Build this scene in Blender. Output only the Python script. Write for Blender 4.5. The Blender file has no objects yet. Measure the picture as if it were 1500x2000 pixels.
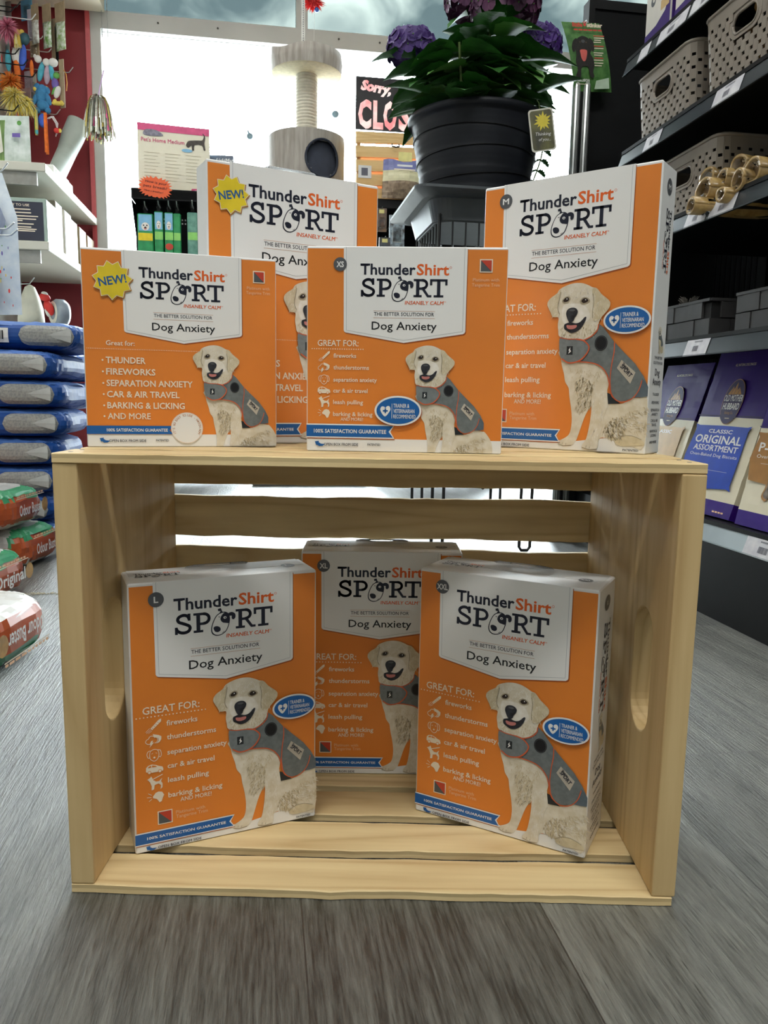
import bpy, math, random
from mathutils import Vector, Matrix, Euler
from mathutils.geometry import tessellate_polygon

SC = bpy.context.scene
COL = SC.collection
R = math.radians
TH = R(9.5)                                    # the shop's walls and shelves are turned against the crate

# ------------------------------------------------------------------ camera
CAM = Vector((0.0092, -0.5327, 0.3753)); PITCH, YAW, ROLL, FPX = 0.1464, -0.0091, 0.01674, 1500.0
_f = Vector((math.sin(YAW)*math.cos(PITCH), math.cos(YAW)*math.cos(PITCH), -math.sin(PITCH)))
_r0 = Vector((math.cos(YAW), -math.sin(YAW), 0)); _u0 = _r0.cross(_f)
_r = math.cos(ROLL)*_r0 + math.sin(ROLL)*_u0
_u = -math.sin(ROLL)*_r0 + math.cos(ROLL)*_u0
cam_data = bpy.data.cameras.new('camera'); cam = bpy.data.objects.new('camera', cam_data); COL.objects.link(cam)
cam_data.sensor_fit = 'VERTICAL'; cam_data.sensor_height = 32.0; cam_data.lens = 32.0*FPX/2000.0
cam_data.clip_start = 0.02; cam_data.clip_end = 60
cam.matrix_world = Matrix(((_r.x, _u.x, -_f.x, CAM.x), (_r.y, _u.y, -_f.y, CAM.y), (_r.z, _u.z, -_f.z, CAM.z), (0, 0, 0, 1)))
SC.camera = cam

# ------------------------------------------------------------------ world, exposure
SC.view_settings.view_transform = 'Standard'; SC.view_settings.look = 'None'
SC.view_settings.gamma = 1.0; SC.view_settings.use_curve_mapping = False
SC.view_settings.exposure = 0.0
W = bpy.data.worlds.new('daylight'); SC.world = W; W.use_nodes = True
_bg = W.node_tree.nodes['Background']
_bg.inputs['Color'].default_value = (0.86, 0.95, 1.0, 1); _bg.inputs['Strength'].default_value = 30.0
SC.cycles.max_bounces = 8; SC.cycles.diffuse_bounces = 4; SC.cycles.glossy_bounces = 3
SC.cycles.transparent_max_bounces = 12; SC.cycles.transmission_bounces = 4
SC.cycles.caustics_reflective = False; SC.cycles.caustics_refractive = False
SC.cycles.sample_clamp_indirect = 6.0

def rm(x, y, z=0.0):                           # shop frame (x along the window, y towards it) -> world
    c, s = math.cos(TH), math.sin(TH)
    return Vector((c*x - s*y, s*x + c*y, z))

def area(name, loc, size, size_y, power, rot=(0, 0, 0), color=(1, 1, 1), portal=False):
    l = bpy.data.lights.new(name, 'AREA'); l.shape = 'RECTANGLE'; l.size = size; l.size_y = size_y
    l.energy = power; l.color = color
    o = bpy.data.objects.new(name, l); COL.objects.link(o); o.location = loc; o.rotation_euler = rot
    if portal: l.cycles.is_portal = True
    return o
YW = 3.9                                       # window wall, shop frame
area('window_portal', rm(0.62, YW-0.02, 1.55), 3.1, 3.0, 1.0, (R(-90), 0, TH), portal=True)
LAMP = (1.0, 1.0, 0.97)
LAMPS = [(-0.62, -0.95, 24), (0.62, -0.95, 25), (-0.75, 1.75, 17), (0.55, 1.6, 5), (0.0, -2.3, 12)]
for x, y, pw in LAMPS:
    area('ceiling_lamp', rm(x, y, 2.83), 1.15, 0.28, pw, (0, 0, TH), LAMP)

# ------------------------------------------------------------------ helpers
def ray(u, v): return _f + (u-750)/FPX*_r + (1000-v)/FPX*_u
def at(u, v, d): return CAM + ray(u, v)*d      # point seen at (u, v), d metres down the optical axis
def shop(p):                                   # world -> shop frame
    c, s = math.cos(TH), math.sin(TH)
    return Vector((c*p.x + s*p.y, -s*p.x + c*p.y, p.z))

def lin(h):
    h = h.lstrip('#'); c = [int(h[i:i+2], 16)/255 for i in (0, 2, 4)]
    return [x/12.92 if x <= 0.04045 else ((x+0.055)/1.055)**2.4 for x in c] + [1.0]

MATS = {}
def mat(name, col, rough=0.5, var=0.06, scale=40.0, metal=0.0, spec=0.5, coat=0.0, bump=0.0, bscale=None,
        trans=0.0, alpha=1.0, emit=0.0, stretch=(1, 1, 1), col2=None, sheen=0.0):
    if name in MATS: return MATS[name]
    m = bpy.data.materials.new(name); m.use_nodes = True; nt = m.node_tree; N, L = nt.nodes, nt.links
    b = N['Principled BSDF']; c = lin(col)
    b.inputs['Roughness'].default_value = rough; b.inputs['Metallic'].default_value = metal
    b.inputs['Specular IOR Level'].default_value = spec; b.inputs['Coat Weight'].default_value = coat
    b.inputs['Coat Roughness'].default_value = 0.12
    b.inputs['Transmission Weight'].default_value = trans; b.inputs['Alpha'].default_value = alpha
    b.inputs['Sheen Weight'].default_value = sheen
    tc = N.new('ShaderNodeTexCoord'); mp = N.new('ShaderNodeMapping'); mp.inputs['Scale'].default_value = stretch
    L.new(tc.outputs['Object'], mp.inputs['Vector'])
    nz = N.new('ShaderNodeTexNoise'); nz.inputs['Scale'].default_value = scale; nz.inputs['Detail'].default_value = 3
    L.new(mp.outputs['Vector'], nz.inputs['Vector'])
    mx = N.new('ShaderNodeMix'); mx.data_type = 'RGBA'
    d = lin(col2) if col2 else [x*(1-var*2) for x in c[:3]] + [1]
    mx.inputs['A'].default_value = d if col2 else [min(1, x*(1+var)) for x in c[:3]] + [1]
    if col2: mx.inputs['A'].default_value = c
    mx.inputs['B'].default_value = d
    rp = N.new('ShaderNodeMapRange'); rp.inputs['From Min'].default_value = 0.35; rp.inputs['From Max'].default_value = 0.65
    L.new(nz.outputs['Fac'], rp.inputs['Value']); L.new(rp.outputs['Result'], mx.inputs['Factor'])
    L.new(mx.outputs['Result'], b.inputs['Base Color'])
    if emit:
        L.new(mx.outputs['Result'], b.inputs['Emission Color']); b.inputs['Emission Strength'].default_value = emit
    if bump:
        n2 = N.new('ShaderNodeTexNoise'); n2.inputs['Scale'].default_value = bscale or scale
        n2.inputs['Detail'].default_value = 2; L.new(mp.outputs['Vector'], n2.inputs['Vector'])
        bp = N.new('ShaderNodeBump'); bp.inputs['Strength'].default_value = bump; bp.inputs['Distance'].default_value = 0.004
        L.new(n2.outputs['Fac'], bp.inputs['Height']); L.new(bp.outputs['Normal'], b.inputs['Normal'])
    MATS[name] = m
    return m

class MB:
    """collects faces with a material each; build() links them as ONE mesh object"""
    def __init__(s): s.v = []; s.f = []; s.m = []; s.mats = []; s.sm = []
    def mi(s, m):
        if m not in s.mats: s.mats.append(m)
        return s.mats.index(m)
    def add(s, vs, fs, m, smooth=False, M=None):
        o = len(s.v); i = s.mi(m)
        s.v += [(M @ Vector(v)) if M else Vector(v) for v in vs]
        for f in fs: s.f.append([o+k for k in f]); s.m.append(i); s.sm.append(smooth)
    def box(s, x0, x1, y0, y1, z0, z1, m, M=None, bev=0.0):
        if bev > 0: return s.rbox(x0, x1, y0, y1, z0, z1, m, bev, M)
        vs = [(x, y, z) for z in (z0, z1) for y in (y0, y1) for x in (x0, x1)]
        s.add(vs, [(0, 2, 3, 1), (4, 5, 7, 6), (0, 1, 5, 4), (2, 6, 7, 3), (0, 4, 6, 2), (1, 3, 7, 5)], m, False, M)
    def rbox(s, x0, x1, y0, y1, z0, z1, m, b, M=None):
        b = min(b, (x1-x0)*.49, (y1-y0)*.49, (z1-z0)*.49)
        vs = []; key = {}
        X, Y, Z = (x0, x1), (y0, y1), (z0, z1)
        for i in (0, 1):
            for j in (0, 1):
                for k in (0, 1):
                    sx, sy, sz = (1, -1)[i], (1, -1)[j], (1, -1)[k]
                    key[(i, j, k, 0)] = len(vs); vs.append((X[i], Y[j]+sy*b, Z[k]+sz*b))
                    key[(i, j, k, 1)] = len(vs); vs.append((X[i]+sx*b, Y[j], Z[k]+sz*b))
                    key[(i, j, k, 2)] = len(vs); vs.append((X[i]+sx*b, Y[j]+sy*b, Z[k]))
        q = [(0, 0), (1, 0), (1, 1), (0, 1)]; fs = []
        def face(ids, out):
            a, bb, c = (Vector(vs[ids[0]]), Vector(vs[ids[1]]), Vector(vs[ids[2]]))
            if (bb-a).cross(c-a).dot(Vector(out)) < 0: ids = ids[::-1]
            fs.append(ids)
        for i in (0, 1):
            o = (-1, 1)[i]
            face([key[(i, a, c, 0)] for a, c in q], (o, 0, 0)); face([key[(a, i, c, 1)] for a, c in q], (0, o, 0)); face([key[(a, c, i, 2)] for a, c in q], (0, 0, o))
        for i in (0, 1):
            for j in (0, 1):
                a, c = (-1, 1)[i], (-1, 1)[j]
                face([key[(i, j, 0, 0)], key[(i, j, 1, 0)], key[(i, j, 1, 1)], key[(i, j, 0, 1)]], (a, c, 0))
                face([key[(i, 0, j, 0)], key[(i, 1, j, 0)], key[(i, 1, j, 2)], key[(i, 0, j, 2)]], (a, 0, c))
                face([key[(0, i, j, 1)], key[(1, i, j, 1)], key[(1, i, j, 2)], key[(0, i, j, 2)]], (0, a, c))
                for k in (0, 1): face([key[(i, j, k, 0)], key[(i, j, k, 1)], key[(i, j, k, 2)]], (a, c, (-1, 1)[k]))
        s.add(vs, fs, m, False, M)
    def tube(s, pts, r, m, n=8, caps=True, M=None):
        pts = [Vector(p) for p in pts]; vs = []; fs = []
        rr = r if isinstance(r, (list, tuple)) else [r]*len(pts)
        ref = None
        for i, p in enumerate(pts):
            t = (pts[min(i+1, len(pts)-1)] - pts[max(i-1, 0)])
            t = t.normalized() if t.length > 1e-9 else Vector((0, 0, 1))
            if ref is None: ref = Vector((0, 0, 1)) if abs(t.z) < 0.9 else Vector((1, 0, 0))
            a = (ref - t*ref.dot(t)); a = a.normalized() if a.length > 1e-6 else t.orthogonal().normalized()
            ref = a; b = t.cross(a)
            for k in range(n):
                g = 2*math.pi*k/n; vs.append(p + rr[i]*(math.cos(g)*a + math.sin(g)*b))
        for i in range(len(pts)-1):
            for k in range(n):
                fs.append((i*n+k, i*n+(k+1) % n, (i+1)*n+(k+1) % n, (i+1)*n+k))
        s.add(vs, fs, m, True, M)
        if caps:
            s.add(vs[:n], [tuple(range(n))[::-1]], m, False, M); s.add(vs[-n:], [tuple(range(n))], m, False, M)
    def lathe(s, prof, m, n=40, M=None, close=False):
        vs = []; fs = []
        for r, z in prof:
            for k in range(n):
                g = 2*math.pi*k/n; vs.append((r*math.cos(g), r*math.sin(g), z))
        for i in range(len(prof)-1):
            for k in range(n): fs.append((i*n+k, i*n+(k+1) % n, (i+1)*n+(k+1) % n, (i+1)*n+k))
        s.add(vs, fs, m, True, M)
    def ell(s, c, r, m, n=16, k=10, M=None, e=1.0):
        vs = []; fs = []
        def sg(x): return math.copysign(abs(x)**e, x)
        for i in range(k+1):
            p = math.pi*i/k - math.pi/2
            for j in range(n):
                g = 2*math.pi*j/n
                vs.append((c[0]+r[0]*sg(math.cos(p))*sg(math.cos(g)), c[1]+r[1]*sg(math.cos(p))*sg(math.sin(g)), c[2]+r[2]*sg(math.sin(p))))
        for i in range(k):
            for j in range(n): fs.append((i*n+j, i*n+(j+1) % n, (i+1)*n+(j+1) % n, (i+1)*n+j))
        s.add(vs, fs, m, True, M)
    def poly(s, pts, m, M=None):               # any simple outline, flat
        P = [Vector((p[0], p[1], p[2] if len(p) > 2 else 0.0)) for p in pts]
        s.add(P, [tuple(t) for t in tessellate_polygon([P])], m, False, M)
    def build(s, name, parent=None, loc=None, rot=None, solid=0.0, bevel=0.0, sub=0, label=None):
        me = bpy.data.meshes.new(name)
        me.from_pydata([tuple(v) for v in s.v], [], s.f)
        for m in s.mats: me.materials.append(m)
        me.polygons.foreach_set('material_index', s.m); me.polygons.foreach_set('use_smooth', s.sm); me.update()
        o = bpy.data.objects.new(name, me); COL.objects.link(o)
        if parent: o.parent = parent
        if loc is not None: o.location = loc
        if rot is not None: o.rotation_euler = rot
        if solid:
            q = o.modifiers.new('thickness', 'SOLIDIFY'); q.thickness = solid; q.offset = 0
        if bevel:
            q = o.modifiers.new('bevel', 'BEVEL'); q.width = bevel; q.segments = 2; q.limit_method = 'ANGLE'
        if sub:
            q = o.modifiers.new('subsurf', 'SUBSURF'); q.levels = sub; q.render_levels = sub
        if label: o['label'] = label
        return o

def tag(o, label, cat, group=None, kind=None):
    o['label'] = label; o['category'] = cat
    if group: o['group'] = group
    if kind: o['kind'] = kind
    return o
def thing(name, label, cat, loc=(0, 0, 0), rz=0.0, group=None, rot=None):
    o = bpy.data.objects.new(name, None); COL.objects.link(o); o.empty_display_size = 0.05
    o.location = loc; o.rotation_euler = rot if rot else (0, 0, rz)
    return tag(o, label, cat, group)
def struct(o): o['kind'] = 'structure'; return o

# ------------------------------------------------------------------ lettering
_TX = {}
def glyphs(txt, bold=0.0):
    k = (txt, bold)
    if k in _TX: return _TX[k]
    if bold and 'M' in txt:                    # thickened by overprinting, this letter does not take an offset
        vs, fs, w = glyphs(txt, 0.0); V = []; F = []
        for c, (dx, dy) in enumerate(((-bold, 0), (bold, 0), (0, -bold*.7), (0, bold*.7))):
            o = len(V); V += [(x[0]+dx+bold, x[1]+dy, c*.2) for x in vs]; F += [tuple(i+o for i in f) for f in fs]
        _TX[k] = (V, F, w+2*bold); return _TX[k]
    cu = bpy.data.curves.new('t', 'FONT'); cu.body = txt; cu.size = 1.0; cu.resolution_u = 2; cu.offset = bold
    cu.dimensions = '2D'; cu.fill_mode = 'FRONT'
    ob = bpy.data.objects.new('t', cu); COL.objects.link(ob)
    dg = bpy.context.evaluated_depsgraph_get(); dg.update()
    me = ob.evaluated_get(dg).to_mesh()
    vs = [(v.co.x, v.co.y) for v in me.vertices]; fs = [tuple(p.vertices) for p in me.polygons]
    ob.evaluated_get(dg).to_mesh_clear()
    bpy.data.objects.remove(ob); bpy.data.curves.remove(cu)
    if not vs: vs, fs = [(0, 0)], []
    x0 = min(v[0] for v in vs); x1 = max(v[0] for v in vs)
    vs = [(v[0]-x0, v[1]) for v in vs]
    _TX[k] = (vs, fs, x1-x0)
    return _TX[k]
CAPH = 0.0
def caph():
    global CAPH
    if not CAPH: CAPH = max(v[1] for v in glyphs('H')[0])
    return CAPH

def circ(cx, cy, rx, ry=None, n=28): 
    ry = ry or rx
    return [(cx+rx*math.cos(2*math.pi*i/n), cy+ry*math.sin(2*math.pi*i/n)) for i in range(n)]
def spline(pts, k=4, closed=True):             # Catmull-Rom through the points
    n = len(pts); o = []
    for i in range(n if closed else n-1):
        def g(j): return pts[j % n] if closed else pts[max(0, min(n-1, j))]
        a, b, c, d = g(i-1), g(i), g(i+1), g(i+2)
        for t in range(k):
            t /= k
            o.append(tuple(0.5*((2*b[e]) + (c[e]-a[e])*t + (2*a[e]-5*b[e]+4*c[e]-d[e])*t*t + (3*b[e]-a[e]-3*c[e]+d[e])*t**3) for e in (0, 1)))
    if not closed: o.append(tuple(pts[-1]))
    return o
def clip(poly, ax, lim, sign):                 # keep sign*(coordinate-lim) >= 0
    o = []; n = len(poly)
    for i in range(n):
        a, b = poly[i], poly[(i+1) % n]; da, db = sign*(a[ax]-lim), sign*(b[ax]-lim)
        if da >= 0: o.append(a)
        if (da >= 0) != (db >= 0):
            t = da/(da-db); o.append((a[0]+(b[0]-a[0])*t, a[1]+(b[1]-a[1])*t))
    return o

class Art:
    """flat printing, in millimetres, x right, y up; each layer lies a hair in front of the last"""
    def __init__(s, M, step=0.00011, unit=0.001):
        s.M = M; s.step = step; s.unit = unit; s.mb = MB(); s.sx = s.sy = 1.0; s.ox = s.oy = 0.0; s.lim = []; s.l0 = 0
    def xf(s, sc=1.0, ox=0.0, oy=0.0, scy=None): s.sx, s.sy, s.ox, s.oy = sc, scy or sc, ox, oy
    def _p(s, p): return (p[0]*s.sx+s.ox, p[1]*s.sy+s.oy)
    def _w(s, p, l): return s.M @ Vector((p[0]*s.unit, -(l+s.l0)*s.step, p[1]*s.unit))
    def poly(s, pts, m, l):
        P = [s._p(p) for p in pts]
        for c in s.lim: P = clip(P, *c)
        if len(P) < 3: return
        V = [Vector((p[0], p[1], 0)) for p in P]
        T = [tuple(t) for t in tessellate_polygon([V])]
        s.mb.add([s._w(p, l) for p in P], T, m)
    def rect(s, x0, y0, x1, y1, m, l): s.poly([(x0, y0), (x1, y0), (x1, y1), (x0, y1)], m, l)
    def line(s, pts, w, m, l, closed=False, joins=True):
        n = len(pts)
        for i in range(n if closed else n-1):
            a, b = pts[i], pts[(i+1) % n]; dx, dy = b[0]-a[0], b[1]-a[1]; L = math.hypot(dx, dy)
            if L < 1e-9: continue
            nx, ny = -dy/L*w/2, dx/L*w/2
            s.poly([(a[0]+nx, a[1]+ny), (a[0]-nx, a[1]-ny), (b[0]-nx, b[1]-ny), (b[0]+nx, b[1]+ny)], m, l+.12*(i % 2))
        if joins:
            for p in pts: s.poly(circ(p[0], p[1], w/2, n=8), m, l+.24)
    def text(s, t, x, y, h, m, l, w=None, bold=0.0, align='l', rot=0.0, shear=0.0):
        vs, fs, tw = glyphs(t, bold); k = h/caph(); kx = (w/tw) if w else k
        W_ = tw*kx; dx = {'l': 0, 'c': -W_/2, 'r': -W_}[align]
        c, sn = math.cos(R(rot)), math.sin(R(rot)); o = []
        for q in vs:
            a, b = q[0], q[1]; px, py = a*kx+dx+b*k*shear, b*k
            o.append(s._w(s._p((x+px*c-py*sn, y+px*sn+py*c)), l+(q[2] if len(q) > 2 else 0)))
        s.mb.add(o, fs, m)
    def build(s, name, parent, label=None): return s.mb.build(name, parent, label=label)
def front(x=0.0, y=0.0, z=0.0): return Matrix.Translation((x, y, z))
# ------------------------------------------------------------------ materials used in many places
def wood(name, light, dark, axis, ring=34.0, rough=0.55, knots=True):
    m = bpy.data.materials.new(name); m.use_nodes = True; nt = m.node_tree; N, L = nt.nodes, nt.links
    b = N['Principled BSDF']; b.inputs['Roughness'].default_value = rough; b.inputs['Specular IOR Level'].default_value = 0.35
    tc = N.new('ShaderNodeTexCoord'); oi = N.new('ShaderNodeObjectInfo')
    ad = N.new('ShaderNodeVectorMath'); ad.operation = 'ADD'
    ml = N.new('ShaderNodeVectorMath'); ml.operation = 'SCALE'; ml.inputs['Scale'].default_value = 7.3
    cb = N.new('ShaderNodeCombineXYZ')
    for k in 'XYZ': L.new(oi.outputs['Random'], cb.inputs[k])
    L.new(cb.outputs['Vector'], ml.inputs[0]); L.new(tc.outputs['Object'], ad.inputs[0]); L.new(ml.outputs['Vector'], ad.inputs[1])
    mp = N.new('ShaderNodeMapping'); sc = [1.0, 1.0, 1.0]; sc[axis] = 0.07; mp.inputs['Scale'].default_value = sc
    L.new(ad.outputs['Vector'], mp.inputs['Vector'])
    n1 = N.new('ShaderNodeTexNoise'); n1.inputs['Scale'].default_value = 9.0; n1.inputs['Detail'].default_value = 2; n1.inputs['Distortion'].default_value = 0.3
    L.new(mp.outputs['Vector'], n1.inputs['Vector'])
    mu = N.new('ShaderNodeMath'); mu.operation = 'MULTIPLY'; mu.inputs[1].default_value = ring
    fr = N.new('ShaderNodeMath'); fr.operation = 'PINGPONG'; fr.inputs[1].default_value = 1.0
    L.new(n1.outputs['Fac'], mu.inputs[0]); L.new(mu.outputs[0], fr.inputs[0])
    pw = N.new('ShaderNodeMath'); pw.operation = 'POWER'; pw.inputs[1].default_value = 2.2; L.new(fr.outputs[0], pw.inputs[0])
    n2 = N.new('ShaderNodeTexNoise'); n2.inputs['Scale'].default_value = 160; n2.inputs['Detail'].default_value = 3
    L.new(mp.outputs['Vector'], n2.inputs['Vector'])
    n3 = N.new('ShaderNodeTexNoise'); n3.inputs['Scale'].default_value = 7; n3.inputs['Detail'].default_value = 3
    L.new(ad.outputs['Vector'], n3.inputs['Vector'])
    s1 = N.new('ShaderNodeMath'); s1.operation = 'MULTIPLY'; s1.inputs[1].default_value = 0.32; L.new(pw.outputs[0], s1.inputs[0])
    s2 = N.new('ShaderNodeMath'); s2.operation = 'MULTIPLY_ADD'; s2.inputs[1].default_value = 0.42; L.new(n2.outputs['Fac'], s2.inputs[0]); L.new(s1.outputs[0], s2.inputs[2])
    s3 = N.new('ShaderNodeMath'); s3.operation = 'MULTIPLY_ADD'; s3.inputs[1].default_value = 0.45; L.new(n3.outputs['Fac'], s3.inputs[0]); L.new(s2.outputs[0], s3.inputs[2])
    s4 = N.new('ShaderNodeMath'); s4.operation = 'SUBTRACT'; s4.inputs[1].default_value = 0.28; s4.use_clamp = True; L.new(s3.outputs[0], s4.inputs[0])
    last = s4.outputs[0]
    if knots:
        vo = N.new('ShaderNodeTexVoronoi'); vo.inputs['Scale'].default_value = 5.5
        mk = N.new('ShaderNodeMapping'); sk = [1.6, 1.6, 1.6]; sk[axis] = 0.8; mk.inputs['Scale'].default_value = sk
        L.new(ad.outputs['Vector'], mk.inputs['Vector']); L.new(mk.outputs['Vector'], vo.inputs['Vector'])
        kr = N.new('ShaderNodeMapRange'); kr.inputs['From Min'].default_value = 0.03; kr.inputs['From Max'].default_value = 0.085
        kr.inputs['To Min'].default_value = 0.75; kr.inputs['To Max'].default_value = 0.0; L.new(vo.outputs['Distance'], kr.inputs['Value'])
        mxm = N.new('ShaderNodeMath'); mxm.operation = 'MAXIMUM'; L.new(last, mxm.inputs[0]); L.new(kr.outputs['Result'], mxm.inputs[1]); last = mxm.outputs[0]
    mx = N.new('ShaderNodeMix'); mx.data_type = 'RGBA'; mx.inputs['A'].default_value = lin(light); mx.inputs['B'].default_value = lin(dark)
    L.new(last, mx.inputs['Factor']); L.new(mx.outputs['Result'], b.inputs['Base Color'])
    bp = N.new('ShaderNodeBump'); bp.inputs['Strength'].default_value = 0.25; bp.inputs['Distance'].default_value = 0.002
    L.new(s2.outputs[0], bp.inputs['Height']); L.new(bp.outputs['Normal'], b.inputs['Normal'])
    return m
PINE_X = wood('pine_along_slat', '#EAD3A1', '#AD844F', 0)
PINE_Z = wood('pine_end_board', '#DBBF8C', '#A57E4A', 2, ring=22)
PINE_D = wood('pine_aged', '#E3C28A', '#B98A4C', 0, knots=False)

K = dict(
    orange=mat('print_orange', '#E88632', 0.30, 0.03, 14), white=mat('print_white', '#EFEEEC', 0.30, 0.01, 10),
    shade=mat('print_panel_edge', '#A84F12', 0.4, 0.05, 30), navy=mat('print_navy', '#10142A', 0.35, 0.02),
    logo=mat('print_logo_orange', '#E8641E', 0.35, 0.03), grey=mat('print_grey', '#56585C', 0.35, 0.03),
    rule=mat('print_rule', '#C58A63', 0.4), faint=mat('print_faint_rule', '#9DA3A8', 0.4), black=mat('print_black', '#0B0C12', 0.35, 0.02),
    blue=mat('print_blue', '#1A62AC', 0.3, 0.03), cream=mat('print_cream', '#F3E3CC', 0.35, 0.02),
    pale=mat('print_pale_orange', '#F0C096', 0.35, 0.02), yellow=mat('print_yellow', '#E9CE2B', 0.3, 0.05, 60),
    star=mat('print_star_edge', '#A9701A', 0.35), newblue=mat('print_new_blue', '#1F5C9A', 0.35),
    red=mat('print_red', '#C4412C', 0.35), plat=mat('print_platinum', '#55585A', 0.35),
    dog=mat('print_dog_coat', '#E6DECE', 0.32, scale=150, col2='#D8CDB6'), dog2=mat('print_dog_ear', '#D9CCAF', 0.32, scale=180, col2='#C9BA99'),
    dog3=mat('print_dog_shadow_fur', '#B3A68C', 0.32, scale=220, col2='#9C9079'), dog4=mat('print_dog_pale', '#F1ECE3', 0.32, scale=150, col2='#E4DCCD'),
    dogline=mat('print_dog_line', '#7E6B4C', 0.32), eye=mat('print_eye', '#2A1C14', 0.3), nose=mat('print_nose', '#15151A', 0.3, scale=300, col2='#33343C'),
    tongue=mat('print_tongue', '#C77C76', 0.3), vest=mat('print_vest', '#747B7C', 0.32, scale=250, col2='#666D6F'),
    vest2=mat('print_vest_flap', '#7D8486', 0.32, scale=250, col2='#707779'), vest3=mat('print_vest_rear', '#5F6B75', 0.32, scale=250, col2='#55616B'),
    trim=mat('print_trim', '#D4623A', 0.32), dark=mat('print_dark', '#23282C', 0.3), tag=mat('print_tag', '#C3BBAD', 0.32),
    card=mat('carton_board', '#ECEBEA', 0.32, 0.012, 8), cardedge=mat('carton_edge', '#D9D8D6', 0.4, 0.02))
CLEAR = None
def clear_plastic():
    global CLEAR
    if CLEAR: return CLEAR
    m = bpy.data.materials.new('clear_plastic'); m.use_nodes = True; nt = m.node_tree; N, L = nt.nodes, nt.links
    N.remove(N['Principled BSDF'])
    t = N.new('ShaderNodeBsdfTransparent'); t.inputs['Color'].default_value = (.97, .97, .97, 1)
    g = N.new('ShaderNodeBsdfGlossy'); g.inputs['Roughness'].default_value = 0.06
    fr = N.new('ShaderNodeFresnel'); fr.inputs['IOR'].default_value = 1.3
    nz = N.new('ShaderNodeTexNoise'); nz.inputs['Scale'].default_value = 30; bp = N.new('ShaderNodeBump'); bp.inputs['Strength'].default_value = 0.15
    L.new(nz.outputs['Fac'], bp.inputs['Height']); L.new(bp.outputs['Normal'], g.inputs['Normal'])
    mx = N.new('ShaderNodeMixShader'); L.new(fr.outputs['Fac'], mx.inputs['Fac']); L.new(t.outputs[0], mx.inputs[1]); L.new(g.outputs[0], mx.inputs[2])
    L.new(mx.outputs[0], N['Material Output'].inputs['Surface']); CLEAR = m
    return m

# ------------------------------------------------------------------ the wooden crate, lying on its side, open to the front
CW, CH, CT, CD, CB = 0.457, 0.3343, 0.0072, 0.2485, 0.0178
def slat_mesh(L, w, t, seed, m, chip=0.0007):
    """a sawn slat along x, w in y, t in z, with slightly ragged edges"""
    rnd = random.Random(seed); n = 30; mb = MB(); vs = []; fs = []
    d1 = d2 = 0.0
    for i in range(n+1):
        x = -L/2 + L*i/n
        d1 = d1*0.7 + rnd.uniform(-chip, chip); d2 = d2*0.7 + rnd.uniform(-chip, chip)
        e1 = d1 - (rnd.random() < 0.07)*rnd.uniform(0, .0016); e2 = d2
        zz = rnd.uniform(-chip, chip)*.4
        vs += [(x, e1, 0.0006), (x, e1+.0003, t*0.5), (x, e1, t-0.0006+zz), (x, e1+.0012, t+zz*.3), (x, w+e2-.0012, t), (x, w+e2, t-.0006), (x, w+e2, 0.0006), (x, e1+.0012, 0)]
    q = 8
    for i in range(n):
        for k in range(q): fs.append((i*q+k, i*q+(k+1) % q, (i+1)*q+(k+1) % q, (i+1)*q+k))
    fs.append(tuple(range(q))[::-1]); fs.append(tuple(n*q+k for k in range(q)))
    fs = [tuple(reversed(f)) for f in fs]
    mb.add(vs, fs, m); return mb
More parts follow.
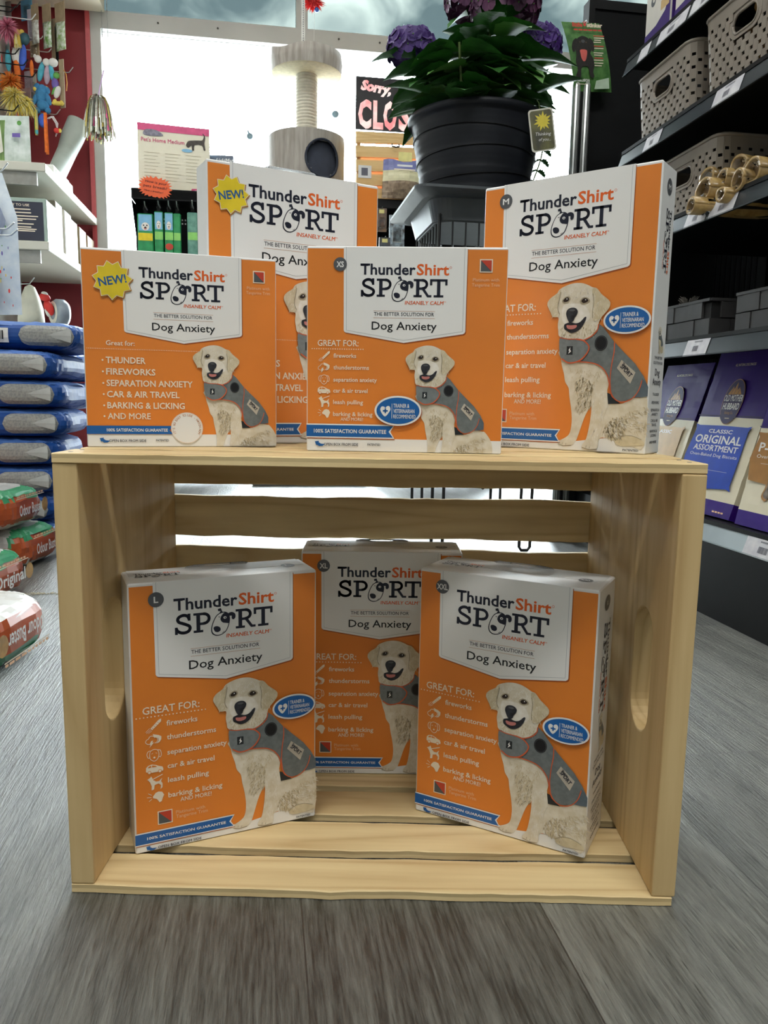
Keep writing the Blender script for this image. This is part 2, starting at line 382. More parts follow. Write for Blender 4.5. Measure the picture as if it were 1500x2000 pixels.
def make_crate():
    t = thing('wooden_crate', 'pale pine crate lying on its side on the floor, open front', 'crate', (0, 0, 0))
    for sgn in (-1, 1):                        # end boards with the hand slot
        mb = MB(); x0 = sgn*(CW/2-CB); x1 = sgn*CW/2
        if sgn < 0: x0, x1 = x1, x0
        y1 = CD-0.008; z0, z1 = CT, CH-CT
        out = [(0, z0), (y1, z0), (y1, z1), (0, z1)]
        yc, hw, za, zb = 0.057, 0.0215, 0.1165, 0.2165
        inn = []
        for i in range(13): a = math.pi + math.pi*i/12; inn.append((yc+hw*math.cos(a), za+hw+hw*math.sin(a)))
        for i in range(13): a = math.pi*i/12; inn.append((yc+hw*math.cos(a), zb-hw+hw*math.sin(a)))
        A = [Vector((p[0], p[1], 0)) for p in out]; B = [Vector((p[0], p[1], 0)) for p in inn]
        T = tessellate_polygon([A, B]); P = out+inn; n = len(P)
        V = [(x0, p[0], p[1]) for p in P] + [(x1, p[0], p[1]) for p in P]; F = []
        for f in T:
            a, b, c = (Vector(V[k]) for k in f)
            f = list(f)
            if (b-a).cross(c-a).x > 0: f = f[::-1]
            F.append(tuple(f)); F.append(tuple(k+n for k in f[::-1]))
        for k in range(4): F.append((k, (k+1) % 4, (k+1) % 4+n, k+n))
        o = 4; q = len(inn)
        for k in range(q): F.append((o+k, o+k+n, o+(k+1) % q+n, o+(k+1) % q))
        mb.add(V, F, PINE_Z); ob = mb.build('end_board', t, bevel=0.0013)
    st = [0.0, 0.0528, 0.1062, 0.1586, 0.2055]
    for i, y in enumerate(st):                 # floor and top slats (the top ones over the end boards)
        w = 0.0418 if i < 4 else CD-.0085-y
        dl = -0.002+0.004*((i*37) % 5)/5
        slat_mesh(CW-0.004+dl if i else CW-.003, w, CT, 11+i, PINE_X).build('slat', t, loc=(-.001, y, 0))
        slat_mesh(CW+0.001-abs(dl), w, CT, 31+i, PINE_X).build('slat', t, loc=(0, y, CH-CT))
    for i, (a, b) in enumerate([(0.2868, 0.3335), (0.2335, 0.2752), (0.1800, 0.2218), (0.1265, 0.1685), (0.0730, 0.1150), (0.0010, 0.0600)]):
        slat_mesh(CW-0.002, b-a, CT, 51+i, PINE_X).build('slat', t, loc=(0, CD, a), rot=(R(90), 0, 0))
    nb = MB()
    for x in (-CW/2+.009, CW/2-.009):
        for y in (0.012, 0.032):
            nb.lathe([(0.0, 0.0004), (0.0016, 0.0003), (0.0018, 0)], mat('nail_head', '#8B8378', 0.4, metal=0.8), 10, Matrix.Translation((x, y, CH)))
    nb.build('nail_heads', t)
make_crate()

# ------------------------------------------------------------------ the printed vest boxes
def shapes():
    S = {}
    S['panel'] = [(18.9, 224), (19.4, 149.4), (20.0, 148.2), (21.2, 147.4), (75.3, 138.5), (130.1, 147.2), (131.6, 148.2), (132.2, 149.6), (132.2, 224)]
    S['panelin'] = [(21.3, 224), (21.9, 149.5), (75.2, 140.9), (129.7, 149.6), (129.7, 224)]
    return S
SH = shapes()
DOG_HEAD = [(76.7, 94.6), (74.9, 99.9), (74.2, 105), (74.5, 110.6), (69.5, 111.3), (67.4, 114.8), (65.2, 118.5), (64.0, 122.0), (66.3, 126.4), (71.9, 130.1), (74.6, 133.6), (80.9, 136.4), (87.3, 137.6), (93.6, 137.2), (98.7, 135.4), (103.0, 133.2), (106.5, 132.2), (110.3, 127.8), (114.2, 124.6), (117.2, 122.0), (118.3, 119.1), (117.3, 115.7), (114.2, 112.2), (111.5, 109.1), (109.7, 105.2), (108.7, 100.0), (102.1, 93.6), (95.1, 91.5), (88.0, 91.3)]
DOG_BODY = [(77.0, 84), (78.2, 76.6), (79.3, 71.1), (81.5, 64.4), (83.0, 57.5), (86.3, 52.5), (87.5, 44.8), (89.5, 35.2), (90.6, 24.5), (89.4, 15.3), (86.0, 11.3), (79.9, 8.0), (79.3, 5.6), (83.5, 3.9), (91.5, 4.8), (94.2, 7.9), (95.6, 9.6), (98.5, 18.7), (102.2, 30.1), (107.2, 38.7), (107.2, 32.9), (106.2, 21.7), (104.1, 10.9), (100.9, 5.8), (101.1, 2.9), (106.8, 1.8), (113.8, 2.9), (114.7, 10.2), (117.6, 12.3), (122.6, 11.9), (129.3, 9.7), (130.3, 7.3), (135.8, 6.2), (142.6, 6.0), (152.6, 7.1), (152.6, 44.0), (146.6, 45.0), (139.9, 44.5), (133.4, 40.5), (126.6, 40.0), (121.1, 41.1), (119.7, 50.9), (122, 75), (100, 85)]
DOG_BODY_S = DOG_BODY[:32] + [(142.6, 6.9), (152.8, 9.0), (160.5, 13), (163.5, 22), (161.5, 33), (156.5, 41), (152.6, 44.6)] + DOG_BODY[35:]
EAR_L = [(75.6, 133.6), (71.9, 130.1), (66.3, 126.4), (64.0, 122.0), (67.4, 114.8), (69.5, 111.3), (74.2, 111.3), (75.6, 113.2), (73.2, 118.4), (74.6, 127.9)]
EAR_R = [(103.0, 132.2), (106.5, 132.2), (110.3, 127.8), (117.2, 122.0), (118.3, 119.1), (117.3, 115.7), (111.5, 109.1), (108.2, 107.0), (105.8, 106.4), (103.9, 109.5), (103.8, 115.1), (104.6, 123.3), (103.0, 128.6)]
EYE_L = [(78.2, 124.3), (80.1, 126.2), (82.3, 126.5), (83.4, 124.8), (81.8, 123.1), (79.2, 123.0)]
EYE_R = [(94.0, 122.8), (95.5, 124.7), (97.9, 124.9), (100.0, 123.0), (98.2, 121.5), (95.7, 121.2)]
NOSE = [(81.3, 113.6), (82.5, 116.7), (85.7, 118.0), (89.3, 117.5), (91.4, 115.1), (90.7, 112.1), (89.0, 109.8), (88.2, 107.5), (86.6, 106.3), (84.5, 106.2), (82.5, 109.4)]
MOUTH = [(80.1, 104.4), (82.2, 105.6), (85.8, 106.3), (90.1, 105.2), (94.0, 106.3), (97.6, 109.9), (99.0, 109.4), (97.5, 105.2), (94.6, 100.9), (90.5, 98.2), (86.3, 97.6), (82.9, 99.3), (80.3, 101.2)]
TONGUE = [(82.3, 104.0), (85.9, 103.7), (90.9, 103.8), (90.5, 101.6), (86.8, 100.5), (83.2, 101.3)]
VEST = [(77.1, 94.7), (82.2, 93.0), (89.4, 91.6), (97.3, 91.7), (104.8, 95.8), (108.7, 100.0), (109.8, 104.2), (114.2, 100.6), (123.2, 89.5), (130.5, 82.2), (141.3, 71.8), (148.7, 61.9), (152.8, 53.6), (152.8, 46.6), (147.9, 45.4), (141.8, 45.4), (135.3, 42.4), (130.6, 41.8), (126.3, 44.2), (123.3, 47.8), (120.5, 59.1), (118.9, 63.5), (115.1, 68.4), (110.0, 71.6), (103.5, 73.2), (95.0, 73.9), (84.9, 73.4), (79.2, 77.4), (76.9, 85.2)]
FLAP = [(76.7, 94.2), (83.0, 92.8), (91.6, 92.4), (97.3, 91.2), (101.1, 88.3), (102.7, 85.1), (100.9, 80.4), (96.2, 75.6), (90.7, 73.5), (84.9, 73.4), (79.7, 76.5), (77.1, 81.6)]
SIDE = [(123.6, 88.9), (123.7, 81.2), (122.4, 71.7), (121.7, 60.9), (122.2, 54.4), (123.2, 49.0), (126.3, 44.2), (130.6, 41.8), (135.4, 41.8), (141.2, 44.9), (145.5, 51.0), (147.6, 58.6)]
CHEST = [(91.7, 57.6), (95.7, 62.3), (101.4, 61.7), (106.0, 56.4), (108.5, 50.6), (108.2, 44.8), (107.2, 38.7), (101.8, 34.3), (97.0, 31.5), (93.1, 36.2), (95.3, 47.0), (92.8, 52.1)]
LEG = [(107.8, 50.5), (111.9, 53.0), (118.8, 53.5), (120.4, 45.3), (121.1, 39.1), (117.7, 28.8), (117.5, 21.5), (114.7, 11.2), (113.8, 2.9), (106.8, 1.8), (101.1, 2.9), (100.9, 5.8), (104.1, 10.9), (106.2, 21.7), (107.2, 32.9), (107.0, 41.6)]
BELLY = [(118.2, 21.7), (125.9, 29.8), (134.2, 29.4), (138.4, 27.8), (135.0, 18.2), (132.6, 12.4), (125.1, 12.6), (117.6, 14.9)]
PAW = [(129.3, 9.7), (135.3, 13.9), (142.0, 14.3), (148.8, 12.6), (152.6, 8.1), (142.6, 6.9), (135.8, 6.2), (130.3, 7.3)]
GAP = [(107.2, 38.7), (107.2, 32.9), (106.2, 21.7), (104.1, 10.9), (102.8, 9.0), (96.2, 9.6), (98.5, 18.7), (101.4, 29.1)]

def fur(a, poly, n, m, l, rnd, L=3.0, ang=-100, sp=35, w=0.35):
    xs = [p[0] for p in poly]; ys = [p[1] for p in poly]
    def inside(x, y):
        c = False; j = len(poly)-1
        for i in range(len(poly)):
            (xi, yi), (xj, yj) = poly[i], poly[j]
            if (yi > y) != (yj > y) and x < (xj-xi)*(y-yi)/(yj-yi)+xi: c = not c
            j = i
        return c
    k = 0
    while k < n:
        x, y = rnd.uniform(min(xs), max(xs)), rnd.uniform(min(ys), max(ys)); k += 1
        if not inside(x, y): continue
        g = R(ang+rnd.uniform(-sp, sp)); ll = L*rnd.uniform(.5, 1.2); ww = w*rnd.uniform(.6, 1.3)
        dx, dy = math.cos(g), math.sin(g)
        a.poly([(x-dy*ww, y+dx*ww), (x+dy*ww, y-dx*ww), (x+dx*ll, y+dy*ll)], m, l)

def dog_art(a, small=False):
    rnd = random.Random(4); k = K; body = DOG_BODY_S if small else DOG_BODY
    a.poly(spline(body, 3), k['dog'], 2)
    fur(a, CHEST, 170, k['dog2'], 3.5, rnd, 5.0, -105, 30, .6); fur(a, CHEST, 90, k['dog3'], 4, rnd, 4.0, -110, 30, .28); fur(a, CHEST, 70, k['dog'], 5, rnd, 4.0, -100, 40)
    fur(a, BELLY, 150, k['dog2'], 3.5, rnd, 6.0, -70, 35, .6); fur(a, BELLY, 90, k['dog3'], 4, rnd, 5.0, -70, 35, .3); fur(a, BELLY, 60, k['dog4'], 5, rnd, 5.0, -70, 40)
    a.poly(spline(LEG, 3), k['dog'], 5)
    fur(a, [(108, 50), (119, 52), (117, 20), (113, 6), (108, 8)], 60, k['dog4'], 6, rnd, 4, -92, 12)
    fur(a, [(83, 70), (116, 66), (108, 55), (90, 50)], 110, k['dog2'], 3.5, rnd, 3.5, -90, 45)
    fur(a, [(128, 30), (153, 40), (153, 16), (138, 18)], 120, k['dog2'], 4, rnd, 5, -40, 60)
    fur(a, [(128, 30), (153, 40), (153, 16), (138, 18)], 60, k['dog4'], 5, rnd, 5, -40, 60)
    a.poly(spline(PAW, 3), k['dog2'], 5)
    a.line(spline([(128.6, 11), (134, 14.2), (142, 14.6), (150, 12)], 4, False), .5, k['dog3'], 5.5)
    for x, y in ((83.3, 5.4), (86.2, 4.9), (104.2, 3.6), (107.2, 2.9), (132, 8.4)):
        a.line([(x, y), (x+.4, y+1.5)], .4, k['dog3'], 6)
    a.line([(79.6, 5.4), (84, 3.9), (91, 4.6)], .4, k['dogline'], 6); a.line([(101, 3.4), (107, 1.9), (113.4, 2.6)], .4, k['dogline'], 6)
    # vest
    a.poly([(119.9, 48.8), (123.3, 47.6), (126.3, 44.2), (131, 40.3), (121.1, 39.8)], k['dark'], 6)
    a.poly(VEST, k['vest'], 7)
    a.poly([(147.6, 60.8), (152.8, 53.7), (152.8, 46.2), (147.9, 45.4), (141.8, 45.4), (145.5, 51.0), (147.3, 57.2)], k['vest3'], 8)
    a.line(spline(SIDE, 4, False), .75, k['trim'], 9)
    a.line(spline(VEST[18:27], 4, False), .9, k['trim'], 9)
    # head over the collar
    a.poly(spline(DOG_HEAD, 3), k['dog'], 8)
    fur(a, [(75, 104), (108, 104), (106, 96), (88, 92), (78, 94)], 140, k['dog2'], 8.5, rnd, 3, -90, 40)
    fur(a, [(76, 132), (103, 132), (98, 120), (82, 120)], 60, k['dog4'], 8.6, rnd, 3, 90, 50)
    a.poly(spline([(78, 119), (81, 121), (92, 121), (99, 117), (102, 110), (99, 106), (92, 104), (81, 105), (77.5, 110)], 3), k['dog4'], 9)
    a.poly(spline(EAR_L, 3), k['dog2'], 10); a.poly(spline(EAR_R, 3), k['dog2'], 10)
    fur(a, EAR_R, 60, k['dog'], 10.5, rnd, 3.5, -75, 25); fur(a, EAR_L, 40, k['dog'], 10.5, rnd, 3.5, -110, 25)
    a.line(spline([(75.6, 131), (74.6, 125), (73.4, 118.4), (75.4, 113.4)], 4, False), .7, k['dog3'], 11)
    a.line(spline([(103.4, 128), (104.6, 122), (103.9, 114), (104.2, 109)], 4, False), .6, k['dog3'], 11)
    a.line(spline([(76.6, 93.6), (83, 91.9), (92, 91.0), (97.3, 91.3), (104.8, 94.8), (108.9, 99.3), (109.6, 103.5)], 4, False), .9, k['trim'], 11)
    for E, c in ((EYE_L, (80.9, 124.7)), (EYE_R, (97.1, 123.1))):
        a.poly(spline([(c[0]+(p[0]-c[0])*1.45, c[1]+(p[1]-c[1])*1.45) for p in E], 3), k['dog3'], 11)
        a.poly(spline(E, 3), k['eye'], 12); a.poly(circ(c[0]+.5, c[1]+.6, .5, n=8), k['white'], 13)
    a.poly(spline(MOUTH, 3), k['nose'], 12); a.poly(spline(TONGUE, 3), k['tongue'], 13)
    a.poly(spline(NOSE, 3), k['nose'], 13); a.poly(circ(86.6, 115.9, 2.6, .9, 14), k['grey'], 14)
    a.poly(spline(FLAP, 3), k['vest2'], 12)
    a.line(spline(FLAP[2:11], 4, False), 1.1, k['trim'], 13); a.line(spline(FLAP[0:3], 4, False), .7, k['trim'], 13)
    a.rect(83.4, 79.9, 88.7, 86.8, k['dark'], 13); a.poly([(86.6, 86), (85, 83.4), (86, 83.2), (84.9, 80.6), (87.4, 82.6), (86.4, 84)], k['white'], 14)
    a.poly(circ(112.5, 88.6, 5.4, 6.1), k['black'], 9); a.line(circ(112.5, 88.6, 4.7, 5.4), .25, k['grey'], 9.5, True, False)
    a.poly([(130.3, 75.0), (142.1, 65.0), (138.4, 56.1), (126.7, 68.6)], k['tag'], 9)
    a.text('Thunder', 130.6, 71.6, 2.0, k['navy'], 10, 7.6, .02, rot=-44); a.text('SPORT', 129.3, 69.4, 3.2, k['navy'], 10, 12.0, .03, rot=-45)

def slab(a, ch, x, y, h, m, l):
    """a slab-serif capital, left x, baseline y, height h; returns its width"""
    w = h*0.205; t = h*0.13; P = lambda pts: a.poly([(x+p[0]*h, y+p[1]*h) for p in pts], m, l)
    B = lambda x0, y0, x1, y1: P([(x0, y0), (x1, y0), (x1, y1), (x0, y1)])
    def arc(cx, cy, rx, ry, a0, a1, wd, n=14):
        o = []
        for i in range(n+1):
            g = R(a0+(a1-a0)*i/n); o.append((x+(cx+rx*math.cos(g))*h, y+(cy+ry*math.sin(g))*h))
        a.line(o, wd*h, m, l)
    if ch == 'S':
        pts = [(.72, .74), (.66, .86), (.52, .925), (.36, .91), (.22, .82), (.19, .70), (.26, .60), (.42, .53), (.60, .45), (.74, .36), (.76, .24), (.68, .12), (.52, .065), (.34, .08), (.18, .17), (.12, .28)]
        a.line([(x+p[0]*h, y+p[1]*h) for p in spline(pts, 4, False)], .15*h, m, l); B(.66, .64, .79, .99); B(.05, .0, .18, .36); return .84*h
    if ch == 'P':
        B(.14, 0, .33, 1); B(0, 0, .47, .12); B(0, .88, .5, 1); arc(.5, .69, .27, .245, -90, 90, .15); B(.3, .37, .52, .50); B(.3, .87, .52, 1); return .86*h
    if ch == 'R':
        B(.14, 0, .33, 1); B(0, 0, .47, .12); B(0, .88, .5, 1); arc(.5, .71, .25, .225, -90, 90, .15); B(.3, .41, .54, .54); B(.3, .87, .54, 1)
        P([(.44, .47), (.62, .47), (.86, .12), (1.02, .12), (1.02, 0), (.78, 0)]); return 1.04*h
    if ch == 'T':
        B(.40, 0, .59, 1); B(.22, 0, .77, .12); B(0, .87, .99, 1); B(0, .66, .13, .95); B(.86, .66, .99, .95); return 1.0*h
def sport(a, m, l, inv=None):
    k = K
    slab(a, 'S', 34.2, 180.0, 16.6, m, l); slab(a, 'P', 49.6, 180.0, 16.2, m, l); slab(a, 'R', 83.6, 180.0, 16.2, m, l); slab(a, 'T', 98.6, 180.0, 16.2, m, l)
    O = [(71.4, 194.8), (68.0, 192.8), (65.2, 188.0), (63.5, 182.2), (64.2, 178.0), (67.3, 175.8), (71.7, 176.1), (75.9, 179.0), (78.3, 184.6), (78.9, 189.6), (77.8, 193.4), (74.9, 195.2)]
    a.poly(spline(O, 4), m, l); cx, cy = 71.3, 185.6
    a.poly(spline([(cx+(p[0]-cx)*.89, cy+(p[1]-cy)*.92) for p in O], 4), inv or k['white'], l+1)
    a.poly(spline([(74.7, 194.5), (72.0, 192.2), (71.1, 189.2), (72.7, 186.6), (75.3, 185.8), (78.2, 185.6), (78.7, 189.2), (77.8, 192.8)], 3), m, l+2)
    a.poly(spline([(77.7, 193.6), (80.5, 194.4), (83.1, 192.8), (83.3, 189.6), (81.7, 188.1), (80.4, 189.1), (80.3, 191.3), (78.6, 191.4)], 3), m, l+1)
    a.poly(spline([(65.4, 182.5), (66.5, 179.6), (69.0, 178.8), (71.0, 180.0), (70.8, 182.4), (68.7, 183.7), (66.6, 183.7)], 3), m, l+2)
    a.poly([(69.1, 197.8), (71.5, 198.6), (72.6, 195.9), (73.5, 194.6), (70.5, 194.6), (71.3, 196.1), (69.4, 196.2)], m, l+1)
    a.poly(circ(74.8, 190.4, 1.3, 1.1, 12), inv or k['white'], l+3); a.poly(circ(75.0, 190.3, .55, n=8), m, l+4)
    a.line([(72.4, 177.9), (73.4, 178.2), (74.0, 179.0)], .35, m, l+2); a.line([(69.6, 191.6), (70.2, 191.0), (70.8, 191.7)], .35, m, l+2)
def header(a):
    k = K
    a.poly([(p[0]+(.9 if p[0] > 75 else .5), p[1]-1.0) for p in SH['panel'][1:-1]] + [(132.8, 223), (19.2, 223)], k['shade'], 1)
    a.poly(SH['panel'], k['white'], 2); a.line(SH['panelin'], .22, k['faint'], 3, False, False)
def wordmark(a):
    k = K
    a.text('Thunder', 34.4, 199.9, 9.3, k['navy'], 3, 50.8, .022); a.text('Shirt', 86.2, 199.9, 9.3, k['logo'], 3, 29.6, .022)
    a.rect(34.4, 207.4, 41.6, 209.4, k['navy'], 3); a.line(circ(117.2, 206.6, .9, n=12), .25, k['logo'], 3, True, False)
    sport(a, k['navy'], 3)
    a.text('INSANELY CALM', 75.8, 173.4, 3.1, k['logo'], 3, 35.4, .018, shear=.12); a.text('TM', 111.6, 175.4, 1.1, k['logo'], 3, 2.0)
    a.text('THE BETTER SOLUTION FOR', 47.4, 163.0, 3.1, k['navy'], 3, 55.6, .004)
    a.rect(46.9, 167.2, 103.9, 167.45, k['rule'], 3); a.rect(46.9, 160.9, 103.9, 161.15, k['rule'], 3)
    a.text('Dog Anxiety', 45.4, 150.4, 7.1, k['black'], 3, 60.3, .008)
ICONS = dict(
    fire=([(14.2, 105.4), (20.8, 112.0), (22.6, 112.6), (22.5, 110.4), (15.6, 103.9)],),
    cloud=([(17.0, 97.2), (15.8, 100.5), (18.2, 99.8), (20.5, 99.0), (22.5, 97.6), (22.3, 95.1), (20.8, 93.0), (18.2, 92.2), (20.3, 94.4), (20, 96.6), (18.6, 97.4)],),
    bolt=([(14.5, 94.9), (16.1, 95.1), (15.2, 93.5), (16.7, 93.5), (13.1, 89.4), (14.0, 91.9), (13.0, 92.0)],),
    car=([(9.8, 69.5), (10.0, 72.8), (11.6, 74.4), (14.5, 75.1), (17.9, 74.0), (19.9, 72.9), (22.6, 72.0), (23.4, 70.0), (23.1, 68.5), (19.5, 68.1), (11.6, 68.1)],),
    pull=([(10.5, 62.7), (12.8, 63.9), (13.7, 65.1), (14.4, 63.7), (15.2, 61.6), (16.4, 60.9), (17.3, 60.0), (20.0, 60.0), (20.9, 61.2), (22.2, 62.2), (21.3, 59.7), (22.4, 57.5), (22.3, 54.3), (20.7, 52.9), (21.2, 56.2), (19.4, 58.0), (16.2, 57.2), (15.7, 53.6), (13.7, 53.1), (13.9, 56.6), (12.7, 60.1), (11.6, 61.7)],),
    bark=([(14.7, 47.6), (16.9, 50.4), (19.1, 51.1), (21.8, 50.4), (23.4, 47.6), (22.4, 45.5), (21.3, 42.3), (19.6, 41.7), (18.5, 43.8), (17.5, 45.1), (14.7, 46.3)],))
def icons(a):
    c = K['cream']; o = K['orange']
    for n in ('fire', 'cloud', 'bolt', 'car', 'pull', 'bark'):
        for p in ICONS[n]: a.poly(p, c, 3)
    for i in range(4): a.line([(15.4+i*1.4, 105.9+i*1.4), (16.4+i*1.4, 105.0+i*1.4)], .3, o, 4, joins=False)
    for d in ((13.6, 105.6, 10.6, 102.8), (14.4, 104.4, 11.2, 101.9), (15.2, 103.4, 12.6, 101.6)): a.line([d[:2], d[2:]], .35, c, 3)
    a.line(spline([(13, 92.4), (11.6, 92.7), (10.2, 94.2), (10.9, 96.2), (12.5, 97.0), (13.4, 98.6), (15.4, 99.0), (17.2, 97.9), (18.8, 97.2), (19.6, 95.4), (18.6, 93.4), (17.2, 92.8)], 3, False), .5, c, 3)
    a.line(spline([(13.6, 86), (13.0, 82.5), (13.6, 79.6), (16.4, 77.6), (19.0, 79.0), (20.2, 82.6), (19.4, 86.4), (16.4, 87.5)], 3), .5, c, 3, True)
    a.line(spline([(13.4, 86.8), (11.6, 86.0), (10.9, 83.4), (12.0, 80.6), (13.2, 81.6)], 3, False), .5, c, 3); a.line(spline([(19.6, 86.8), (21.4, 86.0), (22.1, 82.6), (21.2, 80.4), (20.0, 81.4)], 3, False), .5, c, 3)
    a.poly(circ(16.6, 80.6, .8, n=10), c, 3); a.line([(14.6, 84.0), (15.4, 84.4)], .4, c, 3); a.line([(17.8, 84.4), (18.6, 84.0)], .4, c, 3)
    a.poly([(11.2, 72.4), (12.2, 73.8), (14.0, 74.2), (14.0, 72.6)], o, 4); a.poly([(14.6, 72.6), (14.6, 74.3), (17.2, 73.6), (18.6, 72.6)], o, 4)
    for x in (12.4, 20.6): a.poly(circ(x, 68.5, 1.5, n=12), o, 4); a.poly(circ(x, 68.5, 1.1, n=12), c, 5)
    a.line([(15.2, 62.4), (22.4, 65.2)], .7, c, 3)
    for d in ((13.6, 48.9, 11.2, 50.6), (13.2, 47.0, 10.2, 47.4), (13.6, 45.4, 11.6, 44.0)): a.line([d[:2], d[2:]], .5, c, 3)
def great_for(a):
    c = K['cream']
    a.text('GREAT FOR:', 8.5, 117.6, 5.9, c, 3, 44.6, .010)
    for i in range(20): a.poly(circ(3.6+i*2.85, 115.2-.02*i, .55, n=8), c, 3)
    for t, y, w in (('fireworks', 105.9, 24.5), ('thunderstorms', 94.1, 39.5), ('separation anxiety', 81.2, 48.2), ('car & air travel', 69.5, 37.8), ('leash pulling', 57.4, 33.0), ('barking & licking', 44.3, 44.0)):
        a.text(t, 26.7, y, 4.3, c, 3, w, .014)
    a.text('AND MORE!', 36.2, 39.0, 3.5, c, 3, 25.4, .010)
    icons(a)
def swatch(a, x, y, s, tx, ty, h, w1, w2):
    a.rect(x, y, x+s, y+s, K['cream'], 3); a.rect(x+.8, y+.8, x+s-.8, y+s-.8, K['plat'], 4); a.poly([(x+.8, y+s-.8), (x+s-.8, y+.8), (x+s-.8, y+s-.8)], K['red'], 5)
    a.text('Platinum with', tx, ty+3.75, h, K['pale'], 3, w1, .002); a.text('Tangerine Trim', tx if w1 < 24.5 and h > 2.4 else tx-.6, ty, h, K['pale'], 3, w2, .002)
def star(a, cx, cy, ro, ri, n=11, rot=6):
    for m, k, d, l in ((K['star'], 1.02, .5, 4), (K['cream'], 1.0, 0, 5), (K['yellow'], .955, 0, 6)):
        a.poly([(cx+d+k*(ro if i % 2 == 0 else ri)*math.cos(R(rot+i*180/n)), cy-d+k*(ro if i % 2 == 0 else ri)*math.sin(R(rot+i*180/n))) for i in range(2*n)], m, l)
    a.text('NEW!', cx-9.6, cy-5.0, 6.0*ro/15, K['newblue'], 7, 20.5*ro/15, .022, rot=11)
def badge(a, cx, cy, rx, ry):
    a.poly(circ(cx+.5, cy-.6, rx, ry, 40), K['shade'], 4); a.poly(circ(cx, cy, rx, ry, 40), K['white'], 5); a.poly(circ(cx, cy, rx-1.5, ry-1.4, 40), K['blue'], 6)
    s = rx/19.0; X = lambda p: (cx+(p[0]-132.6)*s, cy+(p[1]-106.2)*s)
    a.poly([X(p) for p in spline([(118.3, 107.6), (119.6, 109.6), (121.6, 109.2), (122.4, 108.0), (123.4, 109.6), (125.4, 109.9), (126.5, 107.8), (125.8, 105.6), (122.3, 101.5), (119.2, 104.6)], 3)], K['white'], 7)
    for q in ((121.8, 104.2, 123.0, 108.0), (120.4, 105.5, 124.4, 106.7)): a.poly([X((q[0], q[1])), X((q[2], q[1])), X((q[2], q[3])), X((q[0], q[3]))], K['blue'], 8)
    a.poly([X((127.5, 100)), X((127.8, 100)), X((127.8, 112)), X((127.5, 112))], K['white'], 7)
    for t, y, w in (('TRAINER &', 108.8, 12.8), ('VETERINARIAN', 104.5, 17.0), ('RECOMMENDED', 100.2, 18.0)):
        x, yy = X((128.9, y)); a.text(t, x, yy, 3.0*s, K['white'], 7, w*s, .01)
def ribbon(a, y0, y1, x1, tx, tw, border=True, th=2.2):
    ym = (y0+y1)/2; n = 3.4; e = 1.0 if border else 0
    if border:
        a.poly([(0.4, y0-e-.7), (x1+1.6, y0-e-.7), (x1-n+.8, ym), (x1+1.0, y1+e), (0.4, y1+e)], K['shade'], 3)
        a.poly([(0, y0-e), (x1+1.2, y0-e), (x1-n+1.4, ym), (x1+1.2, y1+e), (0, y1+e)], K['white'], 4)
    a.poly([(0, y0), (x1, y0), (x1-n, ym), (x1, y1), (0, y1)], K['blue'], 5)
    a.text('100% SATISFACTION GUARANTEE', tx, ym-th/2-.1, th, K['white'], 6, tw, .018)
def open_side(a, x, y, s, tx, tw, px, pw, py):
    a.poly([(x+(p[0]-8.2)*s, y+(p[1]-2.6)*s) for p in [(8.2, 4.8), (11.6, 5.2), (11.2, 4.3), (13.0, 3.0), (16.6, 2.6), (14.3, 1.1), (11.6, 1.0), (9.8, 2.2), (9.2, 1.6)]], K['blue'], 5)
    a.text('OPEN BOX FROM SIDE', tx, y-1.0, 2.1, K['navy'], 5, tw, .006); a.text('PATENTED', px, py, 1.6, K['black'], 5, pw, .012)

def hang_tab(root, w, h, d, back=True):
    mb = MB(); n = 16; c = clear_plastic(); pts = []
    out = [(-.026, 0), (.026, 0), (.026, .008), (.020, .013), (-.020, .013), (-.026, .008)]
    V = [Vector((p[0], 0, p[1])) for p in out]
    hole = [Vector((.012*math.cos(2*math.pi*i/12), 0, .006+.0028*math.sin(2*math.pi*i/12))) for i in range(12)]
    A = [Vector((p.x, p.z, 0)) for p in V]; B = [Vector((p.x, p.z, 0)) for p in hole]
    mb.add(V+hole, [tuple(t) for t in tessellate_polygon([A, B])], c)
    pass
    ob = mb.build('hang_tab', root, loc=(0, d-.006, h+.0005), rot=(R(68), 0, 0), solid=.0004, label='clear plastic hang tab')

def carton(root, w, h, d):
    mb = MB(); mb.rbox(-w/2, w/2, 0, d, 0, h, K['card'], 0.0011)
    mb.box(-w/2+.004, w/2-.004, d*.5-.0002, d+.0001, h-.0002, h+.00025, K['cardedge'])
    return mb
def art_mesh(root, name, w, fn, M=None, label=None, l0=0):
    a = Art((M or front()) @ Matrix.Translation((-w/2, -.00015, 0))); a.l0 = l0; fn(a)
    a.build(name, root, label)
_cache = {}
def shared(key, root, name, w, fn, label=None, l0=0, lim=None):
    """the same printed sheet on several boxes shares its mesh"""
    if key in _cache:
        o = bpy.data.objects.new(name, _cache[key]); COL.objects.link(o); o.parent = root
    else:
        a = Art(front() @ Matrix.Translation((-w/2, -.00015, 0))); a.l0 = l0
        if lim: a.lim = lim
        fn(a); o = a.build(name, root); _cache[key] = o.data
    if label: o['label'] = label
    return o

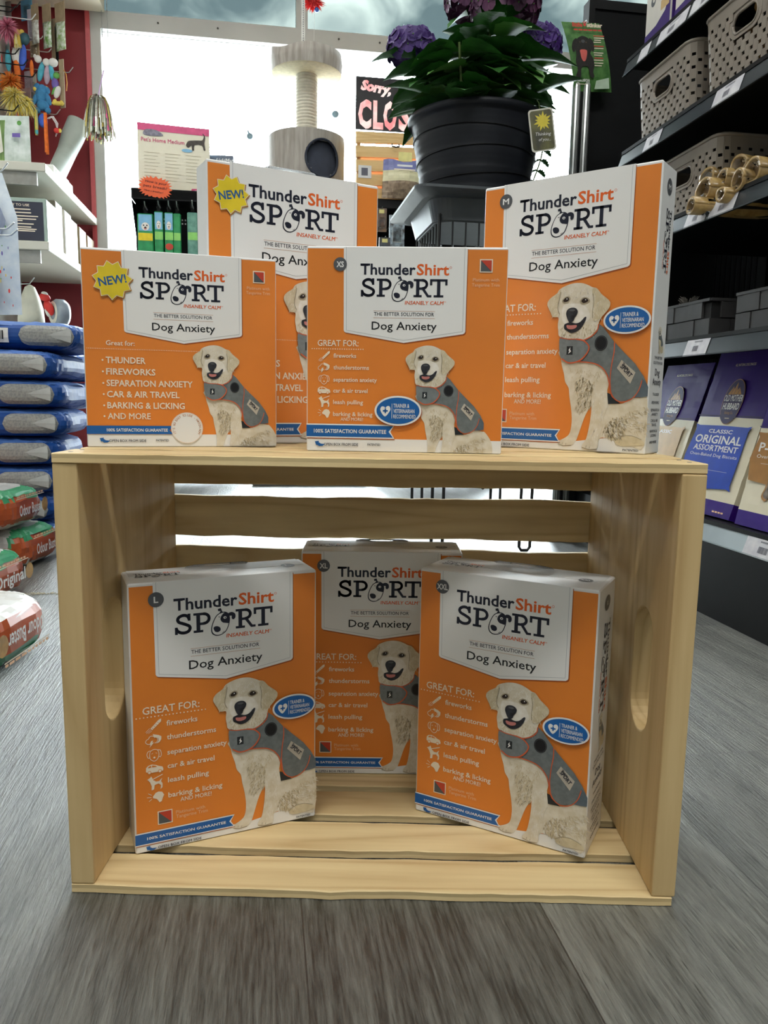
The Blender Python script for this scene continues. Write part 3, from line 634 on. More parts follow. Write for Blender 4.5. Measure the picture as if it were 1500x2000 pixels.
def side_print(root, w, h, d, badge_t):
    """spine printing on the right-hand narrow side"""
    M = Matrix.Translation((w/2+.0001, 0, 0)) @ Matrix.Rotation(R(90), 4, 'Z')
    a = Art(M); D = d*1000; H = h*1000; k = K; c = D*.52
    a.poly(circ(c, H-16, D*.17, 6.4, 20), k['grey'], 1); a.text(badge_t, c, H-18, 3.6, k['white'], 2, 5.6, .008, 'c')
    b = Art(M @ Matrix.Translation((c*.001, 0, 0)) @ Matrix.Rotation(R(90), 4, 'Y')); s = .62*D/50
    b.xf(s*1.35, 0, 0, s); b.ox = -(H-32)-34.4*s*1.35+0; b.oy = -188*s
    b.ox = -(H-32)-34.4*s*1.35
    b.text('Thunder', 34.4, 199.9, 9.3, k['navy'], 1, 50.8, .022); b.text('Shirt', 86.2, 199.9, 9.3, k['logo'], 1, 29.6, .022); sport(b, k['navy'], 1)
    b.text('INSANELY CALM', 75.8, 173.4, 3.1, k['logo'], 1, 35.4, .018)
    a.mb.add(b.mb.v, b.mb.f, k['navy'])
    for i, f in enumerate(b.mb.f): a.mb.m[len(a.mb.f)-len(b.mb.f)+i] = a.mb.mi(b.mb.mats[b.mb.m[i]])
    for t, y, hh, wd in (('THE BETTER', 74, 2.2, .62), ('SOLUTION FOR', 70, 2.2, .72), ('Dog', 61, 5.4, .36), ('Anxiety', 53.5, 5.4, .66), ('THUNDER', 45, 2.2, .5), ('FIREWORKS', 38.5, 2.2, .6), ('SEPARATION', 32.5, 2.2, .66), ('ANXIETY', 29, 2.2, .5), ('CAR & AIR', 24, 2.2, .56), ('TRAVEL', 20.5, 2.2, .4), ('BARKING &', 15.5, 2.2, .6), ('LICKING', 12, 2.2, .44), ('AND MORE', 6.5, 2.2, .56)):
        a.text(t, c, y*H/224+2, hh, k['navy'], 1, wd*D*.9, .006, 'c')
    sc = .245*D/35; a.xf(sc*.62, c-93*sc*.62, 80*H/224, sc*.62)
    small = [(p[0], p[1]) for p in DOG_BODY_S]
    a.poly(spline(small, 2), k['dog2'], 1); a.poly(VEST, k['vest'], 2); a.poly(spline(DOG_HEAD, 2), k['dog'], 3); a.poly(spline(NOSE, 2), k['nose'], 4); a.poly(spline(MOUTH, 2), k['nose'], 4)
    for E in (EYE_L, EYE_R): a.poly(E, k['eye'], 4)
    a.build('side_print', root)
def top_print(root, w, h, d, badge_t):
    M = Matrix.Translation((-w/2, 0, h+.0001)) @ Matrix.Rotation(R(-90), 4, 'X'); a = Art(M); k = K; D = d*1000
    s = .45; a.xf(s, 8-34.4*s, D*.52-190*s); a.text('Thunder', 34.4, 199.9, 9.3, k['navy'], 2, 50.8, .022); a.text('Shirt', 86.2, 199.9, 9.3, k['logo'], 2, 29.6, .022); sport(a, k['navy'], 2)
    a.xf(); a.poly(circ(w*1000-18, D*.5, 6, 6, 20), k['grey'], 2); a.text(badge_t, w*1000-18, D*.5-2, 4, k['white'], 3, 3.4+1.8*len(badge_t), .008, 'c')
    a.build('top_print', root)

def size_badge(root, w, x, y, r, t):
    a = Art(front() @ Matrix.Translation((-w/2, -.00015, 0))); a.l0 = 5
    a.poly(circ(x, y, r, r, 32), K['grey'], 0); wd = {'L': 3.2, 'M': 5.6, 'XS': 6.2, 'XL': 7.2, 'XXL': 9.4}[t]*r/5.6
    a.text(t, x, y-r*.40, r*.78, K['white'], 1, wd, .026, 'c'); a.build('size_badge', root)

def tall_box(x, y, z, yaw, d, size, label, sc=1.0, side=True):
    w, h = .153, .224
    t = thing('dog_vest_box', label, 'box', (x, y, z), yaw, 'orange and white dog vest boxes'); t.scale = (sc, 1, sc)
    carton(t, w, h, d).build('carton', t)
    def ground(a):
        a.rect(1.2, 8.5, 151.8, 221.5, K['orange'], 0); great_for(a) if size else caps_list(a, 1.14)
        if size: a.rect(1.2, 1.0, 151.8, 8.5, K['white'], 0); a.poly([(95, 8.5), (152, 16.5), (152, 8)], K['white'], .5); swatch(a, 17.9, 22.2, 11.7, 32.4, 25.0, 2.9, 23.6, 25.8)
        open_side(a, 8.2, 2.9, 1.0, 17.4, 35.2, 135.3, 12.7, 2.3)
    shared('tall_ground'+('' if size else 'new'), t, 'front_print', w, ground)
    shared('tall_head', t, 'logo_panel', w, lambda a: (header(a), wordmark(a)), 'white panel with logo lettering')
    shared('tall_dog', t, 'dog_picture', w, dog_art, 'picture of a pale dog in a grey vest', l0=1)
    def rib(a): ribbon(a, 7.9, 16.9, 79.4, 9.1, 64.0)
    shared('tall_rib', t, 'guarantee_ribbon', w, rib, 'blue ribbon with white lettering')
    if size:
        shared('tall_badge', t, 'recommendation_badge', w, lambda a: badge(a, 132.8, 106.2, 19.1, 11.0), 'blue oval badge', l0=12)
        size_badge(t, w, 21.1, 210.2, 6.0, size)
    else: shared('tall_star', t, 'starburst', w, lambda a: star(a, 19.6, 199.0, 15.2, 12.0), 'yellow starburst with blue lettering', l0=4)
    if side: side_print(t, w, h, d, size or 'S')
    top_print(t, w, h, d, size or 'S'); hang_tab(t, w, h, d)
    return t

def caps_list(a, s):
    c = K['cream']; u = lambda v: v*s
    a.text('Great for:', 16.5*s, 78*s+2, 3.6*s, c, 3, 21.5*s, .012)
    for i in range(70): a.poly(circ(2.4+i*1.3*s, 75.2*s+2, .32*s, n=6), c, 3)
    for t, y, w in (('THUNDER', 66.2, 30), ('FIREWORKS', 57.3, 37.3), ('SEPARATION ANXIETY', 48.3, 66.2), ('CAR & AIR TRAVEL', 39.6, 55.6), ('BARKING & LICKING', 30.8, 59.6), ('AND MORE', 22.3, 32.8)):
        a.text(t, 16.0*s, y*s, 4.7*s, c, 3, w*s, .02); a.poly(circ(13.6*s, y*s+2.2*s, .75*s, n=10), c, 3)
def small_box(x, y, z, yaw, d, new, label, sc=1.0):
    w, h = .1505, .1535
    t = thing('dog_vest_box', label, 'box', (x, y, z), yaw, 'orange and white dog vest boxes'); t.scale = (sc, 1, sc)
    carton(t, w, h, d).build('carton', t)
    LIM = [(1, .8, 1), (0, 150, -1)]; hx = 14.6 if new else 12.4
    def ground(a):
        k = K; c = k['cream']
        a.rect(.7, 10.2, 149.9, 151.6, k['orange'], 0); a.rect(.7, .6, 149.9, 10.2, k['white'], 0)
        if new:
            caps_list(a, 1.0); swatch(a, 131.6, 133.6, 9.6, 126.6, 124.6, 2.35, 18.4, 19.4)
            a.poly(circ(77, 15.4, 12.7, n=40), k['white'], 6); a.line(circ(77, 15.4, 12.2, n=40), .2, k['pale'], 7, True, False)
            T = "IT'S SO EASY TO USE - WATCH NOW"
            for i, ch in enumerate(T):
                g = 205-i*7.6
                if ch != ' ': a.text(ch, 77+9.6*math.cos(R(g)), 15.4+9.6*math.sin(R(g)), 1.7, k['rule'], 7, None, .01, 'c', rot=g-90)
            open_side(a, 9.4, 5.0, .95, 16.6, 28.2, 52.4, 10, 4.5)
        else:
            a.text('GREAT FOR:', 8.4, 80.1, 4.4, c, 3, 31.2, .010)
            for i in range(23): a.poly(circ(4.2+i*1.77, 77.9, .42, n=8), c, 3)
            for tt, yy, ww in (('fireworks', 71.4, 17.3), ('thunderstorms', 62.6, 27.2), ('separation anxiety', 53.4, 33.4), ('car & air travel', 45.1, 26.4), ('leash pulling', 36.4, 23.0), ('barking & licking', 27.3, 30.4)):
                a.text(tt, 20.6, yy, 3.1, c, 3, ww, .014)
            a.text('AND MORE!', 26.4, 23.7, 2.5, c, 3, 17.4, .010)
            a.xf(.72, 1.5, 0, .715); a.oy = -4.2; icons(a); a.xf()
            swatch(a, 129.4, 135.2, 9.6, 124.6, 125.0, 2.35, 19.6, 20.6); open_side(a, 6.6, 5.4, .95, 13.6, 26.6, 47.4, 10, 4.9)
    art_mesh(t, 'front_print', w, ground)
    def head(a): a.xf(.815, hx, 153.5-224*.815-.8); header(a); wordmark(a)
    art_mesh(t, 'logo_panel', w, head, label='white panel with logo lettering')
    a = Art(front() @ Matrix.Translation((-w/2, -.00015, 0))); a.l0 = 1; a.lim = LIM
    a.xf(.685, (82.6 if new else 75.6)-64*.685, (82.4 if new else 81.2)-137.4*.685); dog_art(a, True); a.build('dog_picture', t, 'picture of a pale dog in a grey vest')
    if new:
        art_mesh(t, 'guarantee_ribbon', w, lambda a: ribbon(a, 10.4, 17.0, 62.4+4, 15.0, 46.8, False, 2.3), label='blue ribbon with white lettering')
        art_mesh(t, 'starburst', w, lambda a: star(a, 22.9, 129.6, 15.2, 12.0), label='yellow starburst with blue lettering', l0=4)
    else:
        art_mesh(t, 'guarantee_ribbon', w, lambda a: ribbon(a, 11.4, 20.2, 67.0, 5.8, 56, True, 2.8), label='blue ribbon with white lettering')
        art_mesh(t, 'recommendation_badge', w, lambda a: badge(a, 70.6, 32.0, 18.0, 11.4), label='blue oval badge', l0=12)
        size_badge(t, w, 25.2, 140.2, 5.0, 'XS')
    top_print(t, w, h, d, 'S' if new else 'XS')
    return t

small_box(-0.1575, 0.0855, CH, 0.297, 0.030, True, 'small square orange box with NEW! starburst, front left on top of the crate', .98)
small_box(0.0179, 0.0623, CH, -0.0336, 0.040, False, 'small square orange box with XS badge, front centre on top of the crate')
tall_box(-0.0762, 0.158, CH, 0.507, 0.030, None, 'tall orange box with NEW! starburst, standing behind the small boxes on the crate', 1.03, False)
tall_box(0.1488, 0.1284, CH, -0.62, 0.036, 'M', 'tall orange box with M badge, at the right on top of the crate')
tall_box(-0.1225, 0.0706, CT+.0002, 0.435, 0.046, 'L', 'tall orange box with L badge, at the left inside the crate', 1.0, False)
tall_box(0.0016, 0.182, CT+.0002, 0.0198, 0.056, 'XL', 'tall orange box with XL badge, at the back inside the crate', 1.0, False)
tall_box(0.1038, 0.0815, CT+.0002, -0.4796, 0.058, 'XXL', 'tall orange box with XXL badge, at the right inside the crate')
# ------------------------------------------------------------------ the shop itself
def floor_mat():
    m = bpy.data.materials.new('grey_wood_planks'); m.use_nodes = True; nt = m.node_tree; N, L = nt.nodes, nt.links
    b = N['Principled BSDF']
    tc = N.new('ShaderNodeTexCoord'); mp = N.new('ShaderNodeMapping'); L.new(tc.outputs['Object'], mp.inputs['Vector'])
    mp.inputs['Rotation'].default_value = (0, 0, R(-90)); mp.inputs['Location'].default_value = (0.574, -0.053, 0)
    br = N.new('ShaderNodeTexBrick'); br.inputs['Scale'].default_value = 1.0; br.inputs['Brick Width'].default_value = 1.22; br.inputs['Row Height'].default_value = 0.178
    br.inputs['Mortar Size'].default_value = 0.0006; br.inputs['Mortar Smooth'].default_value = 0.2; br.offset = 0.37; br.offset_frequency = 3
    br.inputs['Color1'].default_value = (0, 0, 0, 1); br.inputs['Color2'].default_value = (1, 1, 1, 1); br.inputs['Mortar'].default_value = (.5, .5, .5, 1); br.inputs['Bias'].default_value = 0.0
    L.new(mp.outputs['Vector'], br.inputs['Vector'])
    ms = N.new('ShaderNodeMapping'); ms.inputs['Scale'].default_value = (1, 0.07, 1); L.new(tc.outputs['Object'], ms.inputs['Vector'])
    off = N.new('ShaderNodeVectorMath'); off.operation = 'ADD'; sc = N.new('ShaderNodeVectorMath'); sc.operation = 'SCALE'; sc.inputs['Scale'].default_value = 3.7
    L.new(br.outputs['Color'], sc.inputs[0]); L.new(ms.outputs['Vector'], off.inputs[0]); L.new(sc.outputs['Vector'], off.inputs[1])
    n1 = N.new('ShaderNodeTexNoise'); n1.inputs['Scale'].default_value = 420; n1.inputs['Detail'].default_value = 5; n1.inputs['Roughness'].default_value = 0.65; L.new(off.outputs['Vector'], n1.inputs['Vector'])
    n2 = N.new('ShaderNodeTexNoise'); n2.inputs['Scale'].default_value = 11; n2.inputs['Detail'].default_value = 2; n2.inputs['Distortion'].default_value = 0.6; L.new(off.outputs['Vector'], n2.inputs['Vector'])
    w1 = N.new('ShaderNodeMath'); w1.operation = 'MULTIPLY'; w1.inputs[1].default_value = 17.0; L.new(n2.outputs['Fac'], w1.inputs[0])
    w2 = N.new('ShaderNodeMath'); w2.operation = 'PINGPONG'; w2.inputs[1].default_value = 1.0; L.new(w1.outputs[0], w2.inputs[0])
    w3 = N.new('ShaderNodeMath'); w3.operation = 'MULTIPLY'; w3.inputs[1].default_value = 0.24; L.new(w2.outputs[0], w3.inputs[0])
    a1 = N.new('ShaderNodeMath'); a1.operation = 'MULTIPLY_ADD'; a1.inputs[1].default_value = 1.25; L.new(n1.outputs['Fac'], a1.inputs[0]); L.new(w3.outputs[0], a1.inputs[2])
    sep = N.new('ShaderNodeSeparateColor'); L.new(br.outputs['Color'], sep.inputs['Color'])
    a2 = N.new('ShaderNodeMath'); a2.operation = 'MULTIPLY_ADD'; a2.inputs[1].default_value = 0.34; L.new(sep.outputs['Red'], a2.inputs[0]); L.new(a1.outputs[0], a2.inputs[2])
    mr = N.new('ShaderNodeMapRange'); mr.inputs['From Min'].default_value = 0.55; mr.inputs['From Max'].default_value = 1.32; L.new(a2.outputs[0], mr.inputs['Value'])
    mx = N.new('ShaderNodeMix'); mx.data_type = 'RGBA'; mx.inputs['A'].default_value = lin('#2F302D'); mx.inputs['B'].default_value = lin('#8C8D86'); L.new(mr.outputs['Result'], mx.inputs['Factor'])
    mo = N.new('ShaderNodeMix'); mo.data_type = 'RGBA'; mo.inputs['B'].default_value = lin('#3A3835'); L.new(mx.outputs['Result'], mo.inputs['A']); L.new(br.outputs['Fac'], mo.inputs['Factor'])
    n5 = N.new('ShaderNodeTexNoise'); n5.inputs['Scale'].default_value = 640; n5.inputs['Detail'].default_value = 1; L.new(off.outputs['Vector'], n5.inputs['Vector'])
    pr = N.new('ShaderNodeMapRange'); pr.inputs['From Min'].default_value = 0.62; pr.inputs['From Max'].default_value = 0.78; pr.inputs['To Max'].default_value = 0.7; L.new(n5.outputs['Fac'], pr.inputs['Value'])
    mq = N.new('ShaderNodeMix'); mq.data_type = 'RGBA'; mq.inputs['B'].default_value = lin('#2B2A26'); L.new(mo.outputs['Result'], mq.inputs['A']); L.new(pr.outputs['Result'], mq.inputs['Factor'])
    L.new(mq.outputs['Result'], b.inputs['Base Color'])
    rr = N.new('ShaderNodeMapRange'); rr.inputs['To Min'].default_value = 0.32; rr.inputs['To Max'].default_value = 0.5; b.inputs['Specular IOR Level'].default_value = 0.95; b.inputs['Coat Weight'].default_value = 0.8; b.inputs['Coat Roughness'].default_value = 0.42; b.inputs['Coat IOR'].default_value = 1.6; L.new(n1.outputs['Fac'], rr.inputs['Value']); L.new(rr.outputs['Result'], b.inputs['Roughness'])
    bp = N.new('ShaderNodeBump'); bp.inputs['Strength'].default_value = 0.9; bp.inputs['Distance'].default_value = 0.0022; L.new(a1.outputs[0], bp.inputs['Height']); L.new(bp.outputs['Normal'], b.inputs['Normal']); L.new(bp.outputs['Normal'], b.inputs['Coat Normal'])
    return m
XL_, XR_, YB_, ZC = -1.34, 2.6, -3.2, 2.95
def shell(name, x0, x1, y0, y1, z0, z1, m):
    mb = MB(); mb.box(x0, x1, y0, y1, z0, z1, m); o = mb.build(name, rot=(0, 0, TH)); return struct(o)
shell('floor', XL_-.1, XR_+.1, YB_-.1, YW+.12, -.06, 0, floor_mat())
WALL = mat('wall_paint_grey', '#A9AAA6', 0.8, 0.03, 3); RED = mat('wall_paint_red', '#8E2A31', 0.6, 0.04, 2)
shell('ceiling', XL_-.1, XR_+.1, YB_-.1, YW+.12, ZC, ZC+.06, mat('ceiling_white', '#D8D6CF', 0.9, 0.02, 4))
mb = MB(); mb.box(XL_-.1, XL_, YB_, 1.9, 0, ZC, WALL); mb.box(XL_-.1, XL_, 1.9, YW, 0, ZC, RED); struct(mb.build('wall_left', rot=(0, 0, TH)))
shell('wall_right', XR_, XR_+.1, YB_, YW, 0, ZC, WALL)
shell('wall_front', XL_, XR_, YB_-.1, YB_, 0, ZC, mat('wall_paint_mid_grey', '#9C9E9C', 0.8, 0.03, 3))
FRAME = mat('window_frame_aluminium', '#B9B8B4', 0.45, 0.03, 6)
WX0, WX1 = -0.885, 2.2
mb = MB(); mb.box(XL_, -.94, YW, YW+.1, 0, ZC, RED); mb.box(-.958, -.936, YW-.04, YW+.0, 0, 2.345, mat('red_trim', '#B5484E', .35, .03)); struct(mb.build('wall_back', rot=(0, 0, TH)))
mb = MB(); mb.box(WX1+.08, XR_, YW, YW+.1, 0, ZC, WALL); struct(mb.build('wall_back_right', rot=(0, 0, TH)))
mb = MB(); mb.box(XL_, XR_, YW, YW+.1, 2.9, ZC, WALL); struct(mb.build('trim_1', rot=(0, 0, TH)))
shell('trim_2', XL_, -.86, 3.62, YW-.045, 2.285, 2.62, mat('bulkhead_cream', '#F3ECD8', .7, .02, 3))   # boxed-in beam over the left shelves
def glass(name, tint=None, dirt=0.0):
    m = bpy.data.materials.new(name); m.use_nodes = True; nt = m.node_tree; N, L = nt.nodes, nt.links
    N.remove(N['Principled BSDF']); t = N.new('ShaderNodeBsdfTransparent'); g = N.new('ShaderNodeBsdfGlossy'); g.inputs['Roughness'].default_value = 0.02
    fr = N.new('ShaderNodeFresnel'); fr.inputs['IOR'].default_value = 1.25; mx = N.new('ShaderNodeMixShader')
    L.new(fr.outputs['Fac'], mx.inputs['Fac']); L.new(t.outputs[0], mx.inputs[1]); L.new(g.outputs[0], mx.inputs[2]); L.new(mx.outputs[0], N['Material Output'].inputs['Surface'])
    if tint:
        tc = N.new('ShaderNodeTexCoord'); mp = N.new('ShaderNodeMapping'); mp.inputs['Scale'].default_value = (1.0, 1, 1.6); mp.inputs['Rotation'].default_value = (0, R(35), 0)
        L.new(tc.outputs['Object'], mp.inputs['Vector'])
        nz = N.new('ShaderNodeTexNoise'); nz.inputs['Scale'].default_value = 1.9; nz.inputs['Detail'].default_value = 5; nz.inputs['Distortion'].default_value = .5; L.new(mp.outputs['Vector'], nz.inputs['Vector'])
        cr = N.new('ShaderNodeValToRGB'); cr.color_ramp.elements[0].position = .40; cr.color_ramp.elements[0].color = tint[0]; cr.color_ramp.elements[1].position = .68; cr.color_ramp.elements[1].color = tint[1]
        L.new(nz.outputs['Fac'], cr.inputs['Fac']); L.new(cr.outputs['Color'], t.inputs['Color'])
    else: t.inputs['Color'].default_value = (.97, .985, .98, 1)
    return m
mb = MB(); Y0, Y1 = YW-.03, YW+.07
mb.box(-.94, WX0, Y0, Y1, 0, 2.9, FRAME); mb.box(WX1, WX1+.08, Y0, Y1, 0, 2.9, FRAME)
mb.box(WX0, WX1, Y0, Y1, 2.215, 2.30, FRAME); mb.box(WX0, WX1, Y0, Y1, 2.86, 2.9, FRAME); mb.box(WX0, WX1, Y0, Y1, 0, .10, FRAME)
mb.box(.105, .165, Y0, Y1, 2.30, 2.86, FRAME); mb.box(.11, .15, Y0+.01, Y1, .10, 2.215, FRAME); mb.box(1.25, 1.31, Y0, Y1, .1, 2.86, FRAME)
w1 = struct(mb.build('window_1', rot=(0, 0, TH)))
sc = MB()
for x in (-.6, -.3, .33, .55, .86): sc.lathe([(0, 0), (.005, .0), (.005, .003), (0, .004)], mat('screw_dark', '#4A4742', .5), 8, Matrix.Translation((x, Y0-.001, 2.262)) @ Matrix.Rotation(R(90), 4, 'X'))
sc.build('frame_screws', w1)
g = MB(); g.box(WX0, .11, YW+.01, YW+.016, .1, 2.215, glass('window_glass')); g.box(.15, 1.25, YW+.01, YW+.016, .1, 2.215, glass('window_glass')); g.box(1.31, WX1, YW+.01, YW+.016, .1, 2.215, MB and g.mats[0])
g.build('pane', w1)
TG = glass('tinted_transom_glass', ((.080, .094, .095, 1), (.19, .20, .188, 1)))
g = MB(); g.box(WX0, .105, YW+.01, YW+.016, 2.30, 2.86, TG); g.box(.165, 1.25, YW+.01, YW+.016, 2.30, 2.86, TG); g.box(1.31, WX1, YW+.01, YW+.016, 2.30, 2.86, TG)
g.build('transom_pane', w1, label='grey tinted upper panes')
ch = MB(); CHM = mat('chain_steel', '#B5B5B5', .3, metal=.8)
for x, wh in ((-.872, 'left'), (-.845, 'right')):
    ch = MB()
    for i in range(22): ch.ell((x, YW-.06, 2.335-i*.008-.002), (.0022, .0022, .0045), CHM, 6, 4)
    tag(ch.build('blind_chain', rot=(0, 0, TH)), 'thin bead chain at the top left window corner, %s one of two' % wh, 'chain')
pv = MB(); pv.box(-6, 8, YW+.12, 14, -.1, -.02, mat('pavement', '#B9B8B4', .9, .05, 2)); struct(pv.build('pavement', rot=(0, 0, TH)))
for x, y, pw in LAMPS:                          # the ceiling fittings
    p = rm(x, y, 2.86); t = thing('ceiling_light', 'flat white ceiling light above the aisle', 'light', p, TH, 'ceiling lights')
    mb = MB(); mb.box(-.62, .62, -.18, .18, .005, .085, mat('fitting_white', '#E4E3DE', .5)); mb.build('housing', t)
    mb = MB(); mb.box(-.58, .58, -.15, .15, -.012, .005, mat('diffuser', '#FFFFFA', .5, emit=2.0)); mb.build('diffuser', t)
# ------------------------------------------------------------------ right: black shelving, baskets, biscuit bags
BLK = mat('shelf_black_steel', '#08090B', .5, .08, 25, spec=.22); BLK2 = mat('shelf_black_panel', '#090B0D', .65, .06, 6, spec=.2); CHAN = mat('price_channel_grey', '#2C3338', .32, .05, 12)
LABEL = mat('shelf_label_paper', '#D8D8DC', .45, .04, 60, col2='#C4C3CC'); INK = mat('ink_grey', '#5B5B66', .5)
SHZ = [(1.075, .70), (.885, .70), (.697, .70), (.462, .70), (.135, .695)]     # underside of each lip, front x
SY0, SY1 = .12, 1.165
unit = thing('shelving_unit', 'tall black steel shelving unit along the right side', 'shelving', (0, 0, 0), TH)
mb = MB(); mb.box(1.12, 1.15, SY0, 1.49, 0, 1.40, BLK2)
for i in range(60):
    mb.box(1.1185, 1.12, SY0+.02+i*.022, SY0+.028+i*.022, .05, 1.38, BLK)
mb.build('back_panel', unit)
mb = MB(); mb.box(.704, .72, SY0, SY1, 0, .135, BLK); mb.build('kick_plate', unit)
for y in (SY0, SY1-.012):
    mb = MB(); mb.box(1.07, 1.118, y, y+.03, 0, 1.42, BLK); mb.build('upright', unit)
labs = [[(1.10, .045), (1.02, .11), (.90, .1), (.79, .09)], [(1.05, .065), (.80, .08), (.45, .08)], [(.865, .07), (.785, .075)], [(.835, .075), (.58, .08)], [(.60, .10)]]
for i, (z, x) in enumerate(SHZ):
    mb = MB(); mb.box(x+.012, 1.118, SY0, SY1, z+.018, z+.034, BLK); mb.box(x+.006, x+.02, SY0, SY1, z+.03, z+.037, BLK)
    mb.add([(x, SY0, z), (x, SY1, z), (x+.012, SY1, z+.036), (x+.012, SY0, z+.036)], [(0, 1, 2, 3)], BLK); sh = mb.build('shelf', unit)
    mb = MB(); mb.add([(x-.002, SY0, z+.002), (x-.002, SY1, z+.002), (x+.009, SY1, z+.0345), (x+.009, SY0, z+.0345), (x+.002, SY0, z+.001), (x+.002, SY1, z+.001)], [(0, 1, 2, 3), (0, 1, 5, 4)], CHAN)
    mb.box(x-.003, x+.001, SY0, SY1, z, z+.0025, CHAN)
    if i == 4: mb.m = [mb.mi(mat('price_channel_window_sheen', '#A9B6BD', .2, .1, 9))]*len(mb.m)  # bottom channel paler: the window's reflection is painted into its colour
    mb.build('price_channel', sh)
    for (y, w) in labs[i]:
        mb = MB(); P = [(x-.0032, y, z+.001), (x-.0032, y-w, z+.001), (x+.0078, y-w, z+.0345), (x+.0078, y, z+.0345)]
        mb.add(P, [(0, 1, 2, 3)], LABEL)
        def lp(s, t): a = Vector(P[0])*(1-s)*(1-t)+Vector(P[1])*s*(1-t)+Vector(P[2])*s*t+Vector(P[3])*(1-s)*t; return (a.x-.0006, a.y, a.z)
        rnd = random.Random(int(y*100)+i)
        if w > .06:
            s = .36
            while s < .58: ww = rnd.choice((.006, .01, .014)); mb.add([lp(s, .22), lp(s+ww, .22), lp(s+ww, .52), lp(s, .52)], [(0, 1, 2, 3)], INK); s += ww+.008
            for k in range(16): mb.add([lp(.36+k*.022, .70), lp(.372+k*.022, .70), lp(.372+k*.022, .78), lp(.36+k*.022, .78)], [(0, 1, 2, 3)], INK)
        mb.build('price_label', sh)

pan = thing('shelf_end_panel', 'black end panel closing off the shelving in front of the window', 'panel', rm(.76, 1.5, 0), TH)
mb = MB(); mb.box(0, .60, 0, .03, 0, 1.385, BLK2); mb.box(-.004, .6, -.006, .036, 1.37, 1.392, BLK); mb.build('panel', pan)
mb = MB(); mb.box(-.012, .004, -.008, .03, 0, 1.39, BLK); mb.build('edge_post', pan)
mb = MB(); mb.box(0.02, .33, -.26, -.002, .10, .13, BLK); mb.box(.01, .33, -.275, -.26, .09, .13, CHAN); mb.box(.02, .33, -.24, -.002, 0, .10, BLK); mb.build('base_shelf', pan)
mb = MB(); mb.add([(.03, -.2765, .095), (.12, -.2765, .095), (.12, -.2765, .127), (.03, -.2765, .127)], [(0, 1, 2, 3)], LABEL); mb.build('price_label', pan)
CHROME = mat('brushed_chrome', '#D9DCDB', .38, .04, 30, metal=.75, stretch=(1, 1, .02))
post = thing('display_post', 'slotted chrome display post of two bright tubes beside the black panel', 'post', rm(.722, 1.46, 0), TH)
for dx in (-.011, .016):
    mb = MB(); mb.lathe([(0, 0), (.0105, 0), (.0105, 1.17), (.008, 1.178), (0, 1.178)], CHROME, 18, Matrix.Translation((dx, 0, 0)))
    for k in range(5): g = R(-160+k*35); mb.box(dx+.0102*math.cos(g)-.0006, dx+.0102*math.cos(g)+.0006, .0102*math.sin(g)-.0006, .0102*math.sin(g)+.0006, 0, 1.17, BLK)
    mb.build('tube', post)
mb = MB(); mb.box(-.008, .013, -.003, .003, .02, 1.16, BLK); mb.build('slot_strip', post)
mb = MB(); mb.box(-.035, .04, -.035, .035, 0, .008, BLK); mb.build('foot', post)

# hang card on the end panel
HC = thing('hang_card', 'green hang card with a black puppy picture, on the black panel', 'card', at(1150, 108, 1.93), TH+R(2), rot=(R(-2), R(-4), TH+R(4)))
GRN = mat('card_grass_green', '#5C8A4A', .35, scale=70, col2='#3C6B34'); CW_ = .104; CHH = .163
mb = MB(); V = []; n = 10
for i in range(n+1):
    for j in range(2):
        z = -CHH/2+CHH*i/n; V.append(((-CW_/2, CW_/2)[j]-.010*(.5-i/n)*-1.0-.02*(i/n-.5), .012*(i/n-.5)**2*4, z))
mb.add(V, [(2*i, 2*i+1, 2*i+3, 2*i+2) for i in range(n)], GRN); mb.build('card', HC, solid=.0006)
a = Art(Matrix.Translation((0, .0, 0)), unit=.001, step=.0002); a.l0 = 3; k = K; PUP = mat('puppy_black', '#26201E', .4, scale=200, col2='#171413')
X = lambda p: (p[0]*1.04+(-.03*p[1]), p[1])
def cp(pts, m, l): a.poly([X(p) for p in pts], m, l)
cp(spline([(-34, 18), (-30, 36), (-18, 44), (-4, 42), (6, 32), (8, 14), (4, 4), (11, -8), (13, -24), (9, -40), (12, -50), (3, -53), (-1, -40), (-4, -28), (-16, -27), (-22, -34), (-24, -52), (-34, -54), (-36, -48), (-31, -36), (-35, -16), (-33, 0)], 3), PUP, 1)
cp(spline([(-30, 38), (-40, 32), (-44, 16), (-40, 6), (-33, 14)], 3), PUP, 1.5); cp(spline([(2, 40), (12, 34), (15, 18), (11, 8), (6, 18)], 3), PUP, 1.5)
for q in ((-22, 30), (-6, 30)): cp(circ(q[0], q[1], 2, n=8), mat('puppy_eye', '#5A4636', .3), 2)
cp(spline([(-22, 12), (-6, 12), (-5, 2), (-9, -12), (-15, -15), (-20, -8), (-22, 2)], 3), mat('tongue_red', '#D9645C', .4), 2); cp(circ(-14, 32, 5, 4, 12), K['grey'], 2)
a.text('little', -44, 66, 9, mat('card_red', '#D9483F', .4), 3, 28, .05); a.poly(circ(-10, 71, 4, n=12), MATS['card_red'], 3)
for q in ((-14, 76), (-10, 78), (-6, 76)): a.poly(circ(q[0], q[1], 1.6, n=8), MATS['card_red'], 3)
a.text('stinker', -4, 66, 9, k['cream'], 3, 42, .05); [a.rect(-40+i*13, 57, -29+i*13, 60.5, MATS['card_red'], 3) for i in range(6)]
rr = random.Random(2)
for i, y in enumerate((46, 41, 36, 31, 22, 17, 6, 1, -6, -11, -18, -24)):
    a.rect(13+(i % 3), y-1.2, 13+rr.uniform(20, 30), y+1.0, MATS['card_red'] if i % 4 == 0 else k['cream'], 2)
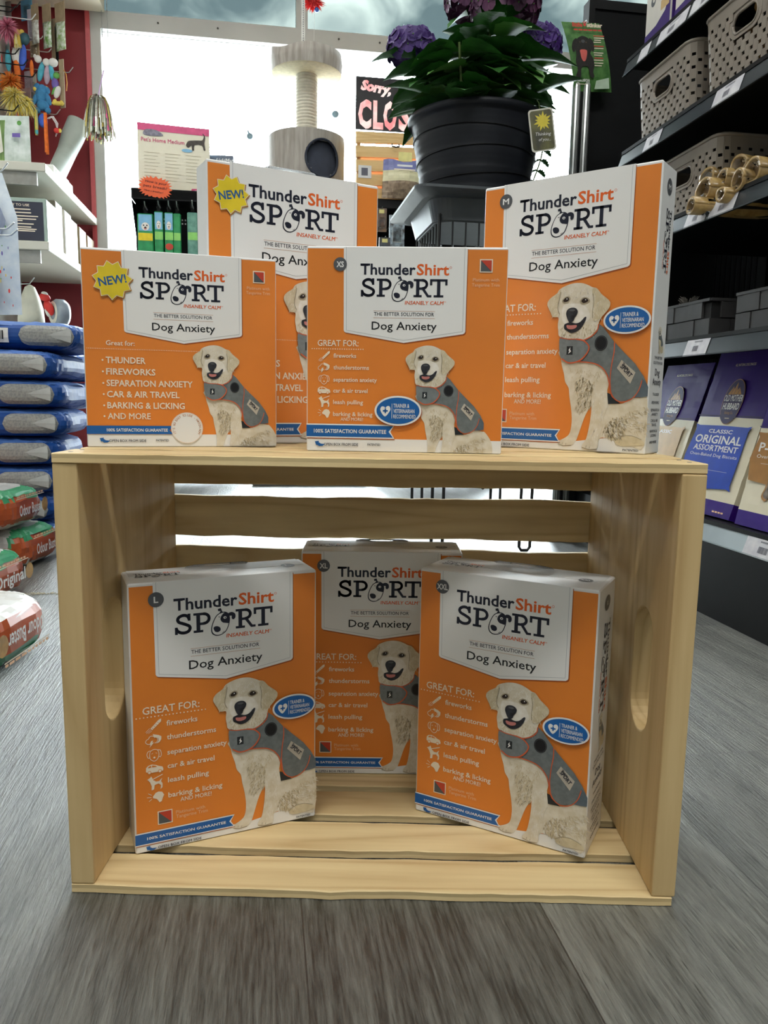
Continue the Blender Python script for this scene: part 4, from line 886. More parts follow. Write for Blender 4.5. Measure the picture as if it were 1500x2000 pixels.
a.text('PRECISION', -36, -63, 6, k['white'], 3, 36, .03); a.rect(-36, -70, -4, -68.6, k['cream'], 3); cp([(16, -60), (50, -52), (50, -78), (10, -80)], mat('card_mist', '#B9CDB6', .4), 1)
a.build('printing', HC)
mb = MB(); mb.tube([(-.004, .035, .085), (-.004, .0, .082), (-.004, -.003, .078), (-.004, .002, .072)], .0013, CHROME, 6); mb.build('hook', HC)

def basket_mesh(w, d, h, m, dark):
    """woven-look plastic basket: solid rim, handle slots in the short sides, pierced walls"""
    mb = MB(); r = .022; t = .0028; taper = .93
    def ring(s):
        o = []
        for cx, cy, g0 in ((w/2-r, d/2-r, 0), (-w/2+r, d/2-r, 90), (-w/2+r, -d/2+r, 180), (w/2-r, -d/2+r, 270)):
            for i in range(5): g = R(g0+i*22.5); o.append((s*(cx+r*math.cos(g)), s*(cy+r*math.sin(g))))
        return o
    # outline resampled evenly
    base = ring(1.0); pts = base+[base[0]]; L = [0]
    for i in range(len(base)): L.append(L[-1]+math.dist(pts[i], pts[i+1]))
    n = int(L[-1]/.0115)//2*2
    def P(u, z):
        u = (u % 1.0)*L[-1]; i = max(j for j in range(len(L)-1) if L[j] <= u+1e-12); f = (u-L[i])/max(1e-9, L[i+1]-L[i])
        x = pts[i][0]*(1-f)+pts[i+1][0]*f; y = pts[i][1]*(1-f)+pts[i+1][1]*f; s = taper+(1-taper)*z/h; return Vector((x*s, y*s, z))
    rows = 9; z0, z1 = .006, h-.022; dz = (z1-z0)/rows
    def inhole(p): return abs(abs(p.x)-w/2) < .02 and abs(p.y) < .034 and h-.062 < p.z < h-.024 or False
    for jr in range(rows):
        za, zb = z0+jr*dz, z0+(jr+1)*dz
        for i in range(n):
            u0, u1 = i/n, (i+1)/n; c = P((u0+u1)/2, (za+zb)/2)
            if abs(abs(c.x)-w/2*.97) < .014 and abs(c.y) < .036 and c.z > h-.066: continue
            gap = (i+jr) % 2 == 0; zc = zb-dz*.46 if gap else zb
            bul = .0004 if not gap else 0.0
            A = [P(u0, za), P(u1, za), P(u1, zc), P(u0, zc)]
            nn = Vector((c.x, c.y, 0)).normalized()*bul; mb.add([q+nn for q in A], [(0, 1, 2, 3)], m)
            if gap:
                m0 = .18; mb.add([P(u0, zc), P(u0+m0/n, zc), P(u0+m0/n, zb), P(u0, zb)], [(0, 1, 2, 3)], m); mb.add([P(u1-m0/n, zc), P(u1, zc), P(u1, zb), P(u1-m0/n, zb)], [(0, 1, 2, 3)], m)
    for i in range(n):
        u0, u1 = i/n, (i+1)/n
        for za, zb in ((0, z0), (z1, h)): mb.add([P(u0, za), P(u1, za), P(u1, zb), P(u0, zb)], [(0, 1, 2, 3)], m)
        mb.add([P(u0, 0), P(u1, 0), Vector((0, 0, 0))], [(0, 1, 2)], m)
    for sx in (-1, 1):                          # moulded surround of the hand slot
        s = taper+(1-taper)*(h-.044)/h; x = sx*w/2*s; C = []
        for k in range(24):
            g = 2*math.pi*k/24; C.append((x, math.copysign(.017, math.cos(g))+.017*math.cos(g), h-.044+.0165*math.sin(g)))
        D_ = [(x, math.copysign(.0215, math.cos(2*math.pi*k/24))+.0235*math.cos(2*math.pi*k/24), h-.044+.0235*math.sin(2*math.pi*k/24)) for k in range(24)]
        mb.add(C+D_, [(k, (k+1) % 24, 24+(k+1) % 24, 24+k) for k in range(24)], m); mb.tube(C+[C[0]], .0018, m, 6, False)
    rim = [P(i/n, h-.001) for i in range(n)]; mb.tube(rim+[rim[0]], .003, m, 6, False)
    return mb
TAUPE = mat('basket_taupe_plastic', '#8F857A', .45, .04, 30)
def basket(x0, y0, y1, z, dep, label, h=.128):
    w = dep; d = y1-y0
    o = thing('storage_basket', label, 'basket', rm(x0+dep/2, (y0+y1)/2, z), TH, 'taupe woven plastic baskets')
    mb = basket_mesh(w, d, h, TAUPE, BLK); mb.build('basket_body', o, solid=.0014)
    mb = MB(); mb.add([(-w*.46, -.028, h-.022), (-w*.46, .004, h-.022), (-w*.46, .004, h-.008), (-w*.46, -.028, h-.008)], [(0, 1, 2, 3)], mat('sticker_beige', '#B7A98C', .5, scale=120, col2='#8E8068'))
    q = mb.build('sticker', o); q.location.x = -w/2*.035-.0052
    return o
basket(.712, .905, 1.125, .9195, .30, 'taupe woven basket, the empty-looking one farthest along the second shelf')
basket(.712, .62, .872, .9195, .32, 'taupe woven basket full of chews, nearer one on the second shelf', .135)
basket(.735, .83, 1.08, .7315, .30, 'taupe woven basket standing behind the wrapped hide rolls')

CHEW = mat('chew_brown', '#8A6238', .55, scale=40, col2='#5E3F22', bump=.3)
for i in range(7):
    rnd = random.Random(60+i); mb = MB(); p = []
    for k in range(7): p.append((.012*math.sin(k*1.1+i), -.07+.023*k, .012*math.cos(k*1.4+i)))
    mb.tube(p, [.009, .013, .014, .014, .013, .013, .009], CHEW if i % 2 else mat('chew_tan', '#B08A4E', .5, scale=50, col2='#8A6433', bump=.3), 8)
    tag(mb.build('dog_chew', loc=rm(.775+.028*(i % 3), .735+.012*(i % 2), .974+.017*(i//3)), rot=(R(8*i), R(5*i), TH+R(-14+9*i))), 'twisted brown dog chew lying in the nearer basket of the second shelf', 'dog chew', 'chews in the full basket')
mb = MB(); EAR = mat('dried_ear', '#6B4A34', .6, scale=60, col2='#4C3223')
mb.poly([(0, 0), (.010, .004), (.014, .03), (.017, .05), (.012, .062), (.006, .055), (-.002, .060), (-.008, .048), (-.003, .03)], EAR)
tag(mb.build('dried_ear', loc=rm(.80, .98, 1.02), rot=(R(80), 0, TH+R(-60)), solid=.003), 'brown dried ear chew poking out above the far basket', 'dog chew')

# white and purple boxes on the top shelf
PURP = mat('purple_print', '#3D1F73', .35, .06, 20); PKW = mat('pack_white', '#D9D5CC', .4, .03, 20)
for i, (ya, yb, x, lab) in enumerate(((1.005, 1.11, .715, 'white and purple biscuit box at the far end of the top shelf'), (.885, .995, .718, 'purple and white biscuit box, second from the far end of the top shelf'), (.72, .878, .716, 'white biscuit box, nearest one on the top shelf'))):
    o = thing('biscuit_box', lab, 'box', rm(x, ya, 1.1095), TH, 'boxes on the top shelf'); w = yb-ya-.004
    mb = MB(); mb.box(0, .12, 0, w, 0, .19, PKW, bev=.002); mb.build('carton', o)
    a = Art(Matrix.Translation((0, w, 0)) @ Matrix.Rotation(R(-90), 4, 'Z')); W_ = w*1000
    if i < 2:
        a.poly(spline([(0, 0), (W_, 0), (W_, 75), (W_*.8, 40), (W_*.45, 26), (0, 22)], 1), PURP, 1)
        a.poly(circ(W_*.30, 78, 10, n=16), K['grey'], 2); a.poly(circ(W_*.30+2, 80, 5, n=12), PKW, 3)
        for r in range(4): a.rect(W_*.55, 92-r*6, W_*.9, 95-r*6, K['grey'], 2)
        a.rect(W_*.62, 46, W_*.95, 64, mat('kraft_patch', '#C3A36B', .5), 2)
    else: a.rect(0, 0, W_*.25, 190, PURP, 1)
    a.build('printing', o)
    mb = MB(); mb.box(.004, .116, -.0006, .0002, 0, .19, PURP); mb.build('side_print', o)

# rolled hides in clear film
HIDE = mat('rawhide_tan', '#B99B62', .35, scale=60, col2='#9A7B45', coat=.6, bump=.25); HIDE2 = mat('rawhide_inner', '#8C6E3F', .5, scale=60, col2='#6E5430')
def hide_roll(p, r, L, rz, tilt, seed, label):
    o = thing('hide_roll', label, 'dog chew', p, rot=(R(90+tilt), 0, rz), group='film-wrapped hide rolls'); rnd = random.Random(seed); n = 26; mb = MB(); V = []; F = []
    sq = rnd.uniform(.72, .95)
    for s in range(7):
        z = -L*s/6
        for k in range(n+1):
            g = 2*math.pi*k/n*1.12; rr = r*(1-.10*k/n)*(1+.05*math.sin(3*g+seed)+.04*math.sin(s*1.3+seed))
            V.append((rr*math.cos(g), rr*sq*math.sin(g), z))
    for s in range(6):
        for k in range(n): F.append((s*(n+1)+k, s*(n+1)+k+1, (s+1)*(n+1)+k+1, (s+1)*(n+1)+k))
    mb.add(V, F, HIDE, True); mb.build('rolled_hide', o, solid=.005)
    mb = MB(); mb.lathe([(0, -.012), (r*.78, -.012)], HIDE2, 20); mb.build('inner_fold', o)
    mb = MB(); V = []; F = []; n = 16
    for s in range(6):
        for k in range(n):
            g = 2*math.pi*k/n; j = rnd.uniform(.96, 1.10)*(1.05 if s else .55); V.append((r*j*math.cos(g), r*sq*j*math.sin(g), (.006-L*s/5) if s else .004))
    for s in range(5):
        for k in range(n): F.append((s*n+k, s*n+(k+1) % n, (s+1)*n+(k+1) % n, (s+1)*n+k))
    F.append(tuple(range(n))); mb.add(V, F, clear_plastic()); mb.build('film_wrap', o)
    return o
for i, (u, v, r, d, lab) in enumerate((
        (1349, 402, .017, 1.36, 'smallest film-wrapped hide roll, at the far lower end of the stack'),
        (1373, 371, .025, 1.37, 'film-wrapped hide roll with a wide open end, lower far side of the stack'),
        (1380, 347, .020, 1.42, 'film-wrapped hide roll lying behind the lower rolls, topmost at the far side'),
        (1410, 349, .018, 1.36, 'film-wrapped hide roll in the middle of the stack, between its neighbours'),
        (1407, 380, .013, 1.30, 'thin film-wrapped hide roll at the bottom near the shelf edge'),
        (1442, 321, .019, 1.34, 'film-wrapped hide roll at the top of the stack'),
        (1440, 352, .021, 1.28, 'film-wrapped hide roll just under the topmost rolls'),
        (1468, 334, .024, 1.25, 'largest film-wrapped hide roll, nearest on the third shelf'))):
    hide_roll(at(u, v, d), r, .15, TH+R(-96+7*(i % 3)), -2, i+3, lab)

# grey strap trays and a clear bag on the fourth shelf
STRAP = mat('strap_grey', '#3B3A3B', .6, .06, 40); STRAPD = mat('strap_gap', '#151517', .8)
def strap_tray(x, y0, y1, z, dep, h, label):
    o = thing('strap_tray', label, 'tray', rm(x, y0, z), TH, 'dark strap trays'); w = y1-y0
    mb = MB(); mb.box(.004, dep-.004, .004, w-.004, 0, h-.006, STRAPD); mb.build('lining', o)
    mb = MB(); s = .042
    for row in range(2):
        for side in range(2):
            L_ = w if side == 0 else dep; n = max(2, int(L_/s)); q = L_/n
            for i in range(n):
                a0 = i*q+(.5*q if row else 0); a1 = min(L_, a0+q-.0015)
                if a0 >= L_: continue
                b = .002 if (i+row) % 2 else 0.0005; za, zb = row*h/2+.001, (row+1)*h/2-.001
                if side == 0: mb.box(-b, .003, a0, a1, za, zb, STRAP); mb.box(dep-.003, dep+b, a0, a1, za, zb, STRAP)
                else: mb.box(a0, a1, -b, .003, za, zb, STRAP); mb.box(a0, a1, w-.003, w+b, za, zb, STRAP)
    mb.box(-.003, .004, 0, w, h-.003, h+.002, STRAP); mb.box(dep-.004, dep+.003, 0, w, h-.003, h+.002, STRAP); mb.box(0, dep, -.003, .004, h-.003, h+.002, STRAP); mb.box(0, dep, w-.004, w+.003, h-.003, h+.002, STRAP)
    mb.build('straps', o)
strap_tray(.725, .80, 1.05, .4985, .30, .066, 'dark grey strap-woven tray, farther one on the shelf above the biscuit bags')
strap_tray(.735, .48, .735, .4985, .30, .066, 'dark grey strap-woven tray holding a clear film packet')
mb = MB(); rnd = random.Random(8); V = []; F = []
for i in range(9):
    for j in range(9): V.append((.02*i, .02*j, .022*math.sin(i*.39)*math.sin(j*.39)*1.4+rnd.uniform(-.006, .006)))
for i in range(8):
    for j in range(8): F.append((i*9+j, i*9+j+1, (i+1)*9+j+1, (i+1)*9+j))
mb.add(V, F, clear_plastic()); mb.build
tag(mb.build('film_packet', loc=rm(.745, .53, .566), rot=(0, 0, TH)), 'crumpled clear film packet lying on the nearer strap tray', 'packet')
mb = MB()
for k in range(90):
    g = rnd.uniform(0, 6.28); a_ = rnd.uniform(.008, .02); mb.tube([(0, 0, 0), (a_*math.cos(g), a_*math.sin(g), rnd.uniform(.005, .02))], .0007, mat('tuft_grey', '#77726B', .8), 4, False)
tag(mb.build('fur_tuft', loc=rm(.755, .93, .566)), 'grey fluffy tuft showing above the farther strap tray', 'tuft')

# biscuit bags on the bottom shelf
BCREAM = mat('bag_cream_paper', '#E8DFC6', .42, .03, 14, bump=.5, bscale=22); BPURP = mat('bag_purple', '#34107C', .5, .05, 10, spec=.25, bump=.6, bscale=16); BGOLD = mat('bag_gold', '#B98136', .4); BDK = mat('bag_dark_purple', '#27104F', .55)
def biscuit_bag(y0, w, h, d, lean, label, panel, pm, lines, wx=.735, window=False):
    o = thing('biscuit_bag', label, 'bag', rm(wx, y0, .172), rot=(0, 0, 0), group='purple and cream biscuit bags')
    o.matrix_world = Matrix.Translation(rm(wx, y0, .172)) @ Matrix.Rotation(TH, 4, 'Z') @ Matrix.Rotation(R(-90), 4, 'Z') @ Matrix.Rotation(R(-lean), 4, 'X')
    mb = MB(); nx, nz = 8, 22; rnd = random.Random(int(y0*1000)); top = h*.84
    def dep(z): return d if z < h*.5 else d*max(.04, 1-(z-h*.5)/(h*.42))
    def mt(z): return BPURP if (z < h*.09 or z > h*.60) else BCREAM
    for s in (0, 1):
        V = []; F = []
        for j in range(nz+1):
            z = h*j/nz; dd = dep(z)
            for i in range(nx+1):
                x = -w/2+w*i/nx; bul = .003*math.sin(math.pi*i/nx)*math.sin(math.pi*min(1, z/h*1.1)) if z < h*.9 else 0
                V.append((x, (-bul if s == 0 else dd+bul)+rnd.uniform(-.0006, .0006), z))
        for j in range(nz):
            for i in range(nx):
                f = (j*(nx+1)+i, j*(nx+1)+i+1, (j+1)*(nx+1)+i+1, (j+1)*(nx+1)+i)
                mb.add([V[q] for q in f], [(0, 1, 2, 3)], mt(h*(j+.5)/nz), True)
    for sx in (-1, 1):
        for j in range(nz):
            za, zb = h*j/nz, h*(j+1)/nz
            for p, q in ((0, .5), (.5, 1)):
                f = lambda t, z: (sx*(w/2-(.016 if t == .5 else 0)*min(1, z/h*1.6)), dep(z)*t, z)
                mb.add([f(p, za), f(q, za), f(q, zb), f(p, zb)], [(0, 1, 2, 3)], mt((za+zb)/2))
    mb.box(-w/2, w/2, 0, d, 0, .002, BPURP); mb.build('paper_bag', o)
    a = Art(Matrix.Translation((0, -.0042, 0)), step=.00015); H = h*1000; W_ = w*1000; k = K
    a.rect(-W_/2+2, H*.595, W_/2-2, H*.60, BDK, 0)
    cy = H*.685; cx = -2
    a.poly(circ(cx, cy, 31, 44, 36), BGOLD, 1); a.poly(circ(cx, cy, 30, 43, 36), BDK, 2)
    for i in range(14): a.poly(circ(cx-24+i*3.7, cy-28-13*math.sin(math.pi*i/13), 2.6, n=8), BDK, 1.5)
    a.poly([(cx-22, cy+14), (cx-10, cy+30), (cx-6, cy+24), (cx-1, cy+38), (cx+4, cy+22), (cx+9, cy+28), (cx+20, cy+14)], BGOLD, 3)
    for q in (-12, -3, 8): a.line([(cx+q, cy+15), (cx+q+4, cy+30)], 1.0, BDK, 4)
    a.text('OLD MOTHER', cx, cy+1, 12, k['white'], 3, 58, .02, 'c'); a.text('HUBBARD', cx, cy-15, 12, k['white'], 3, 50, .02, 'c'); a.text('Baking Co.', cx, cy-24, 5, BGOLD, 3, 26, .0, 'c'); a.rect(cx-7, cy-33, cx+7, cy-31.4, k['cream'], 3)
    a.text('ALL NATURAL DOG SNACKS', 0, H*.905, 5, k['cream'], 1, 62, .0, 'c')
    y0_, y1_ = panel; x0_, x1_ = -W_/2+9, W_/2-24
    a.poly(spline([(x0_, y0_), (x1_-8, y0_), (x1_, y0_+6), (x1_, y1_-8), (x1_-6, y1_), (x0_+8, y1_), (x0_, y1_-8)], 2), pm, 1)
    cxp = (x0_+x1_)/2; yy = y1_
    for t, hh, dy, wd, col in lines: yy -= dy; a.text(t, cxp, yy, hh, k['white'], 2, wd*(x1_-x0_), .02 if hh > 6 else .0, 'c')
    a.line([(x0_+22, y0_+30), (x1_-22, y0_+30)], .5, k['white'], 2)
    if window:
        cx, cy = cxp+6, y0_-6; B = []
        for g in range(0, 360, 10):
            c_, s_ = math.cos(R(g)), math.sin(R(g)); B.append((cx+30*c_+(6*math.copysign(1, c_)), cy+(16+7*abs(c_)**3)*s_))
        B = spline([(cx-38, cy+18), (cx-26, cy+20), (cx-18, cy+10), (cx+16, cy+10), (cx+26, cy+20), (cx+38, cy+16), (cx+36, cy), (cx+40, cy-16), (cx+28, cy-22), (cx+16, cy-11), (cx-18, cy-11), (cx-28, cy-21), (cx-40, cy-15), (cx-36, cy)], 3)
        a.poly([(cx+(p[0]-cx)*1.1, cy+(p[1]-cy)*1.18) for p in B], pm, 2); a.poly(B, mat('bag_window_bits', '#8C8074', .25, scale=70, col2='#4A423E', coat=.6), 3)
        a.text('MINI', cx, cy-34, 5, BDK, 2, 18, .02, 'c')
    [a.rect(W_/2-50+i*9, 7, W_/2-43+i*9, 10, k['pale'], 2) for i in range(4)]
    a.build('printing', o)
    mb = MB(); mb.tube([(w/2-.006, .004, h*.55), (w/2-.004, .004, h*.40), (w/2-.008, .004, h*.16), (w/2-.002, .010, h*.12)], .0012, BGOLD, 5); mb.build('gold_line', o)
    return o
OL = [('CLASSIC', 7, 14, .46, 0), ('ORIGINAL', 15, 20, .90, 0), ('ASSORTMENT', 11, 15, .86, 0), ('Oven-Baked Dog Biscuits', 6, 11, .92, 0)]
biscuit_bag(1.02, .185, .300, .075, 17, 'purple and cream biscuit bag farthest along the bottom shelf, half hidden by the M box', (30, 160), mat('bag_panel_tan', '#C9A265', .4), OL[:1])
biscuit_bag(.808, .200, .315, .085, 16, 'purple and cream biscuit bag with a blue label panel, middle of three', (52, 168), mat('bag_panel_blue', '#1A45B8', .55), OL)
biscuit_bag(.575, .200, .285, .085, 12, 'purple and cream biscuit bag with a tan label panel and bone-shaped window', (78, 160), mat('bag_panel_brown', '#A8773A', .4), [('CLASSIC', 6, 12, .4, 0), ('P-NUTTIER', 15, 20, .92, 0), ('Oven-Baked Dog Biscuits', 6, 11, .92, 0)], .725, True)
# ------------------------------------------------------------------ middle: wire stand with the potted hydrangea
WIRE = mat('wire_black', '#141517', .4, .05, 30); TRAY = mat('tray_grey_plastic', '#4E5358', .42, .05, 20)
SCX, SCY = .455, 1.425
st = thing('wire_stand', 'black wire display stand with a wide plastic tray top, behind the crate', 'stand', rm(SCX, SCY, 0), TH)
def frame_ring(mb, x, y, z, r=.004): mb.tube([(-x, -y, z), (x, -y, z), (x, y, z), (-x, y, z), (-x, -y, z)], r, WIRE, 8)
bx, by = .127, .13
for sx in (-1, 1):
    for sy in (-1, 1):
        mb = MB(); mb.tube([(sx*bx, sy*by, .80), (sx*bx, sy*by, .05), (sx*bx, sy*by, .012), (sx*bx-sx*.006, sy*by, .004), (sx*bx-sx*.022, sy*by, .004), (sx*bx-sx*.028, sy*by, .012), (sx*bx-sx*.028, sy*by, .26)], .0042, WIRE, 8); mb.build('leg', st)
mb = MB(); frame_ring(mb, bx, by, .80); frame_ring(mb, bx, by, .27); frame_ring(mb, bx, by, .40, .003)
for i in range(1, 8):
    x = -bx+2*bx*i/8
    for sy in (-1, 1): mb.tube([(x, sy*by, .27), (x, sy*by, .80)], .0022, WIRE, 6)
    y = -by+2*by*i/8
    for sx in (-1, 1): mb.tube([(sx*bx, y, .27), (sx*bx, y, .80)], .0022, WIRE, 6)
for k in range(1, 6): mb.tube([(-bx+2*bx*k/6, -by, .27), (-bx+2*bx*k/6, by, .27)], .002, WIRE, 6)
mb.build('wire_basket', st)
mb = MB()
for a_, b_ in (((-bx, -by), (bx, by)), ((bx, -by), (-bx, by)), ((-bx, by), (bx, by)), ((-bx, -by), (bx, -by))):
    mb.tube([(a_[0], a_[1], .25), ((a_[0]+b_[0])/2, (a_[1]+b_[1])/2, .16), (b_[0], b_[1], .25)], .003, WIRE, 6)
mb.build('cross_brace', st)
mb = MB(); T = .196; tz = .838
def rr(x, y, z, r, n=6):
    o = []
    for cx, cy, g0 in ((x-r, y-r, 0), (-x+r, y-r, 90), (-x+r, -y+r, 180), (x-r, -y+r, 270)):
        for i in range(n+1): g = R(g0+90*i/n); o.append((cx+r*math.cos(g), cy+r*math.sin(g), z))
    return o
L_ = [rr(T-.058, T-.058, tz-.050, .04), rr(T-.045, T-.045, tz, .045), rr(T-.03, T-.03, tz+.004, .05), rr(T, T, tz+.012, .03), rr(T, T, tz+.006, .03), rr(T-.03, T-.03, tz-.003, .05), rr(T-.052, T-.052, tz-.004, .045), rr(T-.064, T-.064, tz-.053, .04)]
V = [p for l in L_ for p in l]; n = len(L_[0]); F = []
for i in range(len(L_)-1):
    for k in range(n): F.append((i*n+k, i*n+(k+1) % n, (i+1)*n+(k+1) % n, (i+1)*n+k))
F += [tuple(range(n))[::-1], tuple((len(L_)-1)*n+k for k in range(n))]
mb.add(V, F, TRAY)
for s in range(4):
    for k in (-.09, -.02, .05, .11):
        M = Matrix.Rotation(R(90*s), 4, 'Z'); mb.box(T-.022, T-.008, k, k+.014, tz+.0035, tz+.0042, BLK, M)
mb.build('tray_top', st)
PK = ['#B33A5A', '#2E7A5E', '#D9D7CF', '#3A6AA0', '#C2452F', '#7FA04A', '#D8D2C8', '#4B8C95']
for i in range(8):
    x = -.105+.030*i; o = thing('treat_pouch', ('pink', 'green', 'white', 'blue', 'red', 'leaf-green', 'cream', 'teal')[i]+' treat pouch standing inside the wire stand', 'pouch', rm(SCX, SCY, 0)+Matrix.Rotation(TH, 3, 'Z') @ Vector((x, .035-.012*(i % 3), .275)), TH+R(6*(i % 3)-5), 'pouches in the wire stand')
    m = mat('pouch_colour_%s' % PK[i][1:], PK[i], .35, .06, 30); mb = MB()
    mb.ell((0, 0, .15), (.0145, .05, .15), m, 12, 10, e=.45); mb.build('pouch', o)
    mb = MB(); mb.box(-.0155, -.0138, -.03, .03, .12, .20, mat('pouch_label', '#E4E2DA', .4, scale=60, col2='#A9B7A6')); mb.build('label_patch', o)

POT = mat('pot_black_plastic', '#171A21', .5, .05, 12, spec=.3); SOIL = mat('potting_soil', '#3A2A1E', .9, scale=90, col2='#1E150E')
pz = tz-.049; pp = thing('potted_hydrangea', 'purple hydrangea in a big black ribbed pot on the wire stand', 'plant', rm(SCX-.012, SCY, pz+.002), TH); pp.scale = (.96, .96, .96)
mb = MB(); prof = [(0, .0), (.118, .0), (.121, .004)]; H_ = .272
for i in range(1, 40):
    z = .004+(H_-.022)*i/40; r = .121+(.165-.121)*(i/40)**.92
    prof.append((r - (.0022 if i % 7 in (0,) else 0) - (.0012 if i % 7 in (2,) else 0), z))
prof += [(.166, H_-.018), (.172, H_-.016), (.1755, H_-.010), (.1755, H_-.002), (.172, H_), (.163, H_), (.160, H_-.01), (.156, H_-.05)]
M = Matrix.Identity(4); mb.lathe(prof, POT, 56)
for i, z0 in enumerate((.06, .115, .165, .21)):     # the slanting grooves round the pot
    P = []
    for k in range(57):
        g = 2*math.pi*k/56; z = z0+.010*math.sin(g+i*1.3); r = .121+(.165-.121)*max(0, z/(H_-.022))**.92; P.append(((r+.0006)*math.cos(g), (r+.0006)*math.sin(g), z))
    mb.tube(P, .0014, BLK, 5, False)
mb.build('pot', pp)
mb = MB(); mb.lathe([(0, H_-.034), (.158, H_-.04)], SOIL, 24); mb.build('soil', pp)
LEAF = mat('leaf_green', '#3A7030', .6, .10, 18, col2='#2A5524', bump=.4, bscale=60, spec=.2); LEAFU = mat('leaf_pale', '#5E8F45', .5, .08, 18); STEM = mat('stem_green', '#5A6B38', .5)
def leaf(mb, base, d, L, W_, up, curl, m):
    d = d.normalized(); s = d.cross(up).normalized(); nrm = s.cross(d); V = []; F = []; n = 9
    for i in range(n+1):
        t = i/n; w = W_*(math.sin(math.pi*min(1, t**.72))**.8)*(1-.25*t) if 0 < t < 1 else 0
        w += (0.004 if i % 2 else 0)*(0 < t < 1)
        c = base+d*L*t-nrm*curl*L*t*t
        for j, q in enumerate((-1, -.5, 0, .5, 1)): V.append(c+s*w*q+nrm*abs(q)*w*.28)
    for i in range(n):
        for j in range(4): F.append((i*5+j, i*5+j+1, (i+1)*5+j+1, (i+1)*5+j))
    mb.add(V, F, m, True)
rnd = random.Random(21); Z = Vector((0, 0, 1)); fo = MB(); sm = MB()
heads = [((-.172, .0, .432), .058, 0), ((.055, -.03, .535), .085, 1), ((.165, .05, .485), .066, 2), ((-.01, .03, .57), .07, 1), ((.02, .12, .46), .05, 2)]
tips = [Vector(h[0]) for h in heads] + [Vector((rnd.uniform(-.16, .16), rnd.uniform(-.14, .14), rnd.uniform(.36, .46))) for _ in range(9)]
for tpt in tips:
    b = Vector((tpt.x*.35, tpt.y*.35, H_-.04)); mid = b*.4+tpt*.6+Vector((tpt.x*.12, tpt.y*.12, -.01)); sm.tube([b, mid, tpt], [.0045, .0036, .003], STEM, 6)
    for k, t in enumerate((.35, .55, .72, .9)):
        p = b*(1-t)+tpt*t; g = rnd.uniform(0, 6.28)
        for s in (0, math.pi):
            d = Vector((math.cos(g+s), math.sin(g+s), rnd.uniform(-.25, .35))); leaf(fo, p, d, rnd.uniform(.085, .135), rnd.uniform(.036, .054), Z, rnd.uniform(.1, .5), LEAF if rnd.random() < .8 else LEAFU)
for k in range(40):
    g = k*2.399; r = rnd.uniform(.06, .15); p = Vector((r*math.cos(g), r*math.sin(g), H_+rnd.uniform(-.01, .10))); d = Vector((math.cos(g), math.sin(g), rnd.uniform(-.05, .4)))
    leaf(fo, p, d, rnd.uniform(.08, .13), rnd.uniform(.04, .06), Z, rnd.uniform(.1, .6), LEAF if rnd.random() < .8 else LEAFU)
for (dx, dy, dz, L, w) in ((.12, -.10, .40, .17, .055), (-.13, -.11, .33, .13, .04), (.02, -.14, .36, .14, .05), (-.09, -.12, .40, .13, .04), (.15, -.06, .36, .15, .05), (-.04, -.13, .43, .12, .04), (.08, -.12, .33, .13, .045), (.0, -.1, .46, .12, .04)):
    p = Vector((dx*.5, dy*.5, dz)); leaf(fo, p, Vector((dx, dy*.7, .02)), L, w, Z, .35, LEAF)
fo.build('foliage', pp); sm.build('stems', pp)
PET = [mat('petal_violet', '#50347C', .55, .08, 40, col2='#3C2668'), mat('petal_plum', '#5E2C52', .5, .08, 40, col2='#4A1F46'), mat('petal_deep_violet', '#55308A', .5, .08, 40, col2='#3A1D68')]
for c, r, ci in heads:
    mb = MB(); c = Vector(c); nF = int(46*(r/.07)**1.6)
    for i in range(nF):
        z = 1-1.55*(i+.5)/nF; g = i*2.39996; q = math.sqrt(max(0, 1-z*z)); nrm = Vector((q*math.cos(g), q*math.sin(g), z*.85)).normalized()
        p = c+Vector((nrm.x*r, nrm.y*r, nrm.z*r*.72)); a1 = nrm.orthogonal().normalized(); b1 = nrm.cross(a1); g0 = rnd.uniform(0, 1.5); fr = rnd.uniform(.017, .022)
        for k in range(4):
            h = g0+k*math.pi/2; d = math.cos(h)*a1+math.sin(h)*b1; s = nrm.cross(d); V = [p]
            for (u_, w_, e_) in ((.35, -.5, .06), (.75, -.62, .14), (1.05, -.3, .1), (1.08, .3, .1), (.75, .62, .14), (.35, .5, .06)): V.append(p+d*fr*u_+s*fr*w_+nrm*fr*(e_+rnd.uniform(-.05, .12)))
            mb.add(V, [(0, 1, 2), (0, 2, 3), (0, 3, 4), (0, 4, 5), (0, 5, 6)], PET[ci])
        mb.ell(p+nrm*.0015, (.0018, .0018, .0018), LEAFU, 6, 4)
    mb.build('flower_head', pp)
# trailing sprig and the greeting tag at the rim
mb = MB(); p0 = Vector((.172, -.02, H_-.01)); prev = p0
P = [p0+Vector((.002-.004*k+.008*math.sin(k*.7), 0, -.026*k)) for k in range(9)]; mb.tube(P, .0022, STEM, 5)
for k, p in enumerate(P[2:]):
    for s in (-1, 1): leaf(mb, p, Vector((s, .2, -.3)), .030, .011, Z, .3, LEAF)
mb.build('trailing_sprig', pp)
GT = thing('plant_tag', 'small greeting tag with a yellow flower hanging on the right of the pot', 'tag', at(1059, 254, 1.76), TH, rot=(0, R(-9), TH-R(8)))
mb = MB(); q = rr(.0285, .046, 0, .007); V = [(p[0], -.0004, p[1]) for p in q]; V2 = [(p[0], .0004, p[1]) for p in q]; n = len(q)
TW = mat('tag_white', '#D7D4C8', .35)
mb.add(V+V2, [tuple(range(n)), tuple(range(n, 2*n))[::-1]]+[(k, n+k, n+(k+1) % n, (k+1) % n) for k in range(n)], TW); mb.build('card', GT)
a = Art(Matrix.Translation((0, -.0005, 0)), step=.00015); TG_ = mat('tag_olive', '#6C6A3A', .35, scale=30, col2='#3D3C2E')
